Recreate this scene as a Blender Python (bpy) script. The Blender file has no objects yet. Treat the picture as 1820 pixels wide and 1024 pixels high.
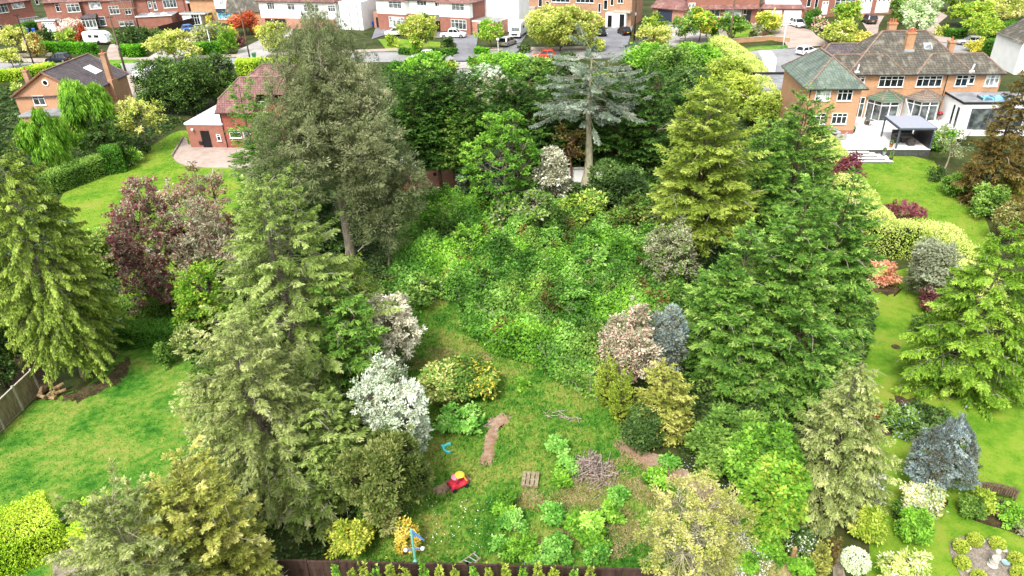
import bpy, math, random
import numpy as np
from mathutils import Vector, Matrix
# ------------------------------------------------------------------ camera, sky, sun, exposure
scn = bpy.context.scene
R_ = math.radians
CAM = np.array([0.0, 0.0, 26.0]); FPX = 1250.0; PITCH = R_(29.5); ROLL = R_(1.95)
_r = np.array([1.0, 0, 0]); _u = np.array([0, math.sin(PITCH), math.cos(PITCH)])
FWD = np.array([0, math.cos(PITCH), -math.sin(PITCH)])
RGT = _r*math.cos(ROLL) - _u*math.sin(ROLL)
UPV = _u*math.cos(ROLL) + _r*math.sin(ROLL)
cd = bpy.data.cameras.new('camera'); cam = bpy.data.objects.new('camera', cd)
scn.collection.objects.link(cam); scn.camera = cam
cd.sensor_width = 36; cd.lens = FPX/1820*36; cd.clip_end = 5000; cd.clip_start = 0.5
cam.matrix_world = Matrix(((RGT[0], UPV[0], -FWD[0], CAM[0]), (RGT[1], UPV[1], -FWD[1], CAM[1]),
                           (RGT[2], UPV[2], -FWD[2], CAM[2]), (0, 0, 0, 1)))
SUN_EL, SUN_AZ = R_(52), R_(205)      # azimuth clockwise from +Y
w = bpy.data.worlds.new('World'); scn.world = w; w.use_nodes = True
nt = w.node_tree; nt.nodes.clear()
wo = nt.nodes.new('ShaderNodeOutputWorld'); bg = nt.nodes.new('ShaderNodeBackground')
sky = nt.nodes.new('ShaderNodeTexSky'); sky.sky_type = 'NISHITA'; sky.sun_disc = False
sky.sun_elevation = SUN_EL; sky.sun_rotation = SUN_AZ; sky.air_density = 1.6; sky.dust_density = 4.0; sky.ozone_density = 1.0
hs = nt.nodes.new('ShaderNodeHueSaturation'); hs.inputs['Saturation'].default_value = 0.3
nt.links.new(sky.outputs[0], hs.inputs['Color']); nt.links.new(hs.outputs[0], bg.inputs[0])
bg.inputs[1].default_value = 0.15
nt.links.new(bg.outputs[0], wo.inputs[0])
sd = bpy.data.lights.new('sun', 'SUN'); sd.energy = 1.7; sd.angle = R_(11); sd.color = (1, .97, .92)
so = bpy.data.objects.new('sun', sd); scn.collection.objects.link(so)
sv = Vector((math.sin(SUN_AZ)*math.cos(SUN_EL), math.cos(SUN_AZ)*math.cos(SUN_EL), math.sin(SUN_EL)))
so.rotation_euler = sv.to_track_quat('Z', 'Y').to_euler()
vs = scn.view_settings; vs.view_transform = 'Standard'; vs.look = 'None'; vs.gamma = 1; vs.exposure = 1.0
cy = scn.cycles
cy.max_bounces = 4; cy.diffuse_bounces = 3; cy.glossy_bounces = 2; cy.transmission_bounces = 3; cy.transparent_max_bounces = 4
cy.caustics_reflective = False; cy.caustics_refractive = False

# ------------------------------------------------------------------ pixel helpers (1820 x 1024 photograph)
def ray(x, y):
    return FWD*FPX + RGT*(x-910) + UPV*(512-y)
def P(x, y, z=0.0):
    d = ray(x, y); t = (z-CAM[2])/d[2]
    return CAM + d*t
def dep(p): return float(np.dot(np.asarray(p)-CAM, FWD))
def mpp(p): return dep(p)/FPX            # metres per photo pixel at p
def zat(base, ytop):
    rel = np.asarray(base, float)-CAM
    v = (512-ytop)/FPX; a = rel@UPV; b = rel@FWD
    return (v*b-a)/(UPV[2]-v*FWD[2])
def lin(h, k=1.0):
    h = h.lstrip('#'); c = [int(h[i:i+2], 16)/255 for i in (0, 2, 4)]
    return [(x/12.92 if x <= .04045 else ((x+.055)/1.055)**2.4)*k for x in c]
C = scn.collection
def tag(o, label=None, cat=None, group=None, kind=None):
    if label: o['label'] = label
    if cat: o['category'] = cat
    if group: o['group'] = group
    if kind: o['kind'] = kind
    return o
def empty(name, loc, rz=0, label=None, cat=None, group=None):
    o = bpy.data.objects.new(name, None); C.objects.link(o); o.location = loc; o.rotation_euler = (0, 0, rz)
    o.empty_display_size = .3
    return tag(o, label, cat, group)
def copy_tree(o, parent=None):
    c = o.copy(); C.objects.link(c); c.parent = parent
    for ch in [q for q in o.children]:
        copy_tree(ch, c)
    return c
# ------------------------------------------------------------------ mesh helpers
def mkmesh(name, V, Fa, mats, parent=None, tint=None, smooth=False, mi=None, loc=None):
    me = bpy.data.meshes.new(name)
    V = np.asarray(V, np.float32)
    if isinstance(Fa, np.ndarray):
        n, k = Fa.shape
        me.vertices.add(len(V)); me.vertices.foreach_set('co', V.ravel())
        me.loops.add(n*k); me.loops.foreach_set('vertex_index', Fa.astype(np.int32).ravel())
        me.polygons.add(n)
        me.polygons.foreach_set('loop_start', np.arange(0, n*k, k, dtype=np.int32))
        me.update(calc_edges=True)
    else:
        me.from_pydata([tuple(map(float, v)) for v in V], [], Fa)
    for m in (mats if isinstance(mats, (list, tuple)) else [mats]): me.materials.append(m)
    if mi is not None: me.polygons.foreach_set('material_index', np.asarray(mi, np.int32))
    if tint is not None:
        a = me.attributes.new('tint', 'FLOAT', 'FACE'); a.data.foreach_set('value', np.asarray(tint, np.float32))
    if smooth: me.polygons.foreach_set('use_smooth', np.ones(len(me.polygons), bool))
    me.update()
    o = bpy.data.objects.new(name, me); C.objects.link(o)
    if parent is not None: o.parent = parent
    if loc is not None: o.location = loc
    return o
class MB:
    def __init__(s): s.v = []; s.f = []; s.m = []
    def poly(s, pts, m=0):
        b = len(s.v); s.v += [tuple(map(float, p)) for p in pts]; s.f.append(list(range(b, b+len(pts)))); s.m.append(m)
    def hexa(s, p, m=0):     # p: 4 bottom + 4 top corners
        b = len(s.v); s.v += [tuple(map(float, q)) for q in p]
        for f in ((3, 2, 1, 0), (4, 5, 6, 7), (0, 1, 5, 4), (1, 2, 6, 5), (2, 3, 7, 6), (3, 0, 4, 7)):
            s.f.append([b+i for i in f]); s.m.append(m)
    def box(s, x0, x1, y0, y1, z0, z1, m=0):
        s.hexa([(x0, y0, z0), (x1, y0, z0), (x1, y1, z0), (x0, y1, z0), (x0, y0, z1), (x1, y0, z1), (x1, y1, z1), (x0, y1, z1)], m)
    def bar(s, a, b, w, h=None, m=0):
        a = Vector(a); b = Vector(b); d = (b-a).normalized(); h = h or w
        up = Vector((0, 0, 1)) if abs(d.z) < .95 else Vector((1, 0, 0))
        sx = d.cross(up).normalized()*(w/2); sy = sx.cross(d).normalized()*(h/2)
        s.hexa([a-sx-sy, a+sx-sy, b+sx-sy, b-sx-sy, a-sx+sy, a+sx+sy, b+sx+sy, b-sx+sy], m)
    def cyl(s, a, b, r0, r1=None, n=10, m=0, caps=True):
        a = Vector(a); b = Vector(b); d = (b-a).normalized(); r1 = r0 if r1 is None else r1
        up = Vector((0, 0, 1)) if abs(d.z) < .95 else Vector((1, 0, 0))
        x = d.cross(up).normalized(); y = x.cross(d).normalized(); k = len(s.v)
        for c, r in ((a, r0), (b, r1)):
            for i in range(n):
                t = 2*math.pi*i/n; s.v.append(tuple(c+x*(r*math.cos(t))+y*(r*math.sin(t))))
        for i in range(n):
            j = (i+1) % n; s.f.append([k+i, k+j, k+n+j, k+n+i]); s.m.append(m)
        if caps:
            s.f.append([k+i for i in range(n)][::-1]); s.m.append(m); s.f.append([k+n+i for i in range(n)]); s.m.append(m)
    def lathe(s, prof, c=(0, 0, 0), n=16, m=0):   # prof: (r,z) list
        k = len(s.v)
        for r, z in prof:
            for i in range(n):
                t = 2*math.pi*i/n; s.v.append((c[0]+r*math.cos(t), c[1]+r*math.sin(t), c[2]+z))
        for a in range(len(prof)-1):
            for i in range(n):
                j = (i+1) % n; s.f.append([k+a*n+i, k+a*n+j, k+(a+1)*n+j, k+(a+1)*n+i]); s.m.append(m)
        s.f.append([k+i for i in range(n)][::-1]); s.m.append(m); q = k+(len(prof)-1)*n
        s.f.append([q+i for i in range(n)]); s.m.append(m)
    def build(s, name, mats, parent=None, smooth=False, loc=None, bevel=0):
        o = mkmesh(name, s.v, s.f, mats, parent, mi=s.m, smooth=smooth, loc=loc)
        if bevel:
            b = o.modifiers.new('bevel', 'BEVEL'); b.width = bevel; b.segments = 2; b.limit_method = 'ANGLE'
        return o
def norm(a): return a/np.maximum(np.linalg.norm(a, axis=-1, keepdims=True), 1e-9)
# ------------------------------------------------------------------ materials
def nodemat(name):
    m = bpy.data.materials.new(name); m.use_nodes = True; t = m.node_tree
    return m, t, t.nodes['Principled BSDF'], t.nodes.new, t.links.new
def ramp(new, cols, pos=None):
    r = new('ShaderNodeValToRGB'); e = r.color_ramp.elements
    pos = pos or [i/(len(cols)-1) for i in range(len(cols))]
    while len(e) < len(cols): e.new(.5)
    for i, (c, p) in enumerate(zip(cols, pos)): e[i].position = p; e[i].color = (*c[:3], 1)
    return r
_mc = {}
def solid(name, col, rough=.6, metal=0, var=.12, scale=3.0, spec=.4, emit=None):
    if name in _mc: return _mc[name]
    m, t, b, new, ln = nodemat(name)
    c = lin(col) if isinstance(col, str) else col
    n = new('ShaderNodeTexNoise'); n.inputs['Scale'].default_value = scale; n.inputs['Detail'].default_value = 6
    tc = new('ShaderNodeTexCoord'); ln(tc.outputs['Object'], n.inputs['Vector'])
    r = ramp(new, [[x*(1-var*2) for x in c], [min(1, x*(1+var)) for x in c]], [.3, .7])
    ln(n.outputs['Fac'], r.inputs['Fac']); ln(r.outputs[0], b.inputs['Base Color'])
    b.inputs['Roughness'].default_value = rough; b.inputs['Metallic'].default_value = metal
    b.inputs['Specular IOR Level'].default_value = spec
    _mc[name] = m; return m
def leafmat(name, *cols, rough=.6, trans=.3, k=1.1):
    if name in _mc: return _mc[name]
    m, t, b, new, ln = nodemat(name)
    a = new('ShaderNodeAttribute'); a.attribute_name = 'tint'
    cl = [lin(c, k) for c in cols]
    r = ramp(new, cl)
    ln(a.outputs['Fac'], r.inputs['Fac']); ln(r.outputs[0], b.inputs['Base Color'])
    b.inputs['Roughness'].default_value = rough; b.inputs['Specular IOR Level'].default_value = .25
    tr = new('ShaderNodeBsdfTranslucent'); mx = new('ShaderNodeMixShader'); mx.inputs[0].default_value = trans
    hsn = new('ShaderNodeHueSaturation'); hsn.inputs['Hue'].default_value = .503; hsn.inputs['Saturation'].default_value = 1.05
    hsn.inputs['Value'].default_value = 1.3
    ln(r.outputs[0], hsn.inputs['Color']); ln(hsn.outputs[0], tr.inputs['Color'])
    out = t.nodes['Material Output']
    ln(b.outputs[0], mx.inputs[1]); ln(tr.outputs[0], mx.inputs[2]); ln(mx.outputs[0], out.inputs['Surface'])
    _mc[name] = m; return m
def barkmat(name, c0, c1, scale=9):
    if name in _mc: return _mc[name]
    m, t, b, new, ln = nodemat(name)
    tc = new('ShaderNodeTexCoord'); mp = new('ShaderNodeMapping'); mp.inputs['Scale'].default_value = (1, 1, .22)
    n = new('ShaderNodeTexNoise'); n.inputs['Scale'].default_value = scale; n.inputs['Detail'].default_value = 8
    ln(tc.outputs['Object'], mp.inputs[0]); ln(mp.outputs[0], n.inputs['Vector'])
    r = ramp(new, [lin(c0, .7), lin(c1, .7)], [.35, .65]); ln(n.outputs['Fac'], r.inputs[0]); ln(r.outputs[0], b.inputs['Base Color'])
    bp = new('ShaderNodeBump'); bp.inputs['Strength'].default_value = .6; bp.inputs['Distance'].default_value = .05
    ln(n.outputs['Fac'], bp.inputs['Height']); ln(bp.outputs[0], b.inputs['Normal']); b.inputs['Roughness'].default_value = .9
    _mc[name] = m; return m
def patchmat(name, cols, pos, s1=.35, s2=2.2, s3=14, blade=False, bump=.4, k=.8, mixw=(.5, .32, .18)):
    """ground colours laid out in world space; blades use the same pattern shifted by their tint"""
    if name in _mc: return _mc[name]
    m, t, b, new, ln = nodemat(name)
    g = new('ShaderNodeNewGeometry'); tot = None
    for sc_, wt in zip((s1, s2, s3), mixw):
        n = new('ShaderNodeTexNoise'); n.inputs['Scale'].default_value = sc_; n.inputs['Detail'].default_value = 4
        ln(g.outputs['Position'], n.inputs['Vector'])
        mu = new('ShaderNodeMath'); mu.operation = 'MULTIPLY'; mu.inputs[1].default_value = wt; ln(n.outputs['Fac'], mu.inputs[0])
        if tot is None: tot = mu
        else:
            ad = new('ShaderNodeMath'); ad.operation = 'ADD'; ln(tot.outputs[0], ad.inputs[0]); ln(mu.outputs[0], ad.inputs[1]); tot = ad
    if blade:
        a = new('ShaderNodeAttribute'); a.attribute_name = 'tint'
        ma = new('ShaderNodeMath'); ma.operation = 'MULTIPLY_ADD'; ma.inputs[1].default_value = .22; ma.inputs[2].default_value = -.11
        ln(a.outputs['Fac'], ma.inputs[0])
        ad = new('ShaderNodeMath'); ad.operation = 'ADD'; ln(tot.outputs[0], ad.inputs[0]); ln(ma.outputs[0], ad.inputs[1]); tot = ad
    r = ramp(new, [lin(c, k) for c in cols], pos); ln(tot.outputs[0], r.inputs[0]); ln(r.outputs[0], b.inputs['Base Color'])
    b.inputs['Roughness'].default_value = .85; b.inputs['Specular IOR Level'].default_value = .15
    if not blade and bump:
        bp = new('ShaderNodeBump'); bp.inputs['Strength'].default_value = bump; bp.inputs['Distance'].default_value = .06
        ln(n.outputs['Fac'], bp.inputs['Height']); ln(bp.outputs[0], b.inputs['Normal'])
    _mc[name] = m; return m
def brickmat(name, c1, c2, mortar, scale=1.0, stain=.25):
    if name in _mc: return _mc[name]
    m, t, b, new, ln = nodemat(name)
    tc = new('ShaderNodeTexCoord'); sp = new('ShaderNodeSeparateXYZ'); ln(tc.outputs['Object'], sp.inputs[0])
    ad = new('ShaderNodeMath'); ln(sp.outputs[0], ad.inputs[0]); ln(sp.outputs[1], ad.inputs[1])
    cb = new('ShaderNodeCombineXYZ'); ln(ad.outputs[0], cb.inputs[0]); ln(sp.outputs[2], cb.inputs[1])
    bk = new('ShaderNodeTexBrick'); ln(cb.outputs[0], bk.inputs['Vector'])
    bk.inputs['Color1'].default_value = (*lin(c1), 1); bk.inputs['Color2'].default_value = (*lin(c2), 1); bk.inputs['Mortar'].default_value = (*lin(mortar), 1)
    bk.inputs['Scale'].default_value = scale; bk.inputs['Brick Width'].default_value = .225; bk.inputs['Row Height'].default_value = .075; bk.inputs['Mortar Size'].default_value = .007
    n = new('ShaderNodeTexNoise'); n.inputs['Scale'].default_value = .9; n.inputs['Detail'].default_value = 7; ln(tc.outputs['Object'], n.inputs['Vector'])
    r = ramp(new, [(1-stain,)*3, (1.0,)*3], [.3, .65]); ln(n.outputs['Fac'], r.inputs[0])
    mx = new('ShaderNodeMix'); mx.data_type = 'RGBA'; mx.blend_type = 'MULTIPLY'; mx.inputs[0].default_value = 1
    ln(bk.outputs['Color'], mx.inputs[6]); ln(r.outputs[0], mx.inputs[7]); ln(mx.outputs[2], b.inputs['Base Color'])
    b.inputs['Roughness'].default_value = .9; _mc[name] = m; return m
def tilemat(name, cols, stain=None, pitch=.32, wid=.3, streak=.0):
    if name in _mc: return _mc[name]
    m, t, b, new, ln = nodemat(name)
    tc = new('ShaderNodeTexCoord'); sp = new('ShaderNodeSeparateXYZ'); ln(tc.outputs['Object'], sp.inputs[0])
    ad = new('ShaderNodeMath'); ln(sp.outputs[0], ad.inputs[0]); ln(sp.outputs[1], ad.inputs[1])
    ms = new('ShaderNodeMath'); ms.operation = 'MULTIPLY'; ms.inputs[1].default_value = 1.75; ln(sp.outputs[2], ms.inputs[0])
    cb = new('ShaderNodeCombineXYZ'); ln(ad.outputs[0], cb.inputs[0]); ln(ms.outputs[0], cb.inputs[1])
    bk = new('ShaderNodeTexBrick'); ln(cb.outputs[0], bk.inputs['Vector']); bk.inputs['Scale'].default_value = 1
    bk.inputs['Color1'].default_value = (*lin(cols[0]), 1); bk.inputs['Color2'].default_value = (*lin(cols[1]), 1); bk.inputs['Mortar'].default_value = (*lin(cols[2]), 1)
    bk.inputs['Brick Width'].default_value = wid; bk.inputs['Row Height'].default_value = pitch; bk.inputs['Mortar Size'].default_value = .035; bk.inputs['Mortar Smooth'].default_value = .4
    n = new('ShaderNodeTexNoise'); n.inputs['Scale'].default_value = .7; n.inputs['Detail'].default_value = 7; ln(tc.outputs['Object'], n.inputs['Vector'])
    r = ramp(new, [(.6,)*3, (1.0,)*3], [.3, .6]); ln(n.outputs['Fac'], r.inputs[0])
    mx = new('ShaderNodeMix'); mx.data_type = 'RGBA'; mx.blend_type = 'MULTIPLY'; mx.inputs[0].default_value = 1
    ln(bk.outputs['Color'], mx.inputs[6]); ln(r.outputs[0], mx.inputs[7]); last = mx.outputs[2]
    if stain:   # lichen and rain streaks running down the slope
        mp = new('ShaderNodeMapping'); mp.inputs['Scale'].default_value = (.9, .9, .08)
        ln(tc.outputs['Object'], mp.inputs[0]); n2 = new('ShaderNodeTexNoise'); n2.inputs['Scale'].default_value = 1.6; n2.inputs['Detail'].default_value = 5
        ln(mp.outputs[0], n2.inputs['Vector'])
        r2 = ramp(new, [(0,)*3, (1,)*3], [.52, .68]); ln(n2.outputs['Fac'], r2.inputs[0])
        m2 = new('ShaderNodeMix'); m2.data_type = 'RGBA'; m2.inputs[7].default_value = (*lin(stain), 1)
        mm = new('ShaderNodeMath'); mm.operation = 'MULTIPLY'; mm.inputs[1].default_value = streak; ln(r2.outputs[0], mm.inputs[0])
        ln(mm.outputs[0], m2.inputs[0]); ln(last, m2.inputs[6]); last = m2.outputs[2]
    bp = new('ShaderNodeBump'); bp.inputs['Strength'].default_value = .5; bp.inputs['Distance'].default_value = .04; bp.invert = True
    ln(bk.outputs['Fac'], bp.inputs['Height']); ln(bp.outputs[0], b.inputs['Normal'])
    ln(last, b.inputs['Base Color']); b.inputs['Roughness'].default_value = .85; _mc[name] = m; return m
def glassmat(name, col='1c2226', rough=.08):
    if name in _mc: return _mc[name]
    m, t, b, new, ln = nodemat(name)
    tc = new('ShaderNodeTexCoord'); n = new('ShaderNodeTexNoise'); n.inputs['Scale'].default_value = 1.3; ln(tc.outputs['Object'], n.inputs['Vector'])
    c = lin(col); r = ramp(new, [[x*.5 for x in c], [min(1, x*2.2) for x in c]], [.4, .62]); ln(n.outputs['Fac'], r.inputs[0]); ln(r.outputs[0], b.inputs['Base Color'])
    b.inputs['Roughness'].default_value = rough; b.inputs['Specular IOR Level'].default_value = .6; _mc[name] = m; return m
# ------------------------------------------------------------------ foliage generators
def leaves(Pt, D, N, L, W, tint):
    """kite leaves: base, side, tip, side"""
    D = norm(D); S = norm(np.cross(D, N)); L = np.broadcast_to(L, (len(Pt),))[:, None]; W = np.broadcast_to(W, (len(Pt),))[:, None]
    mid = Pt + D*L*.45
    V = np.stack([Pt, mid+S*W/2, Pt+D*L, mid-S*W/2], 1).reshape(-1, 3)
    Fa = np.arange(len(Pt)*4).reshape(-1, 4)
    return V, Fa, np.clip(tint, 0, 1)
def tubes(paths, radii, sides=4):
    """paths (B,S,3) radii (B,S)"""
    B, S, _ = paths.shape
    T = np.gradient(paths, axis=1); T = norm(T)
    ref = np.where(np.abs(T[..., 2:3]) > .9, np.array([1., 0, 0]), np.array([0, 0, 1.]))
    X = norm(np.cross(T, ref)); Y = np.cross(X, T)
    an = np.arange(sides)*2*math.pi/sides
    V = paths[:, :, None, :] + radii[:, :, None, None]*(X[:, :, None, :]*np.cos(an)[None, None, :, None] + Y[:, :, None, :]*np.sin(an)[None, None, :, None])
    idx = np.arange(B*S*sides).reshape(B, S, sides)
    a = idx[:, :-1, :]; b = np.roll(a, -1, 2); c = idx[:, 1:, :]; d = np.roll(c, -1, 2)
    return V.reshape(-1, 3), np.stack([a, b, d, c], -1).reshape(-1, 4)
def join(parts):
    V = []; Fa = []; k = 0
    for v, f in parts: V.append(v); Fa.append(f+k); k += len(v)
    return np.concatenate(V), np.concatenate(Fa)
SEED = [7]
def plantroot(name, label, cat, base, group=None):
    SEED[0] += 1
    return empty(name, base, 0, label, cat, group), np.random.default_rng(SEED[0])
def fitw(V, b, rpx, q=97):
    """horizontal scale that makes the crown's half width about rpx photo pixels, so sizes are set in one place"""
    W = V[::7]+b; rel = W-CAM; d = rel@FWD; x = rel@RGT/d*FPX
    ax = np.zeros_like(V[::7]); ax[:, 2] = V[::7, 2]; rel = ax+b-CAM; x0 = rel@RGT/(rel@FWD)*FPX
    return float(np.clip(rpx/max(1e-3, np.percentile(np.abs(x-x0), q)), .45, 1.7))
BARK = dict(brown=('4a3a2c', '7d6a55'), grey=('6f6658', 'aba08c'), red=('5d3c2e', '9a7560'), pale=('a09a7c', 'd8d0ae'), dark=('33291f', '5b4a3a'))
LCOUNT = [0]
def conifer(name, label, cat, bx, by, yt, rpx, mat, bark='brown', dens=1.0, lp=7.0, asp=.28, z0=.06, pw=.85, nb=230, el0=-8, el1=35, droop=.25,
            hang=.35, tl=.9, bare=0, layers=0, group=None, rj=.25, leaders=1, lean=(0, 0), bulge=0.0, tr=.014, base=None, tipup=.1, nl=11, rmin=.16, fl=1.0, inner=.2, nbk=2.3):
    dens *= 2.25; lp *= .66; nb = int(nb*nbk)
    if rpx > 60 and bare < 240: bare = 240
    b = P(bx, by) if base is None else np.array(base, float)
    root, g = plantroot(name, label, cat, b, group)
    H = zat(b, yt); mp_ = mpp(b+np.array([0, 0, H*.4])); Rm = rpx*mp_
    # ---- branches
    u = (np.arange(nb)+g.random(nb))/nb
    t = 1-np.sqrt(1-u*.985)
    t = .55*t+.45*u
    if layers: t = (np.round(t*layers)+g.normal(0, .08, nb))/layers; t = np.clip(t, 0, .985)
    az = np.arange(nb)*2.39996 + g.normal(0, .25, nb)
    prof = (1-t)**pw * (np.clip(.55+t*4.5, 0, 1)) * (1+bulge*np.sin(t*math.pi))
    lobes = 1+.16*np.sin(az*3+g.random()*6)+.1*np.sin(az*5+t*9+g.random()*6)
    Rt = np.maximum(Rm*prof*lobes*(1+g.uniform(-rj, rj*.5, nb)), rmin*Rm*(1-t*.6))
    out = np.stack([np.cos(az), np.sin(az), np.zeros(nb)], 1); per = np.stack([-np.sin(az), np.cos(az), np.zeros(nb)], 1)
    ld = np.zeros((nb, 3))
    zb = H*(z0+(1-z0)*t)
    if leaders > 1:
        la = g.random(leaders)*6.28; li = g.integers(0, leaders, nb); lr = Rm*.42
        lx = np.stack([np.cos(la[li])*lr, np.sin(la[li])*lr], 1)*(np.clip(t*1.3, 0, 1)*(li > 0))[:, None]
        ld[:, :2] = lx; hsc = np.r_[1.0, g.uniform(.72, .95, leaders-1)][li]; zb = zb*hsc; Rt *= .8
    ld[:, 0] += lean[0]*t*H; ld[:, 1] += lean[1]*t*H
    bw = .03*H*np.sin(t*3)
    B0 = ld + np.stack([bw*0, bw*0, zb], 1)
    el = np.radians(el0+(el1-el0)*t + g.normal(0, 10, nb))
    def bp(i, s):
        r = Rt[i]*s
        z = np.tan(el[i])*r - droop*Rt[i]*s**2 + tipup*Rt[i]*s**5
        return B0[i] + out[i]*r[:, None]*1.0 + np.stack([0*z, 0*z, z], 1)
    # ---- twigs
    area = rpx*2*abs(by-yt if base is None else H/mp_)*.62
    n_leaf = int(dens*area*1.15); M = max(60, n_leaf//nl)
    pr = Rt/Rt.sum(); bi = g.choice(nb, M, p=pr)
    s = g.uniform(.15, 1.0, M)**.42; sd_ = g.choice([-1., 1.], M)
    p0 = bp(bi, s); p1 = bp(bi, np.minimum(s+.03, 1.05)); bd = norm(p1-p0)
    fan = np.radians(g.uniform(25, 65, M))*np.where(s > .93, .35, 1)
    tw = norm(bd*np.cos(fan)[:, None] + per[bi]*(sd_*np.sin(fan))[:, None] + np.array([0, 0, -1.])*(hang*g.uniform(.5, 1.3, M))[:, None])
    TL = tl*mp_*22*(.45+.55*(1-s))*g.uniform(.6, 1.25, M)*(.4+.6*(Rt[bi]/Rt.max()))
    q = g.random((M, nl)); q = np.sort(q, 1); ss = g.choice([-1., 1.], (M, nl))
    tp = p0[:, None]+tw[:, None]*(TL[:, None]*q)[..., None]
    tp[..., 2] -= (hang*.35*TL[:, None]*q**2)
    pl = norm(np.cross(tw, np.cross(tw, np.array([0, 0, 1.]))+1e-4)); pl = norm(np.cross(tw, np.array([0, 0, 1.])+g.normal(0, .15, (M, 3))))
    a = np.radians(38)*(1-q*.7)
    Dl = tw[:, None]*np.cos(a)[..., None]+pl[:, None]*(ss*np.sin(a))[..., None]+g.normal(0, .38, (M, nl, 3))+np.array([0, 0, -1.])*hang*.35
    Nl = np.array([0, 0, 1.])+g.normal(0, .55, (M, nl, 3))
    Lm = lp*mp_*g.uniform(.7, 1.25, (M, nl))*fl
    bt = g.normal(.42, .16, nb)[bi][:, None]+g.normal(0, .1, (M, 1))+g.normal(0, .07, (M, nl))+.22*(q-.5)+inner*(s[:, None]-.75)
    V, Fa, T = leaves(tp.reshape(-1, 3), Dl.reshape(-1, 3), Nl.reshape(-1, 3), Lm.ravel(), Lm.ravel()*asp, bt.ravel())
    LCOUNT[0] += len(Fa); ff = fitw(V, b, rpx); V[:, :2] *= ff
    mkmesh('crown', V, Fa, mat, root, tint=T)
    # ---- wood
    S = 9; zt = np.linspace(0, 1, S); tr_ = max(.07, H*tr)
    px_ = np.stack([lean[0]*zt*H+.012*H*np.sin(zt*5+1), lean[1]*zt*H+.01*H*np.sin(zt*4), zt*H*.93], 1); px_[:, :2] -= px_[0, :2]
    pa = [tubes(px_[None], (tr_*(1-zt*.93)*(1+.6*np.exp(-zt*18)))[None], 9)]
    sS = np.linspace(0, .96, 5); allb = np.arange(nb)
    bpth = np.stack([bp(allb, np.full(nb, x)) for x in sS], 1)
    br = np.outer(np.clip(Rt*.012, .012, .09), 1-sS*.8)
    pa.append(tubes(bpth[::2], br[::2]*.8, 3))
    bm = barkmat('bark_'+bark, *BARK[bark])
    V, Fa = join(pa); V[:, :2] *= ff; tk = mkmesh('trunk', V, Fa, bm, root, smooth=True)
    if bare:
        nbv = int(bare); i = g.choice(nb, nbv, p=pr); s2 = g.uniform(.5, 1.0, nbv); a0 = bp(i, s2)
        dd = norm(out[i]*.8+per[i]*g.normal(0, .5, (nbv, 1))+np.stack([np.zeros(nbv), np.zeros(nbv), g.uniform(-.5, .6, nbv)], 1))
        ln_ = tl*mp_*22*g.uniform(.5, 1.3, nbv)
        pth = np.stack([a0, a0+dd*(ln_*.5)[:, None]+g.normal(0, .04, (nbv, 3)), a0+dd*ln_[:, None]+np.stack([0*ln_, 0*ln_, -.2*ln_], 1)], 1)
        V, Fa = tubes(pth, np.tile(np.array([.7, .5, .2])*mp_*.9, (nbv, 1)), 3)
        V[:, :2] *= ff; tag(mkmesh('bare_twigs', V, Fa, barkmat('bark_deadwood', '8d8170', 'cfc6b3'), root), kind='stuff')
    return root
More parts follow.
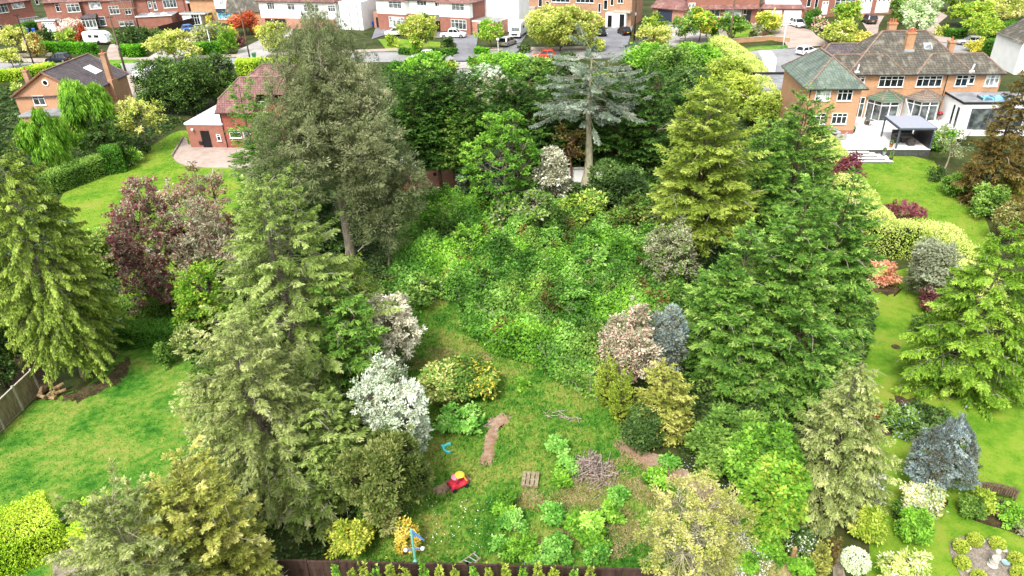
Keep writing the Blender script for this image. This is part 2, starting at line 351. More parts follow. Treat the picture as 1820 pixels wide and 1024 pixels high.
def broad(name, label, cat, bx, by, yt, rpx, mat, bark='brown', dens=1.0, lp=6.0, asp=.55, lobes=9, z0=.25, cl=.34, flat=.75, group=None,
          puff=False, ry=None, base=None, wood=1.0, lowcut=-.5, H=None, fill=.0, nlc=34, upb=.35, stems=1, mat2=None, f2=0.0, sprout=0, trunkpath=None, weep=0, taper=None):
    b = P(bx, by) if base is None else np.array(base, float)
    root, g = plantroot(name, label, cat, b, group)
    if H is None: H = zat(b, yt)
    H = max(H, .35); mp_ = mpp(b+np.array([0, 0, H*.5])); Rm = rpx*mp_; Ry = Rm if ry is None else ry*mp_
    zc = H*(z0+1)/2; Rz = H*(1-z0)/2
    # lobes
    lc = []; lr = []
    for i in range(lobes):
        th = 2.39996*i+g.normal(0, .3); k = (i+.5)/lobes; zz = 1-1.85*k; rr = math.sqrt(max(0, 1-zz*zz))
        fr = g.uniform(.42, .74)
        lc.append([math.cos(th)*rr*Rm*fr, math.sin(th)*rr*Ry*fr, zc+zz*Rz*fr]); lr.append(g.uniform(.27, .53))
    lc.append([0, 0, zc]); lr.append(.6); lc = np.array(lc); lr = np.array(lr)
    RR = np.array([Rm, Ry, Rz])
    area = rpx*2*(Rz*2/mp_*.9+rpx*.35)*.8
    n_leaf = int(dens*area*1.0); K = max(6, n_leaf//nlc)
    li = g.choice(len(lr), K*3, p=lr**2/np.sum(lr**2)); d = norm(g.normal(0, 1, (K*3, 3))+np.array([0, 0, upb]))
    rad = g.uniform(.72, 1.03, (K*3, 1)) if not fill else g.uniform(.3, 1.03, (K*3, 1))**.7
    rad = rad*np.where(g.random((K*3, 1)) < .1, g.uniform(1.05, 1.5, (K*3, 1)), 1)
    c = lc[li]+d*lr[li][:, None]*RR*rad
    ph_ = g.random(3)*6; gp = np.sin(c[:, 0]/Rm*7+ph_[0])+np.sin(c[:, 1]/Ry*7+ph_[1])+np.sin(c[:, 2]/Rz*6+ph_[2])
    # reject inside other lobes
    ins = np.zeros(len(c), bool)
    for j in range(len(lr)):
        ins |= (np.linalg.norm((c-lc[j])/(RR*lr[j]), axis=1) < .72)
    low = (c[:, 2]-zc)/Rz < lowcut-.5
    keep = ~ins & ~low & (c[:, 2] > .05) & ((gp > -1.15) | (g.random(len(c)) < .25))
    if fill: keep = ~low & (c[:, 2] > .05)
    c = c[keep][:K]; d = d[keep][:K]; li = li[keep][:K]; K = len(c)
    cr = cl*mp_*22*g.uniform(.7, 1.3, K)
    o = g.normal(0, 1, (K, nlc, 3)); o = norm(o)*(g.random((K, nlc, 1))**.5); o[..., 2] *= flat
    Pt = c[:, None]+o*cr[:, None, None]
    if puff: Dl = o*1.0+d[:, None]*.5+g.normal(0, .1, o.shape)
    else: Dl = o*.6+d[:, None]*.35+g.normal(0, .5, o.shape)+np.array([0, 0, -.15])
    Nl = np.array([0, 0, 1.])*.9+d[:, None]*.5+g.normal(0, .45, o.shape)
    if weep: Dl = np.array([0, 0, -1.])*weep+d[:, None]*.35+g.normal(0, .18, o.shape); Nl = d[:, None]+g.normal(0, .4, o.shape)
    Lm = lp*mp_*g.uniform(.65, 1.3, (K, nlc))
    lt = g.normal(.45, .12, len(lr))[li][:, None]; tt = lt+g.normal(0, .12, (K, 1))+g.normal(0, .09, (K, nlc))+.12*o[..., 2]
    ok = (Pt[..., 2] > .02).ravel()
    V, Fa, T = leaves(Pt.reshape(-1, 3)[ok], Dl.reshape(-1, 3)[ok], Nl.reshape(-1, 3)[ok], Lm.ravel()[ok], Lm.ravel()[ok]*asp, tt.ravel()[ok])
    LCOUNT[0] += len(Fa); ff = fitw(V, b, rpx) if ry is None else 1.0
    tf = (lambda v: v[:, :2]*np.interp(v[:, 2]/H, *taper)[:, None]*ff) if taper else (lambda v: v[:, :2]*ff)
    V[:, :2] = tf(V)
    if mat2 is not None:
        mi = (g.random(len(Fa)//1) < f2).astype(int)
        clm = np.repeat(g.random(K) < .85, nlc)[ok]; mi = mi*clm
        mkmesh('crown', V, Fa, [mat, mat2], root, tint=T, mi=mi)
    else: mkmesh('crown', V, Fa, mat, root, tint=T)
    # wood
    pa = []; S = 6; zz = np.linspace(0, 1, S)
    tr_ = max(.03, min(.32, H*.016+.02))*wood
    top = np.array([0, 0, zc*.85])
    if trunkpath is None:
        for k in range(stems):
            an = 6.28*k/stems+g.random(); offs = np.array([math.cos(an), math.sin(an), 0])*(.12*(stems > 1))
            e = top+offs*Rm*2
            pth = offs*.5+zz[:, None]*(e-offs*.5)+np.stack([np.sin(zz*4+k)*.02*H, np.cos(zz*3+k)*.02*H, 0*zz], 1); pth[0, 2] = -.1
            pa.append(tubes(pth[None], (tr_*(1-zz*.55))[None], 7))
    else:
        pa.append(tubes(trunkpath[0][None], trunkpath[1][None], 9))
    # limbs to lobes, then to clusters
    L0 = len(lr); st = np.stack([np.zeros(L0), np.zeros(L0), np.clip(lc[:, 2]-np.hypot(lc[:, 0], lc[:, 1])*.7, H*z0*.4, H*.9)], 1)
    if trunkpath is not None:
        tpx = np.interp(st[:, 2], trunkpath[0][:, 2], trunkpath[0][:, 0]); tpy = np.interp(st[:, 2], trunkpath[0][:, 2], trunkpath[0][:, 1]); st[:, 0] = tpx; st[:, 1] = tpy
    x = np.linspace(0, 1, 5)[None, :, None]; pth = st[:, None]*(1-x)+lc[:, None]*x; pth[..., 2] += np.sin(x[..., 0]*3.14)*(-.04*H)
    pth[:, 1:-1] += g.normal(0, .02*H, pth[:, 1:-1].shape)
    pa.append(tubes(pth, np.outer(np.full(L0, tr_*.5), 1-np.linspace(0, 1, 5)*.6), 5))
    kk = min(K, 260); ci = g.choice(K, kk, replace=False); s0 = lc[li[ci]]; x = np.linspace(0, 1, 4)[None, :, None]
    pth = s0[:, None]*(1-x)+(c[ci]+d[ci]*cr[ci][:, None]*.3)[:, None]*x; pth[:, 1:-1] += g.normal(0, .012*H, pth[:, 1:-1].shape)
    pa.append(tubes(pth, np.outer(np.full(kk, tr_*.16+.004), 1-np.linspace(0, 1, 4)*.65), 3))
    V, Fa = join(pa); V[:, :2] = V[:, :2]*ff if not taper else np.where(V[:, 2:3] > H*.3, tf(V), V[:, :2]); mkmesh('trunk' if cat == 'tree' else 'stems', V, Fa, barkmat('bark_'+bark, *BARK[bark]), root, smooth=True)
    return root
def clipped_ball(name, label, bx, by, rpx, mat, group=None, squash=.9, lp=3.4):
    b = P(bx, by); root, g = plantroot(name, label, 'shrub', b, group); mp_ = mpp(b); R = rpx*mp_; n = int(9*rpx*rpx*3.2/(lp*lp*.3)*1.0)+500
    m = MB(); m.lathe([(R*.86*math.sin(a), R*squash*(1-.86*math.cos(a))) for a in np.linspace(.15, 3.0, 9)], (0, 0, 0), 14)
    mkmesh('stems', m.v, m.f, leafmat('hedge_inner_2a3a14', '2a3a14', '2a3a14'), root, tint=np.zeros(len(m.f)))
    d = norm(g.normal(0, 1, (n, 3))); Pt = d*[R, R, R*squash]*g.uniform(.88, 1.03, (n, 1))*(1+.03*np.sin(d[:, :1]*6+d[:, 1:2]*5))+[0, 0, R*squash]; k = Pt[:, 2] > .01
    V, Fa, T = leaves(Pt[k], (d*.9+g.normal(0, .6, (n, 3)))[k], (d+g.normal(0, .5, (n, 3)))[k], lp*mp_*g.uniform(.7, 1.3, n)[k], lp*mp_*.6, (g.normal(.5, .15, n)+.15*d[:, 2])[k]); LCOUNT[0] += n
    mkmesh('foliage', V, Fa, mat, root, tint=T); return root
def hedge(name, label, pts, wd, ht, mat, top=None, dens=1.0, lp=3.2, cat='hedge', group=None, asp=.6, wob=.06, world=False, corecol='2a3a14', nleaf=None):
    """clipped hedge along px ground points; wd/ht in metres (ht may be a list)"""
    W = [np.array(p, float) if world else P(*p) for p in pts]
    if not isinstance(ht, (list, tuple)):
        for _ in range(2):
            Q = [W[0]]
            for a_, b_ in zip(W[:-1], W[1:]): Q += [a_*.75+b_*.25, a_*.25+b_*.75]
            W = Q+[W[-1]]
    o = W[0].copy(); root, g = plantroot(name, label, cat, o, group)
    W = np.array([w_-o for w_ in W]); n = len(W); hts = np.array(ht if isinstance(ht, (list, tuple)) else [ht]*n, float)
    seg = np.linalg.norm(np.diff(W, axis=0), axis=1); cum = np.r_[0, np.cumsum(seg)]; tot = cum[-1]
    ns = max(4, int(tot/.5)+1); sp = np.linspace(0, tot, ns); cx = np.stack([np.interp(sp, cum, W[:, k]) for k in range(3)], 1); hh = np.interp(sp, cum, hts)
    T = norm(np.gradient(cx, axis=0)); S = np.stack([T[:, 1], -T[:, 0], 0*T[:, 0]], 1)
    q = .74; ring = []
    for i in range(ns):
        a = wd/2*q*(1+g.normal(0, .02)); h = hh[i]*.86+g.normal(0, .02)
        ring.append([cx[i]+S[i]*a, cx[i]+S[i]*a*.97+[0, 0, h*.9], cx[i]+S[i]*a*.8+[0, 0, h], cx[i]-S[i]*a*.8+[0, 0, h], cx[i]-S[i]*a*.97+[0, 0, h*.9], cx[i]-S[i]*a])
    V = np.array(ring).reshape(-1, 3); Fa = []
    for i in range(ns-1):
        for k in range(5): Fa.append([i*6+k, i*6+k+1, (i+1)*6+k+1, (i+1)*6+k])
    Fa.append([0, 1, 2, 3, 4, 5][::-1]); e = (ns-1)*6; Fa.append([e+k for k in range(6)])
    mkmesh('stems', V, Fa, leafmat('hedge_inner_'+corecol, corecol, corecol), root, tint=np.zeros(len(Fa)))
    # leaf shell
    mp_ = mpp(o+W.mean(0)+[0, 0, hh.mean()]); A = tot*(wd+2*hh.mean())+2*wd*hh.mean(); leafL = lp*mp_
    N = int(dens*A/(leafL*leafL*asp*.5)*1.9) if nleaf is None else nleaf
    LCOUNT[0] += N
    per = wd+2*hh.mean(); e = g.random(N)*per; s = g.random(N)*tot; onend = g.random(N) < (2*wd*hh.mean()/A)
    i = np.clip((s/tot*(ns-1)).astype(int), 0, ns-1); hm = hh[i]; bx_ = np.stack([np.interp(s, sp, cx[:, k]) for k in range(3)], 1); Si = norm(np.stack([np.interp(s, sp, S[:, k]) for k in range(3)], 1))
    side = np.where(e < hh.mean(), -1, np.where(e > hh.mean()+wd, 1, 0)); v = g.random(N)
    lat = np.where(side == 0, (v*2-1)*wd/2, side*wd/2); z = np.where(side == 0, hm, v*hm)
    nrm = np.where((side == 0)[:, None], np.array([0, 0, 1.]), Si*side[:, None])
    ee = g.choice([0, ns-1], N); lat2 = (g.random(N)*2-1)*wd/2; z2 = g.random(N)*hh[ee]; n2 = T[ee]*np.where(ee == 0, -1, 1)[:, None]
    rnd = np.clip(1-(np.abs(lat)/(wd/2))**6*.12, 0, 1)
    Pt = np.where(onend[:, None], cx[ee]+S[ee]*lat2[:, None]+np.stack([0*z2, 0*z2, z2], 1), bx_+Si*lat[:, None]+np.stack([0*z, 0*z, z*np.where(side == 0, rnd, 1)], 1))
    nrm = np.where(onend[:, None], n2, nrm)
    wv = wob*(np.sin(Pt[:, 0]*2.1+1)+np.sin(Pt[:, 1]*1.7)+np.sin(Pt[:, 0]*5+Pt[:, 2]*4)*.5)
    Pt = Pt+nrm*(wv+g.normal(-.02, .05, N)*1.0)[:, None]
    D = nrm*.8+g.normal(0, .7, (N, 3)); Nn = nrm+g.normal(0, .5, (N, 3))
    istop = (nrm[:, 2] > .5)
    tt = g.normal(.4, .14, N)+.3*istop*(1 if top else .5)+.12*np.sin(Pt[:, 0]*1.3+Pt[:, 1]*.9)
    V, Fa, T_ = leaves(Pt, D, Nn, leafL*g.uniform(.7, 1.3, N), leafL*asp, tt)
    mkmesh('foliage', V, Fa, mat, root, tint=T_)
    return root
def inpoly(x, y, poly):
    r = np.zeros(len(x), bool); n = len(poly); j = n-1
    for i in range(n):
        xi, yi = poly[i][:2]; xj, yj = poly[j][:2]
        c = ((yi > y) != (yj > y)) & (x < (xj-xi)*(y-yi)/(yj-yi+1e-12)+xi); r ^= c; j = i
    return r
def sample_poly(pxpoly, N, g, world=False):
    W = np.array([p if world else P(*p) for p in pxpoly])[:, :2]; lo = W.min(0); hi = W.max(0); out = np.zeros((0, 2))
    while len(out) < N:
        q = g.uniform(lo, hi, (N*2, 2)); out = np.r_[out, q[inpoly(q[:, 0], q[:, 1], W)]]
    return out[:N]
def sheet(name, pxpoly, mat, z=.004, kind='structure', label=None, cat=None, world=False, thick=0):
    W = [np.array(p, float) if world else P(*p, z) for p in pxpoly]
    m = MB(); top = [(p[0], p[1], z) for p in W]; m.poly(top)
    if thick:
        bt = [(p[0], p[1], z-thick) for p in W]; n = len(W)
        for i in range(n): m.poly([bt[i], bt[(i+1) % n], top[(i+1) % n], top[i]])
    o = m.build(name, mat); tag(o, label, cat, kind=kind); return o
def smooth_poly(pts, it=2):
    for _ in range(it):
        q = []; n = len(pts)
        for i in range(n):
            a = np.array(pts[i], float); b = np.array(pts[(i+1) % n], float); q += [a*.75+b*.25, a*.25+b*.75]
        pts = [tuple(x) for x in q]
    return pts
def grass(label, pxpoly, N, hgt, wd, mat, lean=.5, excl=(), clump=0):
    g = np.random.default_rng(len(pxpoly)*31+N); q = sample_poly(pxpoly, N, g)
    for e in excl:
        We = np.array([P(*p) for p in e])[:, :2]; q = q[~inpoly(q[:, 0], q[:, 1], We)]
    if clump:
        f = np.sin(q[:, 0]*1.9+np.sin(q[:, 1]*1.3)*2)+np.sin(q[:, 1]*2.3+np.sin(q[:, 0]*1.1)*2)+g.normal(0, .8, len(q)); q = q[f > -clump]
    n = len(q); Pt = np.c_[q, np.full(n, .005)]; D = np.c_[g.normal(0, lean, (n, 2)), np.ones(n)]
    Nn = g.normal(0, 1, (n, 3)); h = hgt*g.uniform(.5, 1.5, n)
    V, Fa, T = leaves(Pt, D, Nn, h, wd*g.uniform(.6, 1.4, n), g.random(n)); LCOUNT[0] += n
    o = mkmesh('grass', V, Fa, mat, tint=T); tag(o, label, 'grass', kind='stuff'); return o
# ------------------------------------------------------------------ the ground, roads, lawns
G0 = np.random.default_rng(3)
M_soil = patchmat('ground_scrub', ['26301a', '38451f', '4a5228', '5e583c'], [.36, .46, .54, .64], .2, 1.2, 6)
LAWN = ['2e661c', '468024', '6c9634', '90a048', 'a49c58']
M_lawn = patchmat('lawn_turf', LAWN, [.36, .43, .5, .57, .66], .35, 2.4, 11)
M_lawnb = patchmat('lawn_blades', LAWN, [.36, .43, .5, .57, .66], .35, 2.4, 11, blade=True)
RL = ['54881c', '709c28', '8aaa34', 'a0a848']
M_rlawn = patchmat('lawn_bright_turf', RL, [.36, .45, .53, .63], .3, 1.6, 9, k=.7)
M_rlawnb = patchmat('lawn_bright_blades', RL, [.36, .45, .53, .63], .3, 1.6, 9, blade=True, k=.75)
M_path = patchmat('paved_pink', ['a8958a', 'c2b0a4', 'cdbfb4'], [.35, .5, .65], .3, 1.5, 8, k=.75, bump=.1)
M_grey = patchmat('paved_grey', ['9d9894', 'bdb8b2', 'd0cbc4'], [.35, .5, .65], .3, 1.5, 8, k=.75, bump=.1)
M_road = patchmat('asphalt_worn', ['96969a', 'b0afb0', 'c4c2c0'], [.35, .5, .65], .15, 1.5, 12, k=.68, bump=.15)
M_tar = patchmat('asphalt_dark', ['7e7e84', '9a9aa0', 'acacb0'], [.35, .5, .65], .25, 1.5, 12, k=.64, bump=.15)
M_slab = patchmat('patio_white', ['d9dad9', 'eceae6', 'f5f3ef'], [.35, .5, .65], .8, 2.5, 12, k=.8, bump=.05)
M_dirt = patchmat('bare_earth', ['9a7a62', 'ba977a', 'd0b096', 'dec6b0'], [.36, .46, .55, .64], 1.2, 5, 22, k=.62, bump=1.0)
M_gravel = patchmat('gravel_bed', ['8f8375', 'b5a899', 'd0c5b8'], [.4, .5, .6], 3, 14, 40, k=.7, bump=1.0, mixw=(.3, .35, .35))
M_stone = patchmat('steps_stone', ['7d7362', 'a79c86', 'c9bea8'], [.38, .5, .62], 1.5, 6, 25, k=.65, bump=.8)
M_bed = patchmat('bed_soil', ['3d3326', '5c4a37', '7c6a50'], [.38, .5, .62], 1, 5, 20, k=.7, bump=1)
m = MB(); m.poly([(-900, -200, 0), (900, -200, 0), (900, 1600, 0), (-900, 1600, 0)]); tag(m.build('ground', M_soil), kind='structure')
MEADOW = [(560, 1100), (1330, 1100), (1400, 1000), (1330, 900), (1130, 800), (1060, 690), (960, 640), (860, 560), (780, 520), (700, 560), (700, 700), (640, 900)]
LAWN1 = [(-260, 1150), (-260, 860), (0, 772), (62, 712), (150, 690), (205, 640), (225, 590), (350, 590), (420, 700), (440, 860), (420, 1180)]
LAWN2 = smooth_poly([(95, 345), (180, 315), (225, 285), (260, 265), (330, 222), (360, 260), (460, 320), (400, 400), (330, 440), (200, 500), (120, 420)])
LAWN2B = [(200, 450), (330, 440), (330, 560), (230, 560)]
LAWN3 = smooth_poly([(1470, 300), (1500, 285), (1650, 272), (1690, 330), (1745, 370), (1770, 440), (1830, 520), (1760, 540), (1660, 450), (1560, 420), (1500, 350)], 1)
LAWN4 = [(1490, 505), (1640, 470), (1700, 600), (1900, 640), (1960, 1150), (1500, 1150), (1545, 1000), (1545, 700), (1500, 600)]
sheet('lawn', LAWN1, M_lawn, .008); sheet('lawn', LAWN2, M_rlawn, .008); sheet('lawn', LAWN2B, M_rlawn, .012)
sheet('lawn', MEADOW, M_lawn, .006); sheet('lawn', LAWN3, M_rlawn, .008); sheet('lawn', LAWN4, M_rlawn, .012)
# street
sheet('road', [(-260, 138), (-260, 121), (0, 112), (230, 111), (420, 103), (700, 92), (900, 91), (1100, 87), (1290, 86), (1330, 91), (1390, 84), (1450, 86), (1490, 79), (1600, 74), (1980, 62), (1980, 90), (1620, 100), (1500, 128), (1400, 140), (1330, 126), (1290, 106), (1060, 104), (830, 108), (500, 113), (300, 133), (225, 134), (-40, 125)], M_road, .02)
sheet('pavement', [(-260, 119), (-260, 108), (0, 104), (230, 103), (420, 96), (700, 86), (1100, 82), (1290, 79), (1290, 84.5), (1100, 85.5), (900, 89), (700, 90), (420, 100.5), (230, 109), (0, 110)], M_path, .12, thick=.12)
sheet('verge', [(1278, 93), (1300, 87), (1350, 82), (1400, 80), (1400, 85), (1350, 88), (1320, 92), (1290, 97)], M_lawn, .13, thick=.12)
sheet('verge', [(100, 109), (140, 106), (250, 106), (238, 111), (105, 113)], M_lawn, .14, thick=.12)
sheet('verge', [(424, 108), (520, 103), (520, 110), (424, 112)], M_lawn, .14, thick=.12)
for nm, pl, mt, z in (
    ('driveway', [(184, 104), (196, 78), (214, 74), (228, 104)], M_path, .125), ('driveway', [(214, 150), (225, 133), (262, 130), (268, 150), (262, 172), (232, 195)], M_path, .03),
    ('driveway', [(262, 103), (285, 88), (330, 62), (350, 62), (345, 92), (300, 104)], M_grey, .13), ('driveway', [(420, 103), (424, 88), (460, 72), (480, 45), (520, 45), (520, 60), (470, 103)], M_grey, .13),
    ('driveway', [(660, 70), (668, 48), (735, 52), (850, 62), (848, 75), (841, 108), (806, 108), (812, 78), (790, 68), (690, 60)], M_tar, .128),
    ('driveway', [(890, 106), (896, 70), (920, 40), (950, 40), (925, 78), (930, 103)], M_tar, .128), ('driveway', [(1055, 68), (1080, 50), (1125, 46), (1118, 72), (1110, 102), (1070, 103)], M_tar, .128),
    ('driveway', [(1178, 84), (1180, 44), (1215, 43), (1245, 52), (1262, 60), (1268, 68), (1208, 68), (1206, 84)], M_grey, .128),
    ('gravel_bed', [(1207, 83), (1208, 69), (1268, 67), (1280, 48), (1290, 52), (1300, 80), (1260, 84)], M_gravel, .1),
    ('front_lawn', [(1304, 72), (1300, 50), (1340, 44), (1392, 70), (1398, 72)], M_rlawn, .1),
    ('driveway', [(1400, 86), (1392, 70), (1365, 56), (1350, 42), (1432, 40), (1450, 62), (1478, 80)], M_path, .128),
    ('driveway', [(1545, 60), (1525, 28), (1572, 28), (1562, 45), (1560, 62)], M_path, .1), ('driveway', [(1640, 60), (1660, 30), (1668, 20), (1685, 28), (1668, 42), (1700, 78), (1670, 74)], M_path, .1),
    ('front_lawn', [(690, 92), (672, 70), (700, 68), (740, 72), (800, 76), (806, 96)], M_rlawn, .1),
    ('driveway', [(808, 150), (806, 110), (842, 110), (842, 150)], M_grey, .03)):
    tag(sheet(nm, pl, mt, z), kind='structure')
# patios
tag(sheet('patio', smooth_poly([(306, 275), (312, 288), (345, 297), (470, 298), (470, 262), (335, 262), (333, 246), (326, 243)], 2), M_path, .12, thick=.12), kind='structure')
sheet('retaining_edge', [(306, 276), (326, 243), (324, 242), (304, 275)], M_stone, .3, thick=.3)
PZ = .75
tag(sheet('patio', [(1405, 225), (1436, 238), (1456, 265.5), (1650, 264), (1636, 245), (1712, 247), (1740, 220), (1700, 180), (1400, 180)], M_slab, PZ, thick=0), kind='structure')
# dirt scrapes in the meadow, beds, paths
DIRT = [[(850, 828), (854, 812), (860, 792), (862, 772), (870, 760), (866, 746), (884, 736), (906, 735), (908, 747), (892, 758), (882, 766), (889, 779), (877, 793), (881, 810), (871, 832)], [(767, 868), (790, 858), (806, 850), (822, 843), (838, 845), (838, 858), (815, 868), (790, 878), (770, 880)],
        [(1083, 788), (1105, 778), (1130, 785), (1150, 805), (1190, 812), (1222, 838), (1250, 850), (1275, 866), (1300, 900), (1326, 932), (1300, 938), (1265, 908), (1235, 878), (1200, 862), (1150, 838), (1110, 812)]]
def ragged(pts, amp, seed=0):
    g = np.random.default_rng(seed+len(pts)); q = np.array(smooth_poly(pts, 3)); return [tuple(x) for x in q+g.normal(0, amp*22, q.shape)]
for k_, d in enumerate(DIRT): tag(sheet('bare_earth', ragged(d, .07, k_), M_dirt, .02), kind='structure')
M_dry = patchmat('dry_grass', ['8a9a3c', 'b2aa66', 'c9b98a', 'd3c2a0'], [.38, .47, .55, .64], .8, 3, 14)
DRY = [[(935, 900), (960, 870), (1060, 850), (1160, 880), (1180, 900), (1100, 915), (980, 905)], [(1250, 1060), (1290, 960), (1340, 930), (1400, 970), (1420, 1060)], [(730, 640), (770, 622), (850, 630), (860, 642), (790, 655), (740, 655)], [(1080, 830), (1120, 815), (1170, 850), (1150, 875), (1100, 860)],
       [(1000, 950), (1050, 925), (1120, 930), (1150, 980), (1060, 990)]]
tag(sheet('dry_grass_patch', ragged(DRY[1], .06), M_dry, .016), kind='structure')
sheet('bare_earth', ragged([(105, 712), (125, 694), (170, 682), (215, 645), (232, 632), (226, 668), (192, 692), (140, 716)], .1), M_bed, .02)
sheet('bare_earth', [(-40, 690), (-40, 620), (60, 630), (110, 690), (62, 712), (40, 690)], M_bed, .014)
sheet('gravel_bed', smooth_poly([(1684, 975), (1692, 958), (1712, 952), (1740, 955), (1775, 968), (1830, 1000), (1830, 1080), (1740, 1080), (1706, 1020)], 2), M_gravel, .03)
sheet('flower_bed', smooth_poly([(1583, 900), (1595, 885), (1700, 880), (1660, 925), (1640, 940), (1640, 962), (1600, 965)], 2), M_bed, .02)
sheet('flower_bed', smooth_poly([(1690, 905), (1745, 885), (1775, 895), (1860, 925), (1860, 975), (1800, 945), (1740, 930)], 2), M_bed, .02)
sheet('flower_bed', ragged([(1550, 768), (1552, 722), (1600, 706), (1640, 712), (1715, 758), (1640, 786)], .2), M_bed, .02)
sheet('path', [(1476, 965), (1490, 965), (1510, 1060), (1484, 1060)], M_stone, .03)
sheet('flower_bed', ragged([(1542, 512), (1590, 500), (1606, 520), (1575, 528)], .15), M_bed, .02)
sheet('path', [(228, 496), (258, 476), (262, 484), (236, 500)], M_path, .03)
# grass blades
grass('long tufty grass growing over the neglected plot behind the brown fence', MEADOW, 62000, .17, .045, M_lawnb, .7, excl=[[tuple(np.mean(np.array(d), 0)+(np.array(q_)-np.mean(np.array(d), 0))*.86) for q_ in d] for d in DIRT])
grass('short green turf of the wide lawn on the left', LAWN1, 52000, .06, .035, M_lawnb, .9)
M_strawb = patchmat('straw_blades', ['7a7f3a', 'a89c60', 'c0b080', 'c8b890'], [.3, .45, .55, .7], .8, 3, 14, blade=True)
M_dryb = M_strawb
for d, n_, lb_ in ((DRY[0], 24000, 'in a band below the brush pile'), (DRY[1], 9000, 'at the bottom right of the plot'), (DRY[2], 8000, 'above the three joined shrubs'), (DRY[3], 9000, 'below the bare earth strip'), (DRY[4], 14000, 'among the weeds near the fence')):
    c_ = np.mean(np.array(d), 0); grass('straw coloured dead grass '+lb_, [tuple(c_+(np.array(q_)-c_)*1.25) for q_ in d], n_, .13, .03, M_strawb, 1.3, clump=.2)
grass('bright mown turf of the upper left garden', LAWN2, 16000, .07, .07, M_rlawnb, 1.0); grass('bright mown turf below the white steps', LAWN3, 14000, .06, .06, M_rlawnb, 1.0)
grass('bright mown turf round the blue spruce and the circular bed', LAWN4, 26000, .045, .035, M_rlawnb, 1.0)
# ------------------------------------------------------------------ buildings
B_red = brickmat('brick_red', '944e3e', '9e6252', '988878', stain=.2)
B_dred = brickmat('brick_dark_red', '8e3e30', 'a05040', '8c7468')
B_pink = brickmat('brick_pinkish', 'b0705c', 'c08672', 'b8a494')
B_buff = brickmat('brick_buff', 'b07a52', 'c49468', 'b8a48c')
B_org = brickmat('brick_orange', 'b47e5c', 'c08e6c', 'bca688', stain=.12)
B_brn = brickmat('brick_brown', 'a57555', 'b98b6a', 'b8a590')
T_red = tilemat('tiles_red', ('7a504c', '8c6660', '543c3a'), 'c09a94', .34, .3, .3)
T_dred = tilemat('tiles_far_red', ('855650', '987068', '604440'), 'b8a49c', .4, .35, .3)
T_dark = tilemat('tiles_dark', ('5a5254', '6a6062', '423c3e'), '8a8078', .3, .3, .25)
T_green = tilemat('tiles_green', ('667468', '78867a', '505c52'), '9aa698', .3, .3, .3)
T_grey = tilemat('tiles_grey', ('58534a', '6b665a', '3a3731'), '9a9686', .36, .34, .45)
T_grn2 = tilemat('tiles_bay_green', ('5e7a60', '748c70', '3e5040'), '8c8070', .3, .25, .4)
T_brn = tilemat('tiles_bay_brown', ('7e7064', '94867a', '544a42'), '708068', .3, .25, .4)
M_white = solid('painted_white', 'eef0ee', .5, var=.03)
M_render = solid('white_render', 'f2f2f0', .7, var=.04, scale=.8)
M_flat = solid('flat_roof_white', 'dfe2e0', .6, var=.09, scale=.7)
M_felt = solid('flat_roof_grey', '8f9194', .8, var=.2, scale=.9)
M_dk = solid('dark_plastic', '26262a', .5, var=.1)
M_ant = solid('anthracite_metal', '4c5560', .45, var=.06)
M_lead = solid('lead', 'a4a8ac', .6, var=.15)
M_terr = solid('terracotta', 'b5654a', .8, var=.2)
M_navy = solid('navy_panel', '343c50', .6, var=.1)
M_ply = solid('roof_ridge', '8a7466', .85, var=.2)
M_cap = solid('concrete', 'b8b0a2', .85, var=.15)
M_door = solid('black_door', '17171a', .4, var=.1)
G_dk = glassmat('window_glass'); G_cur = glassmat('window_with_curtain', '9aa0a0', .25); G_mid = glassmat('window_glass_mid', '4a5050', .12)
G_blue = glassmat('skylight_glass', '5a9ac0', .08)
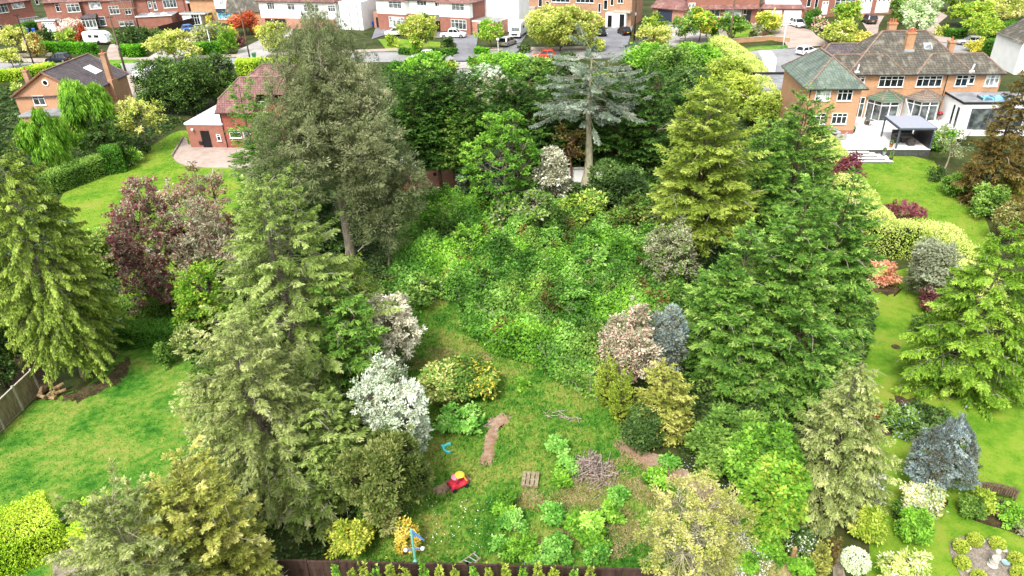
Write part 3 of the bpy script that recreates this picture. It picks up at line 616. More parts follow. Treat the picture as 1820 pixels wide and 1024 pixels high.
class House:
    def __init__(s, name, label, A, B=None, z=0, cat='house', group=None, ang=None):
        A = np.array(A, float)
        if B is not None: d = np.array(B, float)-A; ang = math.atan2(d[1], d[0])
        s.O = A; s.O[2] = z; s.u = np.array([math.cos(ang), math.sin(ang), 0]); s.v = np.array([-math.sin(ang), math.cos(ang), 0])
        s.root = empty(name, tuple(s.O), ang, label, cat, group)
    def on(s, x, y, v=0):      # pixel on facade plane v -> (u, z)
        d = ray(x, y); t = ((s.O-CAM)@s.v+v)/(d@s.v); p = CAM+d*t-s.O; return p@s.u, p[2]
    def side(s, x, y, u):      # pixel on side plane -> (v, z)
        d = ray(x, y); t = ((s.O-CAM)@s.u+u)/(d@s.u); p = CAM+d*t-s.O; return p@s.v, p[2]
    def at(s, x, y, z):
        p = P(x, y, z+s.O[2])-s.O; return p@s.u, p@s.v
    def box(s, part, mat, *b, parent=None):
        m = MB(); m.box(*b); return m.build(part, mat, parent or s.root)
    def win(s, x0, y0, x1, y1, v=0, cols=3, top=True, glass=None, door=False, name='window', solidm=None, sideu=None, size=None):
        xm, ym = (x0+x1)/2, (y0+y1)/2
        if size: a0, a1, z0, z1 = size
        else:
            f = (lambda x, y: s.on(x, y, v)) if sideu is None else (lambda x, y: s.side(x, y, sideu))
            a0 = f(x0, ym)[0]; a1 = f(x1, ym)[0]; z1 = f(xm, y0)[1]; z0 = f(xm, y1)[1]
        if a0 > a1: a0, a1 = a1, a0
        z0 = max(z0, .02)
        m = MB(); e = .07
        if sideu is None: bx = lambda q, p0, p1, d0, d1, c0, c1: q.box(p0, p1, v-d1, v-d0, c0, c1)
        elif sideu > 0: bx = lambda q, p0, p1, d0, d1, c0, c1: q.box(sideu+d0, sideu+d1, p0, p1, c0, c1)
        else: bx = lambda q, p0, p1, d0, d1, c0, c1: q.box(sideu-d1, sideu-d0, p0, p1, c0, c1)
        bx(m, a0, a0+e, -.02, .06, z0, z1); bx(m, a1-e, a1, -.02, .06, z0, z1)
        bx(m, a0+e, a1-e, -.02, .06, z1-e, z1); bx(m, a0+e, a1-e, -.02, .06, z0, z0+e)
        if not door: bx(m, a0-.05, a1+.05, -.02, .13, z0-.07, z0-.002)
        for k in range(1, cols):
            c = a0+(a1-a0)*k/cols; bx(m, c-.035, c+.035, -.02, .055, z0+e, z1-e)
        if top:
            zt = z0+(z1-z0)*.68
            for k in range(cols): bx(m, a0+(a1-a0)*k/cols+.036, a0+(a1-a0)*(k+1)/cols-.036, -.02, .05, zt-.03, zt+.03)
        fo = m.build(name, M_white, s.root)
        m = MB(); bx(m, a0+.03, a1-.03, -.03, .015, z0+.03, z1-.03); m.build('pane', glass or (G_dk if glass is None else glass), fo)
        return fo
    def door(s, x0, y0, x1, y1, v=0, mat=None, size=None, sideu=None, panes=0, name='door'):
        xm, ym = (x0+x1)/2, (y0+y1)/2
        if size: a0, a1, z0, z1 = size
        else: a0 = s.on(x0, ym, v)[0]; a1 = s.on(x1, ym, v)[0]; z1 = s.on(xm, y0, v)[1]; z0 = s.on(xm, y1, v)[1]
        z0 = max(z0, .02) if z0 < .5 else z0
        m = MB(); m.box(a0, a1, v-.05, v+.02, z0, z1)
        nn = max(2, int((a1-a0)/.25))
        if name == 'garage_door':
            for k in range(1, 5): zz = z0+(z1-z0)*k/5; m.box(a0+.02, a1-.02, v-.065, v-.05, zz-.015, zz+.015)
        d = m.build(name, mat or M_white, s.root)
        h = MB(); h.box((a0+a1)/2-.08, (a0+a1)/2+.08, v-.1, v-.066, z0+.9, z0+.95) if name == 'garage_door' else h.box(a1-.16, a1-.1, v-.1, v-.05, z0+.95, z0+1.05)
        h.build('handle', M_dk, d)
        if panes:
            m = MB()
            for k in range(panes):
                c = a0+(a1-a0)*(k+.5)/panes; wq = min(.3, (a1-a0)/panes*.5); m.box(c-wq/2, c+wq/2, v-.075, v-.05, z1-.55, z1-.2)
            m.build('pane', G_dk, d)
        return d
    def gutter(s, u0, u1, v, z, mat=None):
        m = MB(); m.box(u0, u1, v-.12, v-.02, z-.1, z); m.build('gutter', mat or M_dk, s.root)
    def pipe(s, u, v, z0, z1):
        m = MB(); m.cyl((u, v-.08, z0), (u, v-.08, z1), .05, n=6); m.build('drainpipe', M_dk, s.root)
    def chimney(s, u, v, z0, z1, w=.9, d=.6, mat=None, pots=2, parent=None):
        m = MB(); m.box(u-w/2, u+w/2, v-d/2, v+d/2, z0, z1); m.box(u-w/2-.07, u+w/2+.07, v-d/2-.07, v+d/2+.07, z1, z1+.16)
        c = m.build('chimney', mat or B_org, parent or s.root); m = MB()
        for k in range(pots):
            x = u+(k-(pots-1)/2)*w/max(pots, 1); m.cyl((x, v, z1+.16), (x, v, z1+.6), .13, .1, 8)
        m.build('chimney_pot', M_terr, c)
        m = MB(); m.box(u-w/2-.12, u+w/2+.12, v-d/2-.25, v-d/2-.004, z0+.0, z0+.25); m.build('lead_flashing', M_lead, c)
        return c
    def hip(s, mat, u0, u1, v0, v1, z, rise, l=True, r=True, part='roof', f=1.0, ridge=True, under=True):
        """hipped (or gabled where l / r is False) roof; ridge along u when wider, else along v"""
        m = MB(); th = .14
        if (u1-u0) >= (v1-v0):
            hw = (v1-v0)/2*f; vm = (v0+v1)/2; a = (u0+(hw if l else 0), vm, z+rise); b = (u1-(hw if r else 0), vm, z+rise)
        else:
            hw = (u1-u0)/2*f; um = (u0+u1)/2; a = (um, v0+(hw if l else 0), z+rise); b = (um, v1-(hw if r else 0), z+rise)
        p = [(u0, v0, z), (u1, v0, z), (u1, v1, z), (u0, v1, z)]
        if (u1-u0) >= (v1-v0): fs = [(p[0], p[1], b, a), (p[2], p[3], a, b), (p[3], p[0], a), (p[1], p[2], b)]
        else: fs = [(p[1], p[2], b, a), (p[3], p[0], a, b), (p[0], p[1], a), (p[2], p[3], b)]
        if not l: fs = [q_ for i_, q_ in enumerate(fs) if i_ != 2]
        if not r: fs = [q_ for q_ in fs if q_[:2] != ((p[1], p[2]) if (u1-u0) >= (v1-v0) else (p[2], p[3]))]
        for q in fs: m.poly(q)
        q = [(x, y, z-th) for x, y, _ in p]
        for i in range(4): m.poly([q[i], q[(i+1) % 4], p[(i+1) % 4], p[i]])
        m.poly(q[::-1]); o = m.build(part, mat, s.root)
        if ridge:
            m = MB(); m.bar(Vector(a)+Vector((0, 0, .03)), Vector(b)+Vector((0, 0, .03)), .24, .12)
            ends = ((p[0], a), (p[3], a), (p[1], b), (p[2], b)) if (u1-u0) >= (v1-v0) else ((p[0], a), (p[1], a), (p[3], b), (p[2], b))
            for e0, e1 in ends: m.bar(Vector(e0)+Vector((0, 0, .03)), Vector(e1)+Vector((0, 0, .03)), .2, .1)
            m.build('ridge_tiles', M_ply, o)
        return o
def flatroof(h, u0, u1, v0, v1, z, mat, part='flat_roof', edge=M_white):
    m = MB(); m.box(u0, u1, v0, v1, z, z+.12, 0); m.box(u0-.06, u1+.06, v0-.06, v0-.003, z-.08, z+.17, 1)
    m.box(u0-.06, u0-.003, v0, v1+.06, z-.08, z+.17, 1); m.box(u1+.003, u1+.06, v0, v1+.06, z-.08, z+.17, 1)
    return m.build(part, [mat, edge], h.root)

# ---- large semi detached house on the right
h = House('brick_house', 'large buff brick house with green and grey hipped roofs behind the white patio', P(1418.7, 238.4, PZ), P(1512.5, 238.4, PZ), 0)
HR = h
h.box('wall', B_org, .25, 5.95, 0, 10.8, 0, 5.85)
h.box('wall', B_buff, 3.2, 23.6, 6.5, 14.9, 0, 5.8)
h.box('plinth', B_red, .22, 5.98, -.03, .3, 0, PZ+.45)
h.hip(T_green, -.1, 6.5, -.38, 11.2, 5.95, 2.7)
h.hip(T_grey, 6.3, 20.3, 6.1, 15.2, 5.97, 4.05)
h.hip(T_grey, 2.9, 13.0, 6.13, 10.4, 5.93, 1.9)
h.hip(T_grey, 14.0, 23.8, 6.13, 10.3, 5.93, 1.9)
h.hip(T_dark, 2.9, 11.5, 9.6, 15.1, 5.94, 2.4)
h.gutter(-.1, 6.5, -.38, 5.9); h.gutter(6.6, 23.8, 6.1, 5.92)
h.pipe(.5, 0, .7, 5.8); h.pipe(7.6, 6.5, .7, 5.8); h.pipe(17.6, 6.5, .7, 5.8)
for (x0, y0, x1, y1, gl) in ((1449, 159, 1476, 179, G_cur), (1488, 159, 1515, 179, None), (1440, 201, 1467, 220, None), (1478, 201, 1505, 220, None)): h.win(x0, y0, x1, y1, 0, 3, glass=gl)
for (x0, y0, x1, y1, c) in ((1522, 136, 1537, 147, 2), (1562, 135, 1606, 154.5, 4), (1629, 134.5, 1674, 154, 4), (1698, 133.5, 1720, 153.5, 2), (1722, 133.5, 1732, 149, 1), (1751, 133, 1775, 153.5, 3)):
    h.win(x0, y0, x1, y1, 6.5, c, glass=G_cur if x0 > 1740 else None)
h.win(0, 0, 0, 0, 6.5, 2, size=(7.95, 9.0, PZ+.05, PZ+2.5), glass=G_mid, door=True, name='patio_door')
for bi_, (ua, ub, uc, ud, tm) in enumerate(((9.3, 10.35, 12.25, 13.3, T_grn2), (13.75, 14.8, 16.6, 17.6, T_brn))):
    vb, vf = 6.5, 4.85; za, zb = PZ, 3.15
    pts = [(ua, vb), (ub, vf), (uc, vf), (ud, vb)]
    fm = MB(); gm = MB()
    for k in range(3):
        (x0, y0), (x1, y1) = pts[k], pts[k+1]; a = Vector((x0, y0, 0)); b = Vector((x1, y1, 0)); nseg = 2 if k != 1 else 2
        d = (b-a).normalized(); nn = Vector((d.y, -d.x, 0))
        for j in range(nseg+1):
            q = a+(b-a)*(j/nseg); wd = .13 if j in (0, nseg) else (.16 if k == 1 else .08)
            fm.bar((q.x, q.y, za), (q.x, q.y, zb), wd, .1)
        for zz, t_ in ((za+.06, .12), (zb-.06, .12), (zb-.5, .07)): fm.bar((a.x, a.y, zz), (b.x, b.y, zz), .09, t_)
        gm.poly([(x0, y0, za), (x1, y1, za), (x1, y1, zb), (x0, y0, zb)])
    fo = fm.build('bay_window', M_white, h.root); gm.build('pane', G_mid, fo)
    um = (ua+ud)/2; zr = h.on(1580, 158, 6.5)[1]; o_ = .3; m = MB()
    q = [(ua-.35, vb-.01), (ub-.2, vf-o_), (uc+.2, vf-o_), (ud+.3, vb-.01)]; ap = (um, vb-.02, zr)
    for k in range(3): m.poly([(*q[k], zb+.05), (*q[k+1], zb+.05), ap])
    m.poly([(*p_, zb+.04) for p_ in q][::-1]); ro = m.build('bay_roof', tm, h.root)
    m = MB()
    for k in (0, 1, 2, 3): m.bar((*q[k], zb+.09), ap, .16, .08)
    m.build('ridge_tiles', M_ply, ro)
ww, wz = h.on(1578, 75, 8.4), 0
h.chimney(12.1, 11.4, 9.0, 10.7, .9, .7, B_buff, 3); h.chimney(13.5, 9.0, 8.0, 10.0, .9, .7, B_buff, 3); h.chimney(18.4, 9.3, 7.0, 8.9, .6, .7, B_buff, 1)
sk = MB(); a0 = h.at(1642, 76, 8.2); 
def onslope(px, py, v0=6.1, z0=5.97, sl=4.05/4.55):   # pixel onto front roof slope
    n = -sl*h.v+np.array([0, 0, 1.]); p0 = h.O+h.v*v0+np.array([0, 0, z0]); d = ray(px, py); t = ((p0-CAM)@n)/(d@n); p = CAM+d*t-h.O; return np.array([p@h.u, p@h.v, p[2]])
q = [onslope(*p_) for p_ in ((1641.5, 77), (1654, 77), (1656.5, 88), (1643, 88))]; up_ = np.array([0, -.05, .06])
m = MB(); m.poly([tuple(p_+up_*1.3) for p_ in q][::-1]); m.poly([tuple(p_) for p_ in q][::-1]); 
for k in range(4): m.bar(tuple(q[k]+up_*.7), tuple(q[(k+1) % 4]+up_*.7), .14, .12, 1)
m.build('skylight', [G_cur, M_lead], h.root)
for (x, y) in ((1522, 129), (1726, 128)):
    p_ = onslope(x, y); m = MB(); m.bar(tuple(p_), tuple(p_+[.15, 0, .9]), .12); m.bar(tuple(p_+[-.2, 0, .08]), tuple(p_+[.3, 0, .08]), .2); m.build('roof_vent', M_white, h.root)
# white extension
h.box('extension', M_render, 17.9, 25.5, 1.75, 6.48, 0, 3.7)
flatroof(h, 17.85, 25.6, 1.7, 6.45, 3.7, M_felt, edge=M_dk)
m = MB(); m.box(20.2, 23.8, 2.6, 3.9, 3.82, 4.05, 0); [m.box(a, a+.06, 2.55, 3.95, 3.8, 4.1, 1) for a in (20.15, 21.4, 22.6, 23.8)]; m.build('roof_light', [G_blue, M_ant], h.root)
for (va, vb_) in ((2.3, 2.75), (3.4, 3.8)):
    m = MB(); m.box(17.87, 17.9, va, vb_, PZ+.1, PZ+2.3); m.build('side_window', G_dk, h.root)
m = MB(); m.box(19.0, 24.5, 1.70, 1.745, PZ, PZ+2.3, 0)
for a in (18.9, 20.8, 22.6, 24.5): m.box(a, a+.1, 1.66, 1.745, PZ, PZ+2.35, 1)
m.box(18.9, 24.6, 1.66, 1.74, PZ+2.3, PZ+2.4, 1); m.build('sliding_door', [G_mid, M_ant], h.root)
m = MB()   # low fence panel between the two bays
m.poly([(13.5, 6.4, PZ), (13.5, 4.2, PZ), (13.5, 4.2, PZ+1.0), (13.5, 6.4, PZ+2.4)]); m.poly([(13.56, 6.4, PZ), (13.56, 4.2, PZ), (13.56, 4.2, PZ+1.0), (13.56, 6.4, PZ+2.4)][::-1])
m.poly([(13.5, 6.4, PZ+2.4), (13.5, 4.2, PZ+1.0), (13.56, 4.2, PZ+1.0), (13.56, 6.4, PZ+2.4)]); m.poly([(13.5, 4.2, PZ), (13.56, 4.2, PZ), (13.56, 4.2, PZ+1), (13.5, 4.2, PZ+1)])
m.build('screen_panel', M_white, h.root)
# garage at the left of the house
h.box('garage', B_org, -1.4, .2, 12.2, 20.5, 0, 2.5); m = MB(); m.box(-1.5, 3.1, 12.0, 20.8, 2.5, 2.7, 0); m.box(-1.55, 3.1, 20.8, 21.1, 2.4, 3.0, 1); m.build('garage_roof', [M_felt, M_dk], h.root)
m = MB(); m.poly([(-2.6, 11.6, 2.0), (-1.5, 12.0, 2.75), (-1.5, 20.5, 2.75), (-2.6, 20.9, 2.0)][::-1]); m.poly([(-2.6, 11.6, 2.0), (2.8, 11.6, 2.0), (2.8, 12.3, 2.75), (-1.5, 12.3, 2.75)]); m.build('garage_tiles', T_green, h.root)
# patio wall
m = MB(); u0, u1 = .84, 12.2; m.box(u0, u1, -5.42, -5.2, 0, PZ-.02, 0); m.box(u0-.02, u1, -5.47, -5.15, PZ-.02, PZ+.03, 1)
tag(mkmesh('patio_wall', [HR.O+HR.u*x+HR.v*y+np.array([0, 0, z]) for x, y, z in m.v], m.f, [solid('dark_stone', '4c4e4c', .8, var=.25, scale=6), M_slab], mi=m.m), 'dark retaining wall with pale coping along the front edge of the white patio', 'wall')
# steps
r = empty('garden_steps', tuple(HR.O+HR.u*4.6+HR.v*(-5.5)), math.atan2(HR.u[1], HR.u[0]), 'pyramid of white slab steps leading from the patio to the lawn', 'steps')
for k in range(4):
    hw = 3.2-k*.65; z1 = .15*(k+1); m = MB(); m.box(-hw, hw, -2.05+k*.5, .02, z1-.15, z1-.045, 1); m.box(-hw-.04, hw+.04, -2.1+k*.5, .02, z1-.045, z1, 0)
    m.build('tread', [M_slab, M_dk], r)

# ---- red tiled brick house, left of the pine
h = House('brick_house', 'red brick house with red tiled roof and white flat roofed extension beside the curved patio', P(339, 263.3), P(432.8, 264.3), 0)
h.box('extension', B_red, .1, 4.75, 0, 10, 0, 2.92); flatroof(h, .05, 4.8, -.05, 10.1, 2.95, M_flat)
h.box('wall', B_dred, 4.75, 8.7, .004, 9.5, 0, 4.35)
h.box('wall', B_dred, 8.7, 14, 1.8, 13, 0, 4.9)
m = MB(); E = [(4.35, -.35, 4.4), (9.0, -.35, 4.4), (9.0, 1.5, 6.05), (14.4, 1.5, 6.05), (14.4, 3.3, 7.65), (6.4, 3.3, 7.65), (4.35, 1.0, 5.6)]
m.poly(E); m.poly([(4.35, 1.0, 5.6), (6.4, 3.3, 7.65), (4.35, 5.6, 5.6)]); m.poly([(14.4, 3.3, 7.65), (14.4, 9.8, 1.9+4.4-1.6), (4.35, 9.8, 4.7-.0), (4.35, 5.6, 5.6), (6.4, 3.3, 7.65)])
m.poly([(4.35, -.35, 4.26), (4.35, -.35, 4.4), (4.35, 1.0, 5.6), (4.35, 5.6, 5.6), (4.35, 9.8, 4.7), (4.35, 9.8, 4.26)]); m.poly([(4.35, -.35, 4.26), (9, -.35, 4.26), (9, -.35, 4.4), (4.35, -.35, 4.4)])
m.poly([(9, -.35, 4.26), (9, 1.5, 4.26), (9, 1.5, 6.05), (9, -.35, 4.4)]); ro = m.build('roof', T_red, h.root)
m = MB(); m.bar((6.4, 3.3, 7.68), (14.4, 3.3, 7.68), .22, .12); m.bar((4.35, 1.0, 5.63), (6.4, 3.3, 7.68), .2, .1); m.build('ridge_tiles', M_ply, ro)
h.box('wall', B_dred, 2.6, 10, 9.5, 15.5, 0, 4.6); h.hip(T_red, 1.8, 12.5, 9.0, 15.8, 4.7, 2.6)
h.gutter(4.35, 9.0, -.35, 4.38); h.pipe(4.8, 0, .1, 4.2); h.pipe(8.5, 0, 2.0, 4.2)
h.door(360, 235, 379, 263.6, 0, M_door, size=(1.75, 2.85, .05, 2.15)); h.win(389, 234, 397, 245, 0, 1, size=(3.7, 4.2, .95, 1.75)); h.win(408, 231, 429, 245, 0, 1)
h.win(434, 231, 447, 261, 0, 1, door=True, name='patio_door', glass=G_mid); h.win(458, 180, 472, 190, 1.8, 2)
m = MB(); m.lathe([(.02, -.17), (.13, -.11), (.17, 0), (.13, .11), (.02, .17)], (.95, -.25, 2.35), 12); m.build('globe_lamp', M_white, h.root, smooth=True)
m = MB(); m.box(1.3, 1.75, -.12, -.002, .45, .85); m.build('vent_box', M_dk, h.root)

# ---- gabled brick house with the dark roof
h = House('brick_house', 'orange brick house with dark gabled roof, tall chimney and one white skylight', (-64.8, 94.3, 0), ang=0)
h.box('wall', B_org, 0, 9.5, 0, 11.5, 0, 4.3); m = MB(); m.poly([(0, 0, 4.3), (9.5, 0, 4.3), (4.75, 0, 7.05)]); m.build('gable', B_org, h.root); m = MB(); m.poly([(0, 11.5, 4.3), (4.75, 11.5, 7.05), (9.5, 11.5, 4.3)]); m.build('gable', B_org, h.root)
h.hip(T_dark, -.25, 9.75, -.3, 11.8, 4.25, 3.0, l=False, r=False)
m = MB(); m.bar((-.25, -.33, 4.2), (4.75, -.33, 7.2), .05, .16); m.bar((9.75, -.33, 4.2), (4.75, -.33, 7.2), .05, .16); m.build('bargeboard', M_terr, h.root)
h.win(59, 170, 80, 187, 0, 2, glass=G_mid)
uu, zz = h.on(80.7, 147, 0); m = MB(); m.cyl((uu, -.08, zz), (uu, .02, zz), .42, n=18, m=0); m.cyl((uu, -.1, zz), (uu, -.07, zz), .28, n=16, m=1); m.build('round_window', [M_white, G_dk], h.root)
h.box('chimney_breast', B_org, 9.5, 10.1, 6.0, 7.6, 0, 4.6); h.chimney(9.6, 6.8, 4.2, 8.0, .65, .75, B_brn, 1); h.chimney(0.0, 4.0, 4.0, 6.6, .6, .6, B_brn, 1)
def slope2(u, v): return (u, v, 4.25+(9.75-u)*.6+.0)
m = MB(); q = [slope2(6.4, 6.6), slope2(7.9, 6.6), slope2(7.9, 8.4), slope2(6.4, 8.4)]; m.hexa([(a, b, c-.05) for a, b, c in q]+[(a+.04, b, c+.1) for a, b, c in q]); m.build('skylight', M_white, h.root)
m = MB(); m.box(2.0, 8.0, -3.0, -.02, 0, 2.3, 0); m.box(1.7, 8.3, -3.3, -.02, 2.3, 2.5, 1); m.build('lean_to', [B_org, M_felt], h.root)
h.pipe(9.3, 0, .2, 4.2)
h = House('brick_house', 'corner of a brown tiled house cut off at the left edge beside the weeping trees', (-80.5, 84, 0), ang=-.15)
h.box('wall', B_buff, 0, 10.5, 0, 9, 0, 4.4); h.hip(T_brn, -.4, 11, -.4, 9.4, 4.4, 3.0); h.gutter(-.4, 11, -.4, 4.4, M_white); h.win(0, 0, 0, 0, 0, 2, size=(7.5, 9, 2.6, 3.9)); h.pipe(10.3, 0, .1, 4.3)

# ---- brick garage behind the dark conifers
h = House('brick_garage', 'low pale brick garage with white flat roof glimpsed between conifer trunks', P(715, 344), P(838, 338), 0, cat='garage')
L_ = np.linalg.norm(P(838, 338)-P(715, 344)); h.box('wall', B_pink, 0, L_, 0, 6, 0, 2.6); flatroof(h, -.1, L_+.1, -.1, 6, 2.6, M_flat, edge=M_dk)
h.win(822, 303, 830, 319, 0, 2, size=(L_-1.0, L_-.4, .9, 2.2)); m = MB(); m.box(L_*.47, L_*.47+.3, -.03, .0-.002, 1.7, 2.0); m.build('vent_box', M_dk, h.root)
h.door(0, 0, 0, 0, 0, M_terr, size=(.1, 1.0, .05, 1.5))
h = House('terrace_wall', 'pale garden wall glimpsed left of the cedar trunk', P(1000, 328), P(1085, 324), 0, cat='wall')
h.box('wall', M_render, 0, 5.5, 0, .4, 0, 1.5); h.box('coping', M_cap, -.05, 5.55, -.05, .45, 1.502, 1.6)

# ---- the row of houses across the street
def row(name, label, A, B, wallm, depth=9, ez=6.1, roofm=None, rise=3.2, over=.45, group=None, l=True, r=True):
    h = House(name, label, P(*A), P(*B), 0, group=group); h.L = np.linalg.norm(P(*B)-P(*A)); h.ez = ez
    h.box('wall', wallm, 0, h.L, 0, depth, 0, ez)
    if roofm: h.hip(roofm, -over, h.L+over, -over, depth+over, ez+.02, rise, l=l, r=r); h.gutter(-over, h.L+over, -over, ez)
    return h
GR = 'houses across the street'
h = row('brick_house', 'red brick house with white windows cut off by the top left corner', (-60, 66), (70, 47), B_red, roofm=T_dred, group=GR)
h.win(-5, 6, 14, 23, 0, 3, glass=G_mid); h.win(20, 3, 43, 15, 0, 4, glass=G_cur); h.win(62, -4, 68, 8, 0, 1); h.win(-5, 45, 6, 58, 0, 2)
g_ = House('conservatory', 'white lean-to conservatory against the side of the top left house', P(38, 52), P(66, 48), 0, cat='conservatory')
g_.box('glazing', G_cur, 0, 4.2, 0, 6, 0, 2.2); m = MB(); m.hexa([(-.1, -.2, 2.2), (4.6, -.2, 2.2), (4.6, 8, 2.2), (-.1, 8, 2.2), (-.1, -.2, 2.3), (4.6, -.2, 2.3), (4.6, 8, 3.2), (-.1, 8, 3.2)]); m.build('roof', M_felt, g_.root)
m = MB(); [m.box(a, a+.1, -.06, -.003, 0, 2.2) for a in (0, 1.05, 2.1, 3.15, 4.1)]; m.build('frame', M_white, g_.root)
g_ = House('garage', 'small brick garage with white panelled door beside the red brick semi', P(71, 57), P(104, 56), 0, cat='garage'); L_ = np.linalg.norm(P(104, 56)-P(71, 57))
g_.box('wall', B_pink, 0, L_, 0, 6, 0, 2.5); flatroof(g_, -.1, L_+.1, -.2, 6, 2.5, M_felt); g_.door(0, 0, 0, 0, 0, M_white, size=(L_-3.4, L_-.4, .03, 2.15), panes=8, name='garage_door')
h = row('brick_house', 'red brick semi with glazed porch and low flat roofed extension', (92, 54), (341, 41), B_red, roofm=T_dred, group=GR)
L_ = h.L
uA, _ = h.on(112, 20); uB, _ = h.on(147, 20); h.box('bay', B_red, uA, uB, -.9, 0.0, 0, 6.0); uC, _ = h.on(190, 20); uD, _ = h.on(240, 20)
h.box('bay', B_red, uC-.2, uD, -.8, 0, 0, 6.0); h.hip(T_dred, uC-.5, uD+.4, -1.1, 4.0, 6.05, 1.6)
for (x0, y0, x1, y1, v, gl, c) in ((99, 7, 112, 21, 0, None, 2), (119, 7, 142, 21.5, -.9, G_mid, 3), (158, 2, 179, 16, 0, G_cur, 2), (194, 10.5, 212, 25, -.8, G_mid, 3), (222, 15, 233, 25.5, -.8, None, 2), (263, 3, 269, 14.5, 0, G_mid, 1), (272, -1, 278, 18, 0, G_mid, 1), (289, -6, 313, 14, 0, G_mid, 4), (108, 34, 132, 48, -.9, G_mid, 1), (176, 29, 188, 46, 0, G_mid, 1), (329, -8, 337, 5, 0, G_cur, 1)): h.win(x0, y0, x1, y1, v, c, glass=gl)
h.win(212, 37.5, 238, 46, -.8, 3, glass=G_mid)
u0, _ = h.on(151, 40); u1, _ = h.on(176, 40); m = MB(); m.box(u0, u1, -1.7, -.003, 0, 2.4); po = m.build('porch', G_mid, h.root); m = MB(); [m.box(u0+(u1-u0)*k/4-.06, u0+(u1-u0)*k/4+.06, -1.76, -1.69, 0, 2.4) for k in range(5)]; m.box(u0, u1, -1.76, -1.69, 2.0, 2.1); m.box(u0-.06, u1+.06, -1.76, -1.69, 0, .5); m.build('frame', M_white, po)
m = MB(); m.hexa([(u0-.3, -2, 2.4), (u1+.3, -2, 2.4), (u1+.3, -.01, 2.4), (u0-.3, -.01, 2.4), (u0-.3, -2, 2.5), (u1+.3, -2, 2.5), (u1, -.01, 3.3), (u0, -.01, 3.3)]); m.build('porch_roof', T_dark, h.root)
for u_ in (h.on(186, 10)[0], h.on(265, 20)[0], h.on(328, 10)[0]): h.pipe(u_, 0, 0, 6)
e0, _ = h.on(252, 45); e1, _ = h.on(322, 45); h.box('extension', B_red, e0+1.2, e1-.2, -5.5, -.003, 0, 2.7); flatroof(h, e0+1, e1, -5.7, -.01, 2.7, M_felt)
for a in (.35, .7):
    u_ = e0+1+(e1-e0-1)*a; m = MB(); b_ = len(m.v); m.v += [(u_-.7, -3.6, 2.82), (u_+.7, -3.6, 2.82), (u_+.7, -2.2, 2.82), (u_-.7, -2.2, 2.82), (u_, -2.9, 3.2)]
    for f in ((0, 1, 4), (1, 2, 4), (2, 3, 4), (3, 0, 4)): m.f.append([b_+i for i in f]); m.m.append(0)
    m.build('skylight', M_white, h.root)
H2 = h
h = row('brick_house', 'brick house with white and navy cladding and glazed porch left of the grey roof', (345, 41), (430, 41), B_buff, roofm=T_grey, ez=5.6, group=GR)
u0, _ = h.on(386, 20); h.box('cladding_white', M_white, u0, h.L, -.5, -.003, 3.0, 5.5); h.box('cladding_navy', M_navy, u0, h.L, -.56, -.503, 2.5, 3.35)
h.win(386, -3, 398, 8, -.5, 3, glass=G_cur); h.win(405, -3, 418, 8, -.5, 3, glass=G_cur); h.win(387, 20, 416, 34, 0, 4, glass=G_blue)
u1, _ = h.on(343, 30); u2, _ = h.on(367, 30); h.box('porch', M_white, u1-1.2, u2, -2.5, -.003, 0, 2.5); flatroof(h, u1-1.5, u2+1.6, -2.8, 0, 2.5, M_felt)
h.win(0, 0, 0, 0, -2.5, 3, size=(u2-2.4, u2-.3, .05, 2.3), door=True, name='porch_door')
h = row('brick_house', 'brown brick bungalow end with a steep grey tiled roof beside the white house', (425, 48), (478, 46), B_buff, ez=3.2, group=GR); h.hip(T_grey, -2.2, h.L+.4, -.4, 8.4, 3.25, 4.5, l=False, r=False)
h = row('white_house', 'long white rendered house with multi paned windows behind the pine top', (468, 50), (600, 54), M_render, roofm=T_red, ez=5.8, rise=3, group=GR)
L_ = h.L
for (x0, y0, x1, y1, c) in ((475, 5, 488, 17, 3), (511, 7, 524, 18, 2), (540, 9, 566, 21, 4), (583, 10, 596, 21, 3)): h.win(x0, y0, x1, y1, 0, c, glass=G_mid)
h.box('lower_brickwork', B_pink, -.02, L_, -.06, -.003, 0, 2.3); h.box('garage_opening', M_dk, 1.0, 6.5, -.11, -.063, 0, 2.1); h.box('side_wing', M_render, L_-.5, L_+6, 1.0, 9, 0, 5.8); h.pipe(L_+.5, 1, 0, 5.7); h.pipe(L_+3, 1, 0, 5.7); h.pipe(L_+5, 1, 0, 5.7)
h = row('brick_house', 'red brick semi with white upper storey and white vehicles parked outside', (681, 51), (842, 61.5), B_red, roofm=T_dred, ez=6.3, group=GR)
uc0, _ = h.on(728, 30); uc1, _ = h.on(786, 30); L_ = h.L
h.box('upper_render', M_render, -.05, L_+.05, -.07, -.003, 3.5, 6.25)
h.box('bay', B_red, -.1, uc0, -1.3, -.075, 0, 3.4); h.box('bay_render', M_render, -.1, uc0, -1.35, -.075, 3.41, 6.2); h.hip(T_dred, -.6, uc0+.4, -1.8, 4, 6.3, 1.5)
h.box('bay', B_red, uc1+.2, L_+.1, -1.3, -.075, 0, 3.4); h.box('bay_render', M_render, uc1+.2, L_+.1, -1.35, -.075, 3.41, 6.2); h.hip(T_dred, uc1-.3, L_+.6, -1.8, 4, 6.3, 1.5)
for (x0, y0, x1, y1, c, v, gl) in ((691, 2.5, 714, 15, 3, -1.35, G_mid), (692, 30, 719, 48, 4, -1.3, G_cur), (741, -2, 758, 10.5, 3, -.07, G_mid), (773, 0, 786, 12, 3, -.07, None), (803, 7, 825, 19, 3, -1.35, G_mid), (802, 35, 829, 52, 4, -1.3, G_mid)): h.win(x0, y0, x1, y1, v, c, glass=gl)
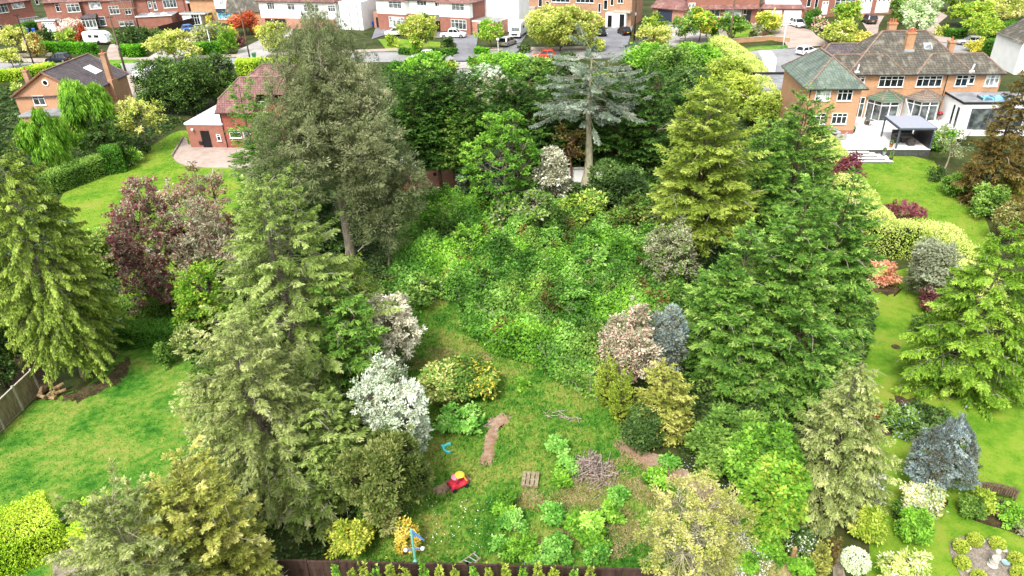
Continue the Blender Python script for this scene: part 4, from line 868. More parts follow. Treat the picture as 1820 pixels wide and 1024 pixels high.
m = MB(); m.hexa([(uc1-2.6, -1.4, 2.5), (uc1+.15, -1.4, 2.5), (uc1+.15, -.08, 2.5), (uc1-2.6, -.08, 2.5), (uc1-2.6, -1.4, 2.6), (uc1+.15, -1.4, 2.6), (uc1+.15, -.08, 3.6), (uc1-1.6, -.08, 3.6)]); m.build('porch_roof', T_brn, h.root)
h.box('doorway', M_dk, uc1-1.5, uc1+.1, -.12, -.075, 0, 2.3)
h.box('side_garage', B_pink, L_+.12, L_+5.4, -.6, 5, 0, 2.7); flatroof(h, L_+.15, L_+5.4, -.6, 5, 2.7, M_felt); h.box('garage_opening', M_dk, L_+1.4, L_+4.6, -.66, -.603, 0, 2.2)
h.box('side_wing', M_render, L_-.5, L_+8, 5.1, 10, 0, 6.3); h.box('side_entry', B_pink, -2.6, -.12, .3, 6, 0, 3.3); h.box('side_opening', M_dk, -1.9, -.5, .24, .297, 0, 2.3)
h = row('brick_house', 'pair of brown brick houses with white garages and black doors, top centre', (918, 40), (1121, 48.5), B_brn, roofm=T_brn, ez=6.6, group=GR)
for (x0, y0, x1, y1, c) in ((957, -8, 964, 12, 1), (970, 2, 976, 18, 1), (980, -10, 1013, 4, 4), (1024, -10, 1056, 5, 4), (1063, 6, 1068, 22, 1), (1073, 0, 1080, 17, 1), (1052, 20, 1058, 36, 1), (1085, -6, 1091, 10, 1), (1098, -10, 1108, 6, 2)): h.win(x0, y0, x1, y1, 0, c, top=False)
L_ = h.L; u0, _ = h.on(1079, 36)
h.box('porch', M_white, u0, L_-.8, -1.2, -.003, 0, 2.9); h.box('balcony', M_cap, u0+1.6, L_+.1, -1.3, -.003, 2.95, 3.3)
h.door(0, 0, 0, 0, -1.2, M_door, size=(u0+.5, u0+1.4, .1, 2.4)); h.door(0, 0, 0, 0, -1.2, M_door, size=(u0+3.1, u0+4.1, .1, 2.7)); h.win(0, 0, 0, 0, -1.2, 1, size=(u0+2.5, u0+2.75, 1.7, 2.1), top=False)
h.box('garage', M_white, .3, 4.9, -1.2, -.003, 0, 2.9); h.box('parapet', M_cap, .2, 5.0, -1.3, -.003, 2.92, 3.5); h.win(0, 0, 0, 0, -1.2, 1, size=(4.0, 4.6, .8, 2.3))
m = MB(); [m.box(a, a+.3, -1.24, -1.203, 1.9, 2.3) for a in (.8, 1.9, 2.9)]; m.build('garage_pane', G_dk, h.root)
h = row('brick_house', 'red brick house with bay windows and a steep porch, centre right of the top row', (1218, 42), (1345, 41), B_red, roofm=T_dred, ez=6.2, group=GR)
h.win(1223, 5, 1235, 30, 0, 1, door=True, name='front_door', glass=G_cur); h.win(1252, 12, 1280, 30, 0, 3, glass=G_mid); h.win(1288, 13, 1318, 31, 0, 3, glass=G_cur); h.win(1321, 16, 1327, 26, 0, 1); h.box('doorway', M_dk, h.L-3.0, h.L-1.4, -.06, -.003, 0, 2.5)
m = MB(); m.hexa([(2.8, -1, 2.9), (h.L, -1, 2.9), (h.L, -.003, 2.9), (2.8, -.003, 2.9), (2.8, -1, 3.0), (h.L, -1, 3.0), (h.L, -.003, 3.7), (2.8, -.003, 3.7)]); m.build('canopy', T_dred, h.root)
g_ = House('garage', 'brick garage with dark blue grey door and pinkish tiled skirt roof', P(1159, 38), P(1213, 44), 0, cat='garage'); L_ = np.linalg.norm(P(1213, 44)-P(1159, 38)); g_.box('wall', B_pink, 0, L_, 0, 7, 0, 2.9)
m = MB(); m.hexa([(-.5, -.6, 2.9), (L_+.4, -.6, 2.9), (L_+.4, 7, 2.9), (-.5, 7, 2.9), (.3, .8, 4.2), (L_-.4, .8, 4.2), (L_-.4, 7, 4.2), (.3, 7, 4.2)]); m.build('roof', T_dred, g_.root); g_.door(0, 0, 0, 0, 0, M_navy, size=(1.4, 5.0, .03, 2.6), name='garage_door')
g_ = House('garage', 'double garage with two white doors and grey flat roof', P(1352, 41), P(1425, 42), 0, cat='garage'); L_ = np.linalg.norm(P(1425, 42)-P(1352, 41)); g_.box('wall', B_red, 0, L_, 0, 6, 0, 2.9)
m = MB(); m.hexa([(-.5, -.5, 2.9), (L_+.5, -.5, 2.9), (L_+.5, 7, 2.9), (-.5, 7, 2.9), (.2, .8, 3.6), (L_-.2, .8, 3.6), (L_-.2, 7, 3.6), (.2, 7, 3.6)]); m.box(.5, L_-.5, 1.0, 6.5, 3.6, 3.65, 1); m.build('roof', [T_dred, M_flat], g_.root)
g_.door(0, 0, 0, 0, 0, M_white, size=(.3, L_*.48, .03, 2.6), name='garage_door'); g_.door(0, 0, 0, 0, 0, M_white, size=(L_*.53, L_-.4, .03, 2.6), name='garage_door')
h = row('brick_house', 'dark red brick house with white garage doors behind lime trees, top right', (1418, 32), (1660, 22), B_red, roofm=T_dred, ez=6.2, group=GR)
h.win(1434, -2, 1441, 12, 0, 1, top=False); h.win(1448, -4, 1454, 14, 0, 1, top=False); h.door(1461, -2, 1472, 24, 0, M_white, size=(h.on(1461, 10)[0], h.on(1472, 10)[0], .5, 3.2), panes=2); h.win(1484, -4, 1520, 17, 0, 4, glass=G_mid)
a, _ = h.on(1524, 14); b_, _ = h.on(1548, 14); h.door(0, 0, 0, 0, 0, M_white, size=(a, b_, .4, 3.3), panes=3, name='garage_door'); a, _ = h.on(1556, 14); b_, _ = h.on(1580, 14); h.door(0, 0, 0, 0, 0, M_white, size=(a, b_, .4, 3.3), panes=3, name='garage_door')
h = House('white_house', 'white rendered house end with grey roof at the right edge behind the big house', P(1838, 150), P(1973, 150), 0)
h.box('wall', M_render, 0, 12, 6, 14, 0, 4.6); m = MB(); m.poly([(0, 6, 4.6), (8, 6, 4.6), (4.5, 6, 7.4)]); m.build('gable', M_render, h.root); m = MB(); m.poly([(8.3, 5.7, 4.4), (8.3, 14, 4.4), (4.5, 14, 7.5), (4.5, 5.7, 7.5)]); m.poly([(-.3, 5.7, 4.4), (4.5, 5.7, 7.5), (4.5, 14, 7.5), (-.3, 14, 4.4)]); m.build('roof', T_grey, h.root)
# ------------------------------------------------------------------ plants
L_spr = leafmat('leaf_spruce_green', '3c4e1a', '6a862c', 'a2b84a', 'c8d274')
L_spp = leafmat('leaf_spruce_pale', '525e2c', '859450', 'b0ba74', 'd8d8a0')
L_spm = leafmat('leaf_spruce_mid', '4e5e2a', '7e9646', 'acbe6a', 'd4dc9c')
L_drk = leafmat('leaf_dark_conifer', '203812', '3a5e22', '608a38', '90b05a')
L_ley = leafmat('leaf_cypress', '34541c', '5a8632', '88ae4a', 'bed278')
L_oli = leafmat('leaf_olive_cypress', '526a20', '84983a', 'acbc50', 'd0d880')
L_pin = leafmat('leaf_pine', '3e4a2a', '687448', '929a6e', 'bcb692')
L_bgr = leafmat('leaf_blue_grey', '4c5a48', '788874', 'a4b29e', 'ccd6c6')
L_blu = leafmat('leaf_blue_spruce', '5c5038', '748480', 'a0b4b8', 'd0dcdc')
L_yel = leafmat('leaf_yellow_conifer', '646c2c', '949c44', 'bcbc64', 'dcd890')
L_ced = leafmat('leaf_green_cedar', '3f5f18', '6c9328', '9cbe42', 'c6da70')
L_bri = leafmat('leaf_bright_green', '3a6418', '689a2c', '94c444', 'c4e074')
L_grn = leafmat('leaf_green', '344e1c', '587c30', '86a848', 'b8cc72')
L_dgn = leafmat('leaf_dark_green', '223418', '3c5626', '607e3c', '90a864')
L_lim = leafmat('leaf_lime', '5c7a20', '8ea636', 'b8c450', 'dcd87c')
L_wil = leafmat('leaf_weeping', '3c6a14', '629422', '8cb83c', 'b8d868')
L_crm = leafmat('leaf_cream_spring', '8f9a48', 'b8b966', 'd6d288', 'ece4b0')
L_red = leafmat('leaf_copper', '442428', '6e3c42', '94605e', 'b09084')
L_rus = leafmat('leaf_rust', '6a2f1c', '9c4a2c', 'c0623c', 'd88a60')
L_pur = leafmat('leaf_maple_red', '5c2834', '7e404c', '98585f', 'b4888a')
L_brn = leafmat('leaf_brown_green', '3c3418', '625426', '86733a', '9c9458')
L_wht = leafmat('leaf_white_bloom', 'b0b898', 'd6dac0', 'f2f2e4', 'ffffff', trans=.1)
L_gwt = leafmat('leaf_grey_twiggy', '5c5c44', '8a8a6c', 'b4b296', 'd8d4bc')
L_sil = leafmat('leaf_silver', '7c8c68', 'acbc9c', 'd4dec8', 'f2f6ea', trans=.1)
L_pnk = leafmat('leaf_pink_bloom', 'a88076', 'cca496', 'e4c4b4', 'f0dccf', trans=.1)
L_gld = leafmat('leaf_gold_bloom', '9c9430', 'c4b840', 'dcd05c', 'f0e890', trans=.1)
L_for = leafmat('leaf_forsythia', 'a08a30', 'c4a83c', 'dcc458', 'ecdc88', trans=.1)
L_hdg = leafmat('leaf_hedge', '2c5a14', '4a8a1e', '78b82c', 'a8d648')
L_hdy = leafmat('leaf_hedge_yellow', '6c9a20', 'a2c432', 'ccdc50', 'e4ea84')
L_hdd = leafmat('leaf_hedge_dark', '26481a', '3e6c1e', '5e9030', '8ab44e')
L_hdp = leafmat('leaf_hedge_pale', '7c983a', 'aec05a', 'd2d884', 'eaeab0')
L_ivy = leafmat('leaf_bramble', '305618', '588a30', '88b44e', 'c0da88')
L_bun = leafmat('leaf_lilac', '6c7a90', '9aa6bc', 'c6cede', 'e6eaf4', trans=.1)

L_mpl = leafmat('leaf_field_maple', '30561a', '5c8c2a', '8cba40', 'bcd868')
L_spl = leafmat('leaf_spruce_light', '46581e', '789034', 'acc056', 'd0da80')
L_brn2 = leafmat('leaf_brown_red', '6a4030', '8c6450', 'a88470', 'c4a890')
L_wee = leafmat('leaf_weed', '3e7424', '68a43c', '98c860', 'cce494')
# ---- left foreground
conifer('spruce_tree', 'tall drooping green spruce at the left edge, brown trunk rising beside the log pile', 'tree', 152, 668, 250, 98, L_spl, 'grey', 1.6, 8, .36, .16, .38, 300, -10, 30, .45, .8, .7, 260, lean=(-.01, 0), bulge=.35)
conifer('spruce_tree', 'tall pale green spruce with bare white twig ends, left of the big pine', 'tree', 553, 715, 292, 128, L_spm, 'grey', 1.3, 7.5, .26, .05, .66, 280, 0, 40, .35, .5, .9, 700, bulge=.25, rj=.3)
conifer('weeping_spruce', 'narrow dark weeping spruce tucked between the pale spruce and the pine trunk', 'tree', 652, 615, 430, 55, L_spr, 'dark', 1.2, 7, .2, .03, .8, 160, -20, 20, .6, 1.2, 1.2, 60, leaders=2)
conifer('spruce_tree', 'deep green bushy spruce between the silver shrub and the pale twiggy spruces', 'tree', 622, 725, 470, 78, L_ley, 'brown', 1.2, 8, .3, .03, .7, 200, 0, 35, .25, .4, 1.0, 30, leaders=2)
conifer('spruce_tree', 'broad olive-grey spruce with bare lower twigs, standing nearest on the left of the plot', 'tree', 495, 880, 562, 118, L_spp, 'grey', 1.3, 8.5, .26, .03, .6, 280, 0, 42, .3, .55, 1.0, 600, bulge=.22, rj=.35)
conifer('spruce_tree', 'mid green spruce filling the gap right of the olive-grey spruce, above the golden shrub', 'tree', 585, 885, 690, 78, L_spm, 'brown', 1.25, 8.5, .28, .03, .7, 200, 0, 40, .25, .45, 1.0, 120, leaders=3)
conifer('yellow_cypress', 'golden yellow cypress in the lower left beside the olive-grey spruce', 'tree', 425, 1085, 785, 90, L_yel, 'brown', 1.3, 9, .34, .02, .5, 220, 5, 45, .2, .3, 1.0, 60, leaders=3)
conifer('spruce_tree', 'sprawling pale spruce with bare grey branch ends at the bottom left corner', 'tree', 312, 1150, 862, 138, L_spp, 'pale', 1.25, 9, .26, .02, .6, 240, 5, 45, .25, .35, 1.0, 700, leaders=1, rj=.4)
broad('golden_shrub', 'thin yellow leaved shrub at the foot of the spruces beside the brown fence', 'shrub', 632, 985, 930, 38, L_lim, 'grey', .7, 6, .5, 7, .1, mat2=L_gld, f2=.3)
broad('rhododendron', 'large olive green rhododendron below the silver white shrub', 'shrub', 700, 915, 772, 76, leafmat('leaf_rhododendron', '303e16', '566a2c', '8a9450', 'c4bc80'), 'brown', 1.6, 6.5, .4, 12, .02, .33, puff=True, lowcut=-1)
broad('silver_shrub', 'rounded silver white leaved shrub at the edge of the rough grass', 'shrub', 714, 818, 655, 55, L_sil, 'grey', 2.1, 4.6, .45, 24, .0, .26, lowcut=-1, mat2=L_gwt, f2=.25, upb=.1)
broad('blossom_tree', 'cream white flowering small tree leaning out above the silver shrub', 'tree', 700, 668, 525, 54, L_gwt, 'grey', 1.2, 5, .5, 14, .1, .26, mat2=leafmat('leaf_cream_bloom', 'b8b090', 'd8d0b4', 'ece6d0', 'f8f4e4', trans=.1), f2=.85, lowcut=-1)
broad('variegated_shrub', 'cream topped rounded shrub, leftmost of the three joined shrubs in the rough grass', 'shrub', 790, 705, 648, 36, L_grn, 'brown', 1.5, 5, .6, 8, .02, mat2=L_crm, f2=.45, lowcut=-1)
broad('green_shrub', 'dark green shrub joining the cream topped and the golden shrub', 'shrub', 822, 708, 662, 32, L_grn, 'brown', 1.5, 5, .6, 7, .02, lowcut=-1)
broad('golden_shrub', 'golden leaved round shrub, rightmost of the three joined shrubs in the rough grass', 'shrub', 855, 705, 650, 30, L_grn, 'brown', 1.5, 5, .6, 7, .02, mat2=L_gld, f2=.35, lowcut=-1)
broad('forsythia', 'small bright yellow flowering shrub beside the turquoise pole swing', 'shrub', 724, 982, 936, 22, L_for, 'grey', .8, 5, .45, 9, .1, .3, mat2=L_grn, f2=.15)
# ---- centre left, the pine and what stands round it
HP = zat(P(628, 476), 8)
pb = P(628, 476); zs = np.linspace(0, 1, 9)
tp = np.stack([-.3*np.sin(zs*3)*1.2+.5*zs, .3*np.sin(zs*4), zs*HP*.97], 1); tp[:, :2] -= tp[0, :2]
broad('pine_tree', 'tallest tree, huge dull olive pine with bare lower trunk left of centre', 'tree', 628, 476, 14, 118, L_pin, 'grey', 2.3, 5, .2, 24, .24, .3, .85, puff=True, upb=.5, lowcut=-1, trunkpath=(tp, np.linspace(.42, .08, 9)), H=HP, nlc=52, fill=.6, taper=([0, .3, .6, .85, 1], [1, 1.15, 1.0, .72, .38]))
broad('pine_tree', 'lower spreading pine growth with grey green puffs right of the bare pine trunk', 'tree', 690, 478, 215, 72, L_pin, 'grey', 1.8, 5, .2, 14, .08, .3, .85, puff=True, nlc=48, fill=.6, lowcut=-1, wood=.45)
conifer('cypress_tree', 'dark green cypress partly hidden behind the pine next to the red tiled house', 'tree', 482, 392, 130, 50, L_ley, 'brown', 1.1, 6, .3, .03, .5, 170, 10, 45, .2, .2, 1.0, 0, leaders=3)
conifer('cypress_tree', 'very dark cypress filling the shade behind the bare pine trunk', 'tree', 560, 440, 250, 70, L_drk, 'dark', .9, 7, .3, .03, .5, 150, 5, 40, .2, .2, 1.0, 0, leaders=3)
broad('copper_beech', 'dark copper red tree beside the upper left lawn', 'tree', 305, 560, 328, 64, L_red, 'pale', .8, 4.6, .6, 14, .05, .28, mat2=L_gwt, f2=.35, lowcut=-1, wood=.8)
broad('twiggy_tree', 'sparse reddish brown tree coming into leaf between the copper tree and the pale spruce', 'tree', 385, 520, 285, 62, L_brn2, 'grey', .38, 4.5, .6, 12, .1, .32, mat2=L_gwt, f2=.55, wood=.8)
broad('twiggy_tree', 'thin pinkish grey twiggy shrub in front of the copper red tree', 'tree', 405, 570, 360, 60, L_gwt, 'pale', .45, 4.5, .5, 10, .1, .32, mat2=L_red, f2=.35)
broad('lime_shrub', 'yellow green shrub between the copper red tree and the pale twiggy spruce', 'shrub', 385, 590, 455, 58, L_bri, 'grey', 1.1, 5, .6, 10, .03, .3, mat2=L_lim, f2=.5, lowcut=-1)
broad('rust_shrub', 'low rust red shrub at the end of the dark clipped hedge', 'shrub', 358, 585, 548, 26, L_rus, 'grey', 1, 4.5, .6, 6, .02)
broad('pale_shrub', 'pale grey green rounded shrub at the right end of the clipped hedge', 'shrub', 334, 632, 582, 22, L_spp, 'grey', 1.3, 5, .5, 8, .02, lowcut=-1, mat2=L_grn, f2=.3)
broad('green_shrub', 'small fresh green bush on the lawn edge below the clipped hedge', 'shrub', 298, 652, 608, 17, L_grn, 'brown', 1.4, 5, .6, 6, .02)
broad('pale_shrub', 'pale layered shrub on the edge of the upper left lawn beside the spruce', 'shrub', 178, 492, 408, 44, L_hdp, 'grey', 1.3, 4.5, .6, 9, .02, mat2=L_grn, f2=.5, lowcut=-1)
broad('dark_shrub', 'dark evergreen shrub in the bed right of the pale layered shrub', 'shrub', 212, 480, 420, 26, L_dgn, 'dark', 1.3, 5, .6, 7, .02, lowcut=-1)
broad('lime_shrub', 'small lime green bush under the copper red tree by the path', 'shrub', 240, 470, 425, 20, L_lim, 'brown', 1.2, 4.5, .6, 6, .02, mat2=L_bri, f2=.5)
broad('lime_shrub', 'yellow green leafy bush behind the clipped hedge under the copper tree', 'shrub', 275, 540, 480, 34, L_bri, 'brown', 1.2, 5, .6, 8, .02, mat2=L_lim, f2=.5, lowcut=-1)
broad('purple_heather', 'low mauve plant cushion behind the clipped hedge', 'shrub', 250, 533, 512, 16, L_red, 'brown', 1.2, 4, .6, 5, .0, mat2=L_pnk, f2=.3)
hedge('hedge', 'dark green clipped hedge with flat top at the top end of the left lawn', [(222, 612), (338, 608)], 1.5, 1.5, L_hdd)
hedge('hedge', 'low mid green hedge just behind the dark clipped hedge', [(205, 560), (312, 556)], 1.3, 1.2, L_grn)
hedge('hedge', 'bright yellow green clipped hedge in the bottom left corner', [(-140, 1040), (40, 985), (112, 948)], 2.7, 1.9, L_hdy, lp=4)
broad('green_shrub', 'rounded lime green bush right of the stone steps', 'shrub', 185, 975, 900, 42, L_hdy, 'brown', 1.3, 5.5, .6, 8, .02, lowcut=-1)
conifer('spruce_tree', 'dark blue green conifer at the far left behind the green drooping spruce', 'tree', -5, 330, 185, 50, L_dgn, 'dark', 1.2, 5, .3, .03, .6, 120, 0, 30, .2, .3)
broad('shade_shrub', 'dark ivy covered bush at the left edge under the drooping spruce', 'shrub', 10, 690, 560, 60, L_dgn, 'dark', 1.2, 6, .6, 8, .02, lowcut=-1)
# ---- upper left garden
def weeping(name, label, bx, by, yt, rpx):
    return broad(name, label, 'tree', bx, by, yt, rpx, L_wil, 'grey', 2.6, 7, .26, 9, .12, .3, flat=1.5, lowcut=-1, weep=1.0, nlc=44)
weeping('weeping_cypress', 'taller bright green weeping tree in front of the dark roofed brick house', 178, 285, 132, 44)
weeping('weeping_cypress', 'lower bright green weeping tree left of the taller one', 102, 318, 192, 42)
conifer('cypress_tree', 'dark green spreading conifer right of the weeping trees', 'tree', 205, 292, 200, 44, L_dgn, 'dark', 1.3, 5, .35, .03, .5, 120, 5, 30, .3, .5, leaders=2)
hedge('hedge', 'dark leafy hedge along the top edge of the upper left lawn', [(85, 345), (140, 325), (188, 305)], 2.2, 2.0, L_grn)
hedge('clipped_yew', 'dark clipped block of yew at the corner of the upper left lawn', [(192, 306), (222, 300)], 2.8, 2.6, L_hdd)
broad('green_shrub', 'rounded light green bush right of the clipped yew block', 'shrub', 238, 292, 262, 16, L_bri, 'brown', 1.4, 4, .6, 6, .02)
broad('blossom_tree', 'small cream leaved spreading tree on the upper left lawn', 'tree', 262, 272, 180, 46, L_crm, 'grey', .55, 4.5, .55, 11, .3, .3, mat2=L_lim, f2=.4)
broad('dark_shrub', 'tiny clipped bush under the cream leaved spreading tree', 'shrub', 262, 273, 258, 9, L_dgn, 'brown', 1.4, 4, .6, 5, .02)
hedge('hedge', 'long low hedge running up beside the brick house with the dark roof', [(205, 245), (262, 190)], 1.6, 1.6, L_hdd)
for i, (a, b_, c, r, lb) in enumerate([(300, 200, 105, 44, 'tall dense dark evergreen hedge tree beside the driveway, left end'), (345, 205, 98, 46, 'tall dense dark evergreen hedge tree, middle of the big dark clump'), (395, 185, 95, 44, 'tall dense dark evergreen hedge tree, right end touching the yellow hedge')]):
    broad('evergreen_tree', lb, 'tree', a, b_, c, r, L_dgn, 'dark', 1.7, 4.5, .45, 12, .0, .3, lowcut=-1.2, mat2=L_grn, f2=.25, group='dark evergreens beside the driveway')
# ---- centre back
DK = [(757, 368, 132, 46, 'dark conifer right of the pine with a bare trunk against the brick garage', .42), (812, 366, 195, 34, 'smaller dark conifer with drooping sprays in front of the brick garage', .5), (832, 352, 132, 50, 'dark conifer behind the bright green maple', .38),
      (890, 300, 130, 54, 'dark green conifer between the maple and the blue grey cedar', .08), (945, 300, 128, 54, 'dark green conifer directly left of the cedar trunk', .05), (786, 362, 112, 44, 'taller dark conifer behind the smaller drooping one', .4),
      (1100, 310, 130, 54, 'dark green conifer directly right of the cedar trunk', .03), (1158, 320, 122, 60, 'broad dark green conifer between the cedar and the olive cypress', .02), (1010, 285, 140, 52, 'dark conifer behind the cedar trunk', .05), (1215, 330, 150, 50, 'dark green conifer close behind the olive cypress', .02), (1055, 280, 128, 48, 'dark conifer behind the cedar crown on the right', .05), (715, 300, 150, 45, 'dark conifer just behind the pine crown on its right', .1)]
for (a, b_, c, r, lb, z_) in DK:
    conifer('dark_conifer', lb, 'tree', a, b_, c, r, L_drk if a != 812 else L_grn, 'red', 1.3, 6.5, .32, z_, .3, 190, 4, 50, .25, .3, .8, 0, group='dark conifers in a row behind the overgrown plot', leaders=2, rj=.3)
broad('maple_tree', 'fresh bright green maple in front of the dark conifers', 'tree', 900, 385, 196, 66, L_mpl, 'grey', .7, 4, .7, 18, .12, .26, lowcut=-1, wood=1.2, flat=.45)
broad('holly_tree', 'grey green leafy shrub under the bright maple', 'shrub', 870, 372, 268, 42, leafmat('leaf_holly', '2c4c2c', '4c7448', '7c9c6c', 'a8c094'), 'grey', 1.2, 5, .6, 9, .02, lowcut=-1)
broad('blossom_tree', 'cream grey blossoming narrow tree left of the cedar trunk', 'tree', 985, 375, 255, 28, L_gwt, 'grey', 1.1, 5, .5, 9, .1, .3, mat2=L_wht, f2=.3)
broad('bare_tree', 'small leafless red brown tree in the shade left of the cedar trunk', 'tree', 1012, 330, 215, 30, L_brn, 'red', .12, 4, .5, 10, .3, .4, wood=.9)
conifer('cedar_tree', 'blue grey cedar with long pale bare trunk in the centre back', 'tree', 1045, 330, 84, 92, L_bgr, 'pale', 1.0, 6, .26, .52, .04, 120, -4, 16, .2, .25, .9, 260, rj=.8, tr=.045, lean=(.02, 0), rmin=.4, nbk=1)
broad('rhododendron', 'dark green rounded rhododendron at the foot of the cedar', 'shrub', 1100, 378, 296, 52, L_dgn, 'dark', 1.4, 5.5, .5, 10, .0, lowcut=-1)
broad('green_shrub', 'light green leafy shrub below the cedar trunk', 'shrub', 1035, 405, 345, 40, L_grn, 'brown', 1.2, 5.5, .6, 9, .0, mat2=L_lim, f2=.3, lowcut=-1)
broad('green_shrub', 'dull green shrub with pinkish tips right of the light green one below the dark rhododendron', 'shrub', 1135, 425, 352, 48, L_grn, 'brown', 1.1, 5.5, .6, 9, .0, mat2=L_brn, f2=.3, lowcut=-1)
broad('green_shrub', 'dark leafy shrub beneath the bright green maple with pale twigs', 'shrub', 935, 415, 345, 48, L_grn, 'pale', 1.2, 5.5, .6, 9, .0, mat2=L_gwt, f2=.25, lowcut=-1)
conifer('olive_cypress', 'tall golden olive cypress with bare lower trunk right of centre', 'tree', 1236, 490, 128, 78, L_oli, 'brown', 1.3, 7.5, .3, .3, .55, 230, -4, 38, .2, .25, 1.1, 60, bulge=.2, rj=.35, rmin=.2, leaders=3)
conifer('cypress_tree', 'mid green pointed cypress between the olive cypress and the brick house', 'tree', 1395, 420, 160, 68, L_ley, 'brown', 1.25, 7, .3, .1, .6, 200, -2, 38, .2, .25, 1.0, 0, bulge=.2)
conifer('cypress_tree', 'green cypress joining the olive cypress and the pointed one behind', 'tree', 1335, 440, 200, 52, L_ley, 'brown', 1.1, 7, .3, .1, .6, 160, -2, 38, .2, .25, 1.0, 0)
conifer('ivy_trunk', 'bare trunk wrapped in dark ivy left of the big green cypress mass', 'tree', 1240, 505, 395, 11, L_dgn, 'brown', 3.0, 5.5, .6, .02, .2, 120, 0, 20, .1, .4, .25, 0, tr=.05)
for (a, b_, c, r, lb) in [(1385, 655, 300, 86, 'tallest of the big green cypresses right of the overgrown plot'), (1300, 665, 390, 88, 'front left spreading part of the big green cypresses'), (1452, 640, 285, 68, 'right hand pointed one of the big green cypresses beside the garden hedge'), (1368, 682, 480, 118, 'lowest bushy front one of the big green cypresses')]:
    conifer('cypress_tree', lb, 'tree', a, b_, c, r, L_ley, 'brown', 1.25, 8.5, .3, .04, .62, 230, -6, 36, .22, .2, 1.1, 0, bulge=.22, rj=.3, leaders=2, group='big green cypresses beside the plot')
broad('twiggy_shrub', 'brown grey twiggy shrub with dead wood left of the ivy trunk', 'shrub', 1185, 520, 382, 44, L_gwt, 'brown', .8, 4.5, .5, 10, .0, mat2=L_grn, f2=.35, lowcut=-1)
broad('pink_shrub', 'pink tipped pale twiggy shrub at the right edge of the brambles', 'shrub', 1112, 690, 550, 48, L_gwt, 'pale', .9, 5, .5, 10, .0, mat2=L_pnk, f2=.28, lowcut=-1)
broad('blue_shrub', 'blue grey needled bush between the pink tipped shrub and the big cypresses', 'shrub', 1175, 680, 550, 36, L_blu, 'grey', 1.0, 5.5, .35, 8, .0, mat2=L_gwt, f2=.35, puff=True, lowcut=-1)
conifer('golden_conifer', 'left one of the two small golden green upright conifers', 'tree', 1078, 722, 652, 20, L_lim, 'brown', 2.2, 5, .4, .0, .3, 120, 30, 60, .0, .0, .6, 0, bulge=.3, group='pair of golden green dwarf conifers')
conifer('golden_conifer', 'right one of the two small golden green upright conifers', 'tree', 1103, 752, 680, 22, L_lim, 'brown', 2.2, 5, .4, .0, .3, 120, 30, 60, .0, .0, .6, 0, bulge=.3, group='pair of golden green dwarf conifers')
conifer('yellow_cypress', 'yellow green feathery cypress in front of the big green cypresses', 'tree', 1172, 775, 640, 46, L_yel, 'brown', 1.3, 7, .35, .02, .45, 140, 10, 40, .2, .3, 1.0, 0, leaders=3)
broad('dark_shrub', 'nearly black green round bush below the golden conifers', 'shrub', 1145, 795, 728, 34, L_dgn, 'dark', 1.6, 5, .5, 8, .0, lowcut=-1.2)
broad('green_shrub', 'dark green leafy bush at the end of the bare earth strip', 'shrub', 1262, 838, 748, 40, L_grn, 'dark', 1.3, 6, .6, 9, .0, lowcut=-1)
broad('lime_shrub', 'big light green leafy shrub beside the pale spruce on the right', 'shrub', 1345, 895, 758, 60, L_bri, 'brown', 1.4, 7, .6, 12, .0, mat2=L_grn, f2=.3, lowcut=-1)
broad('lime_shrub', 'yellow green laurel above the white garden chair', 'shrub', 1365, 955, 825, 52, L_bri, 'brown', 1.4, 7.5, .6, 10, .0, mat2=L_lim, f2=.4, lowcut=-1)
broad('green_shrub', 'mid green bush under the big green cypresses', 'shrub', 1300, 800, 735, 44, L_grn, 'dark', 1.2, 6, .6, 8, .0, lowcut=-1)
conifer('spruce_tree', 'pale weeping spruce standing alone at the lower right', 'tree', 1463, 902, 628, 84, L_spp, 'grey', 1.45, 8, .3, .03, .8, 260, -6, 30, .3, .75, 1.0, 120, bulge=.3)
broad('young_tree', 'thin yellow leaved tree with pale branches at the bottom right of the plot', 'tree', 1218, 1065, 864, 86, leafmat('leaf_olive_spring', '6c7030', '98a048', 'b8b860', 'd4d088'), 'pale', .5, 4.2, .5, 17, .15, .3, mat2=leafmat('leaf_pale_olive', '84884c', 'a8a868', 'c4be8a', 'd8cfa8'), f2=.5, wood=.8)
UG = [([(440, 330), (560, 330), (720, 345), (700, 560), (680, 900), (560, 1010), (420, 1010), (340, 700), (340, 560), (400, 440)], 26000, 'ivy and shade plants on the ground beneath the left hand conifers'),
      ([(700, 330), (1000, 320), (1280, 330), (1450, 300), (1500, 420), (1560, 560), (1500, 760), (1420, 1000), (1340, 900), (1200, 800), (1100, 740), (1230, 560), (1215, 470), (1140, 420), (1000, 380), (860, 360), (770, 350), (700, 400)], 60000, 'ivy and low shade plants on the ground beneath the right hand conifers'),
      ([(690, 330), (700, 150), (800, 145), (950, 140), (1270, 110), (1330, 140), (1400, 330), (1280, 330), (1000, 320)], 40000, 'rough scrub between the conifers and the road'),
      ([(-40, 480), (60, 350), (90, 350), (210, 500), (215, 560), (225, 620), (60, 640), (-60, 640)], 12000, 'shade plants beneath the drooping spruce at the left edge'),
      ([(-100, 300), (-60, 160), (90, 150), (230, 200), (330, 215), (255, 262), (180, 312), (85, 345)], 16000, 'low plants around the weeping trees')]
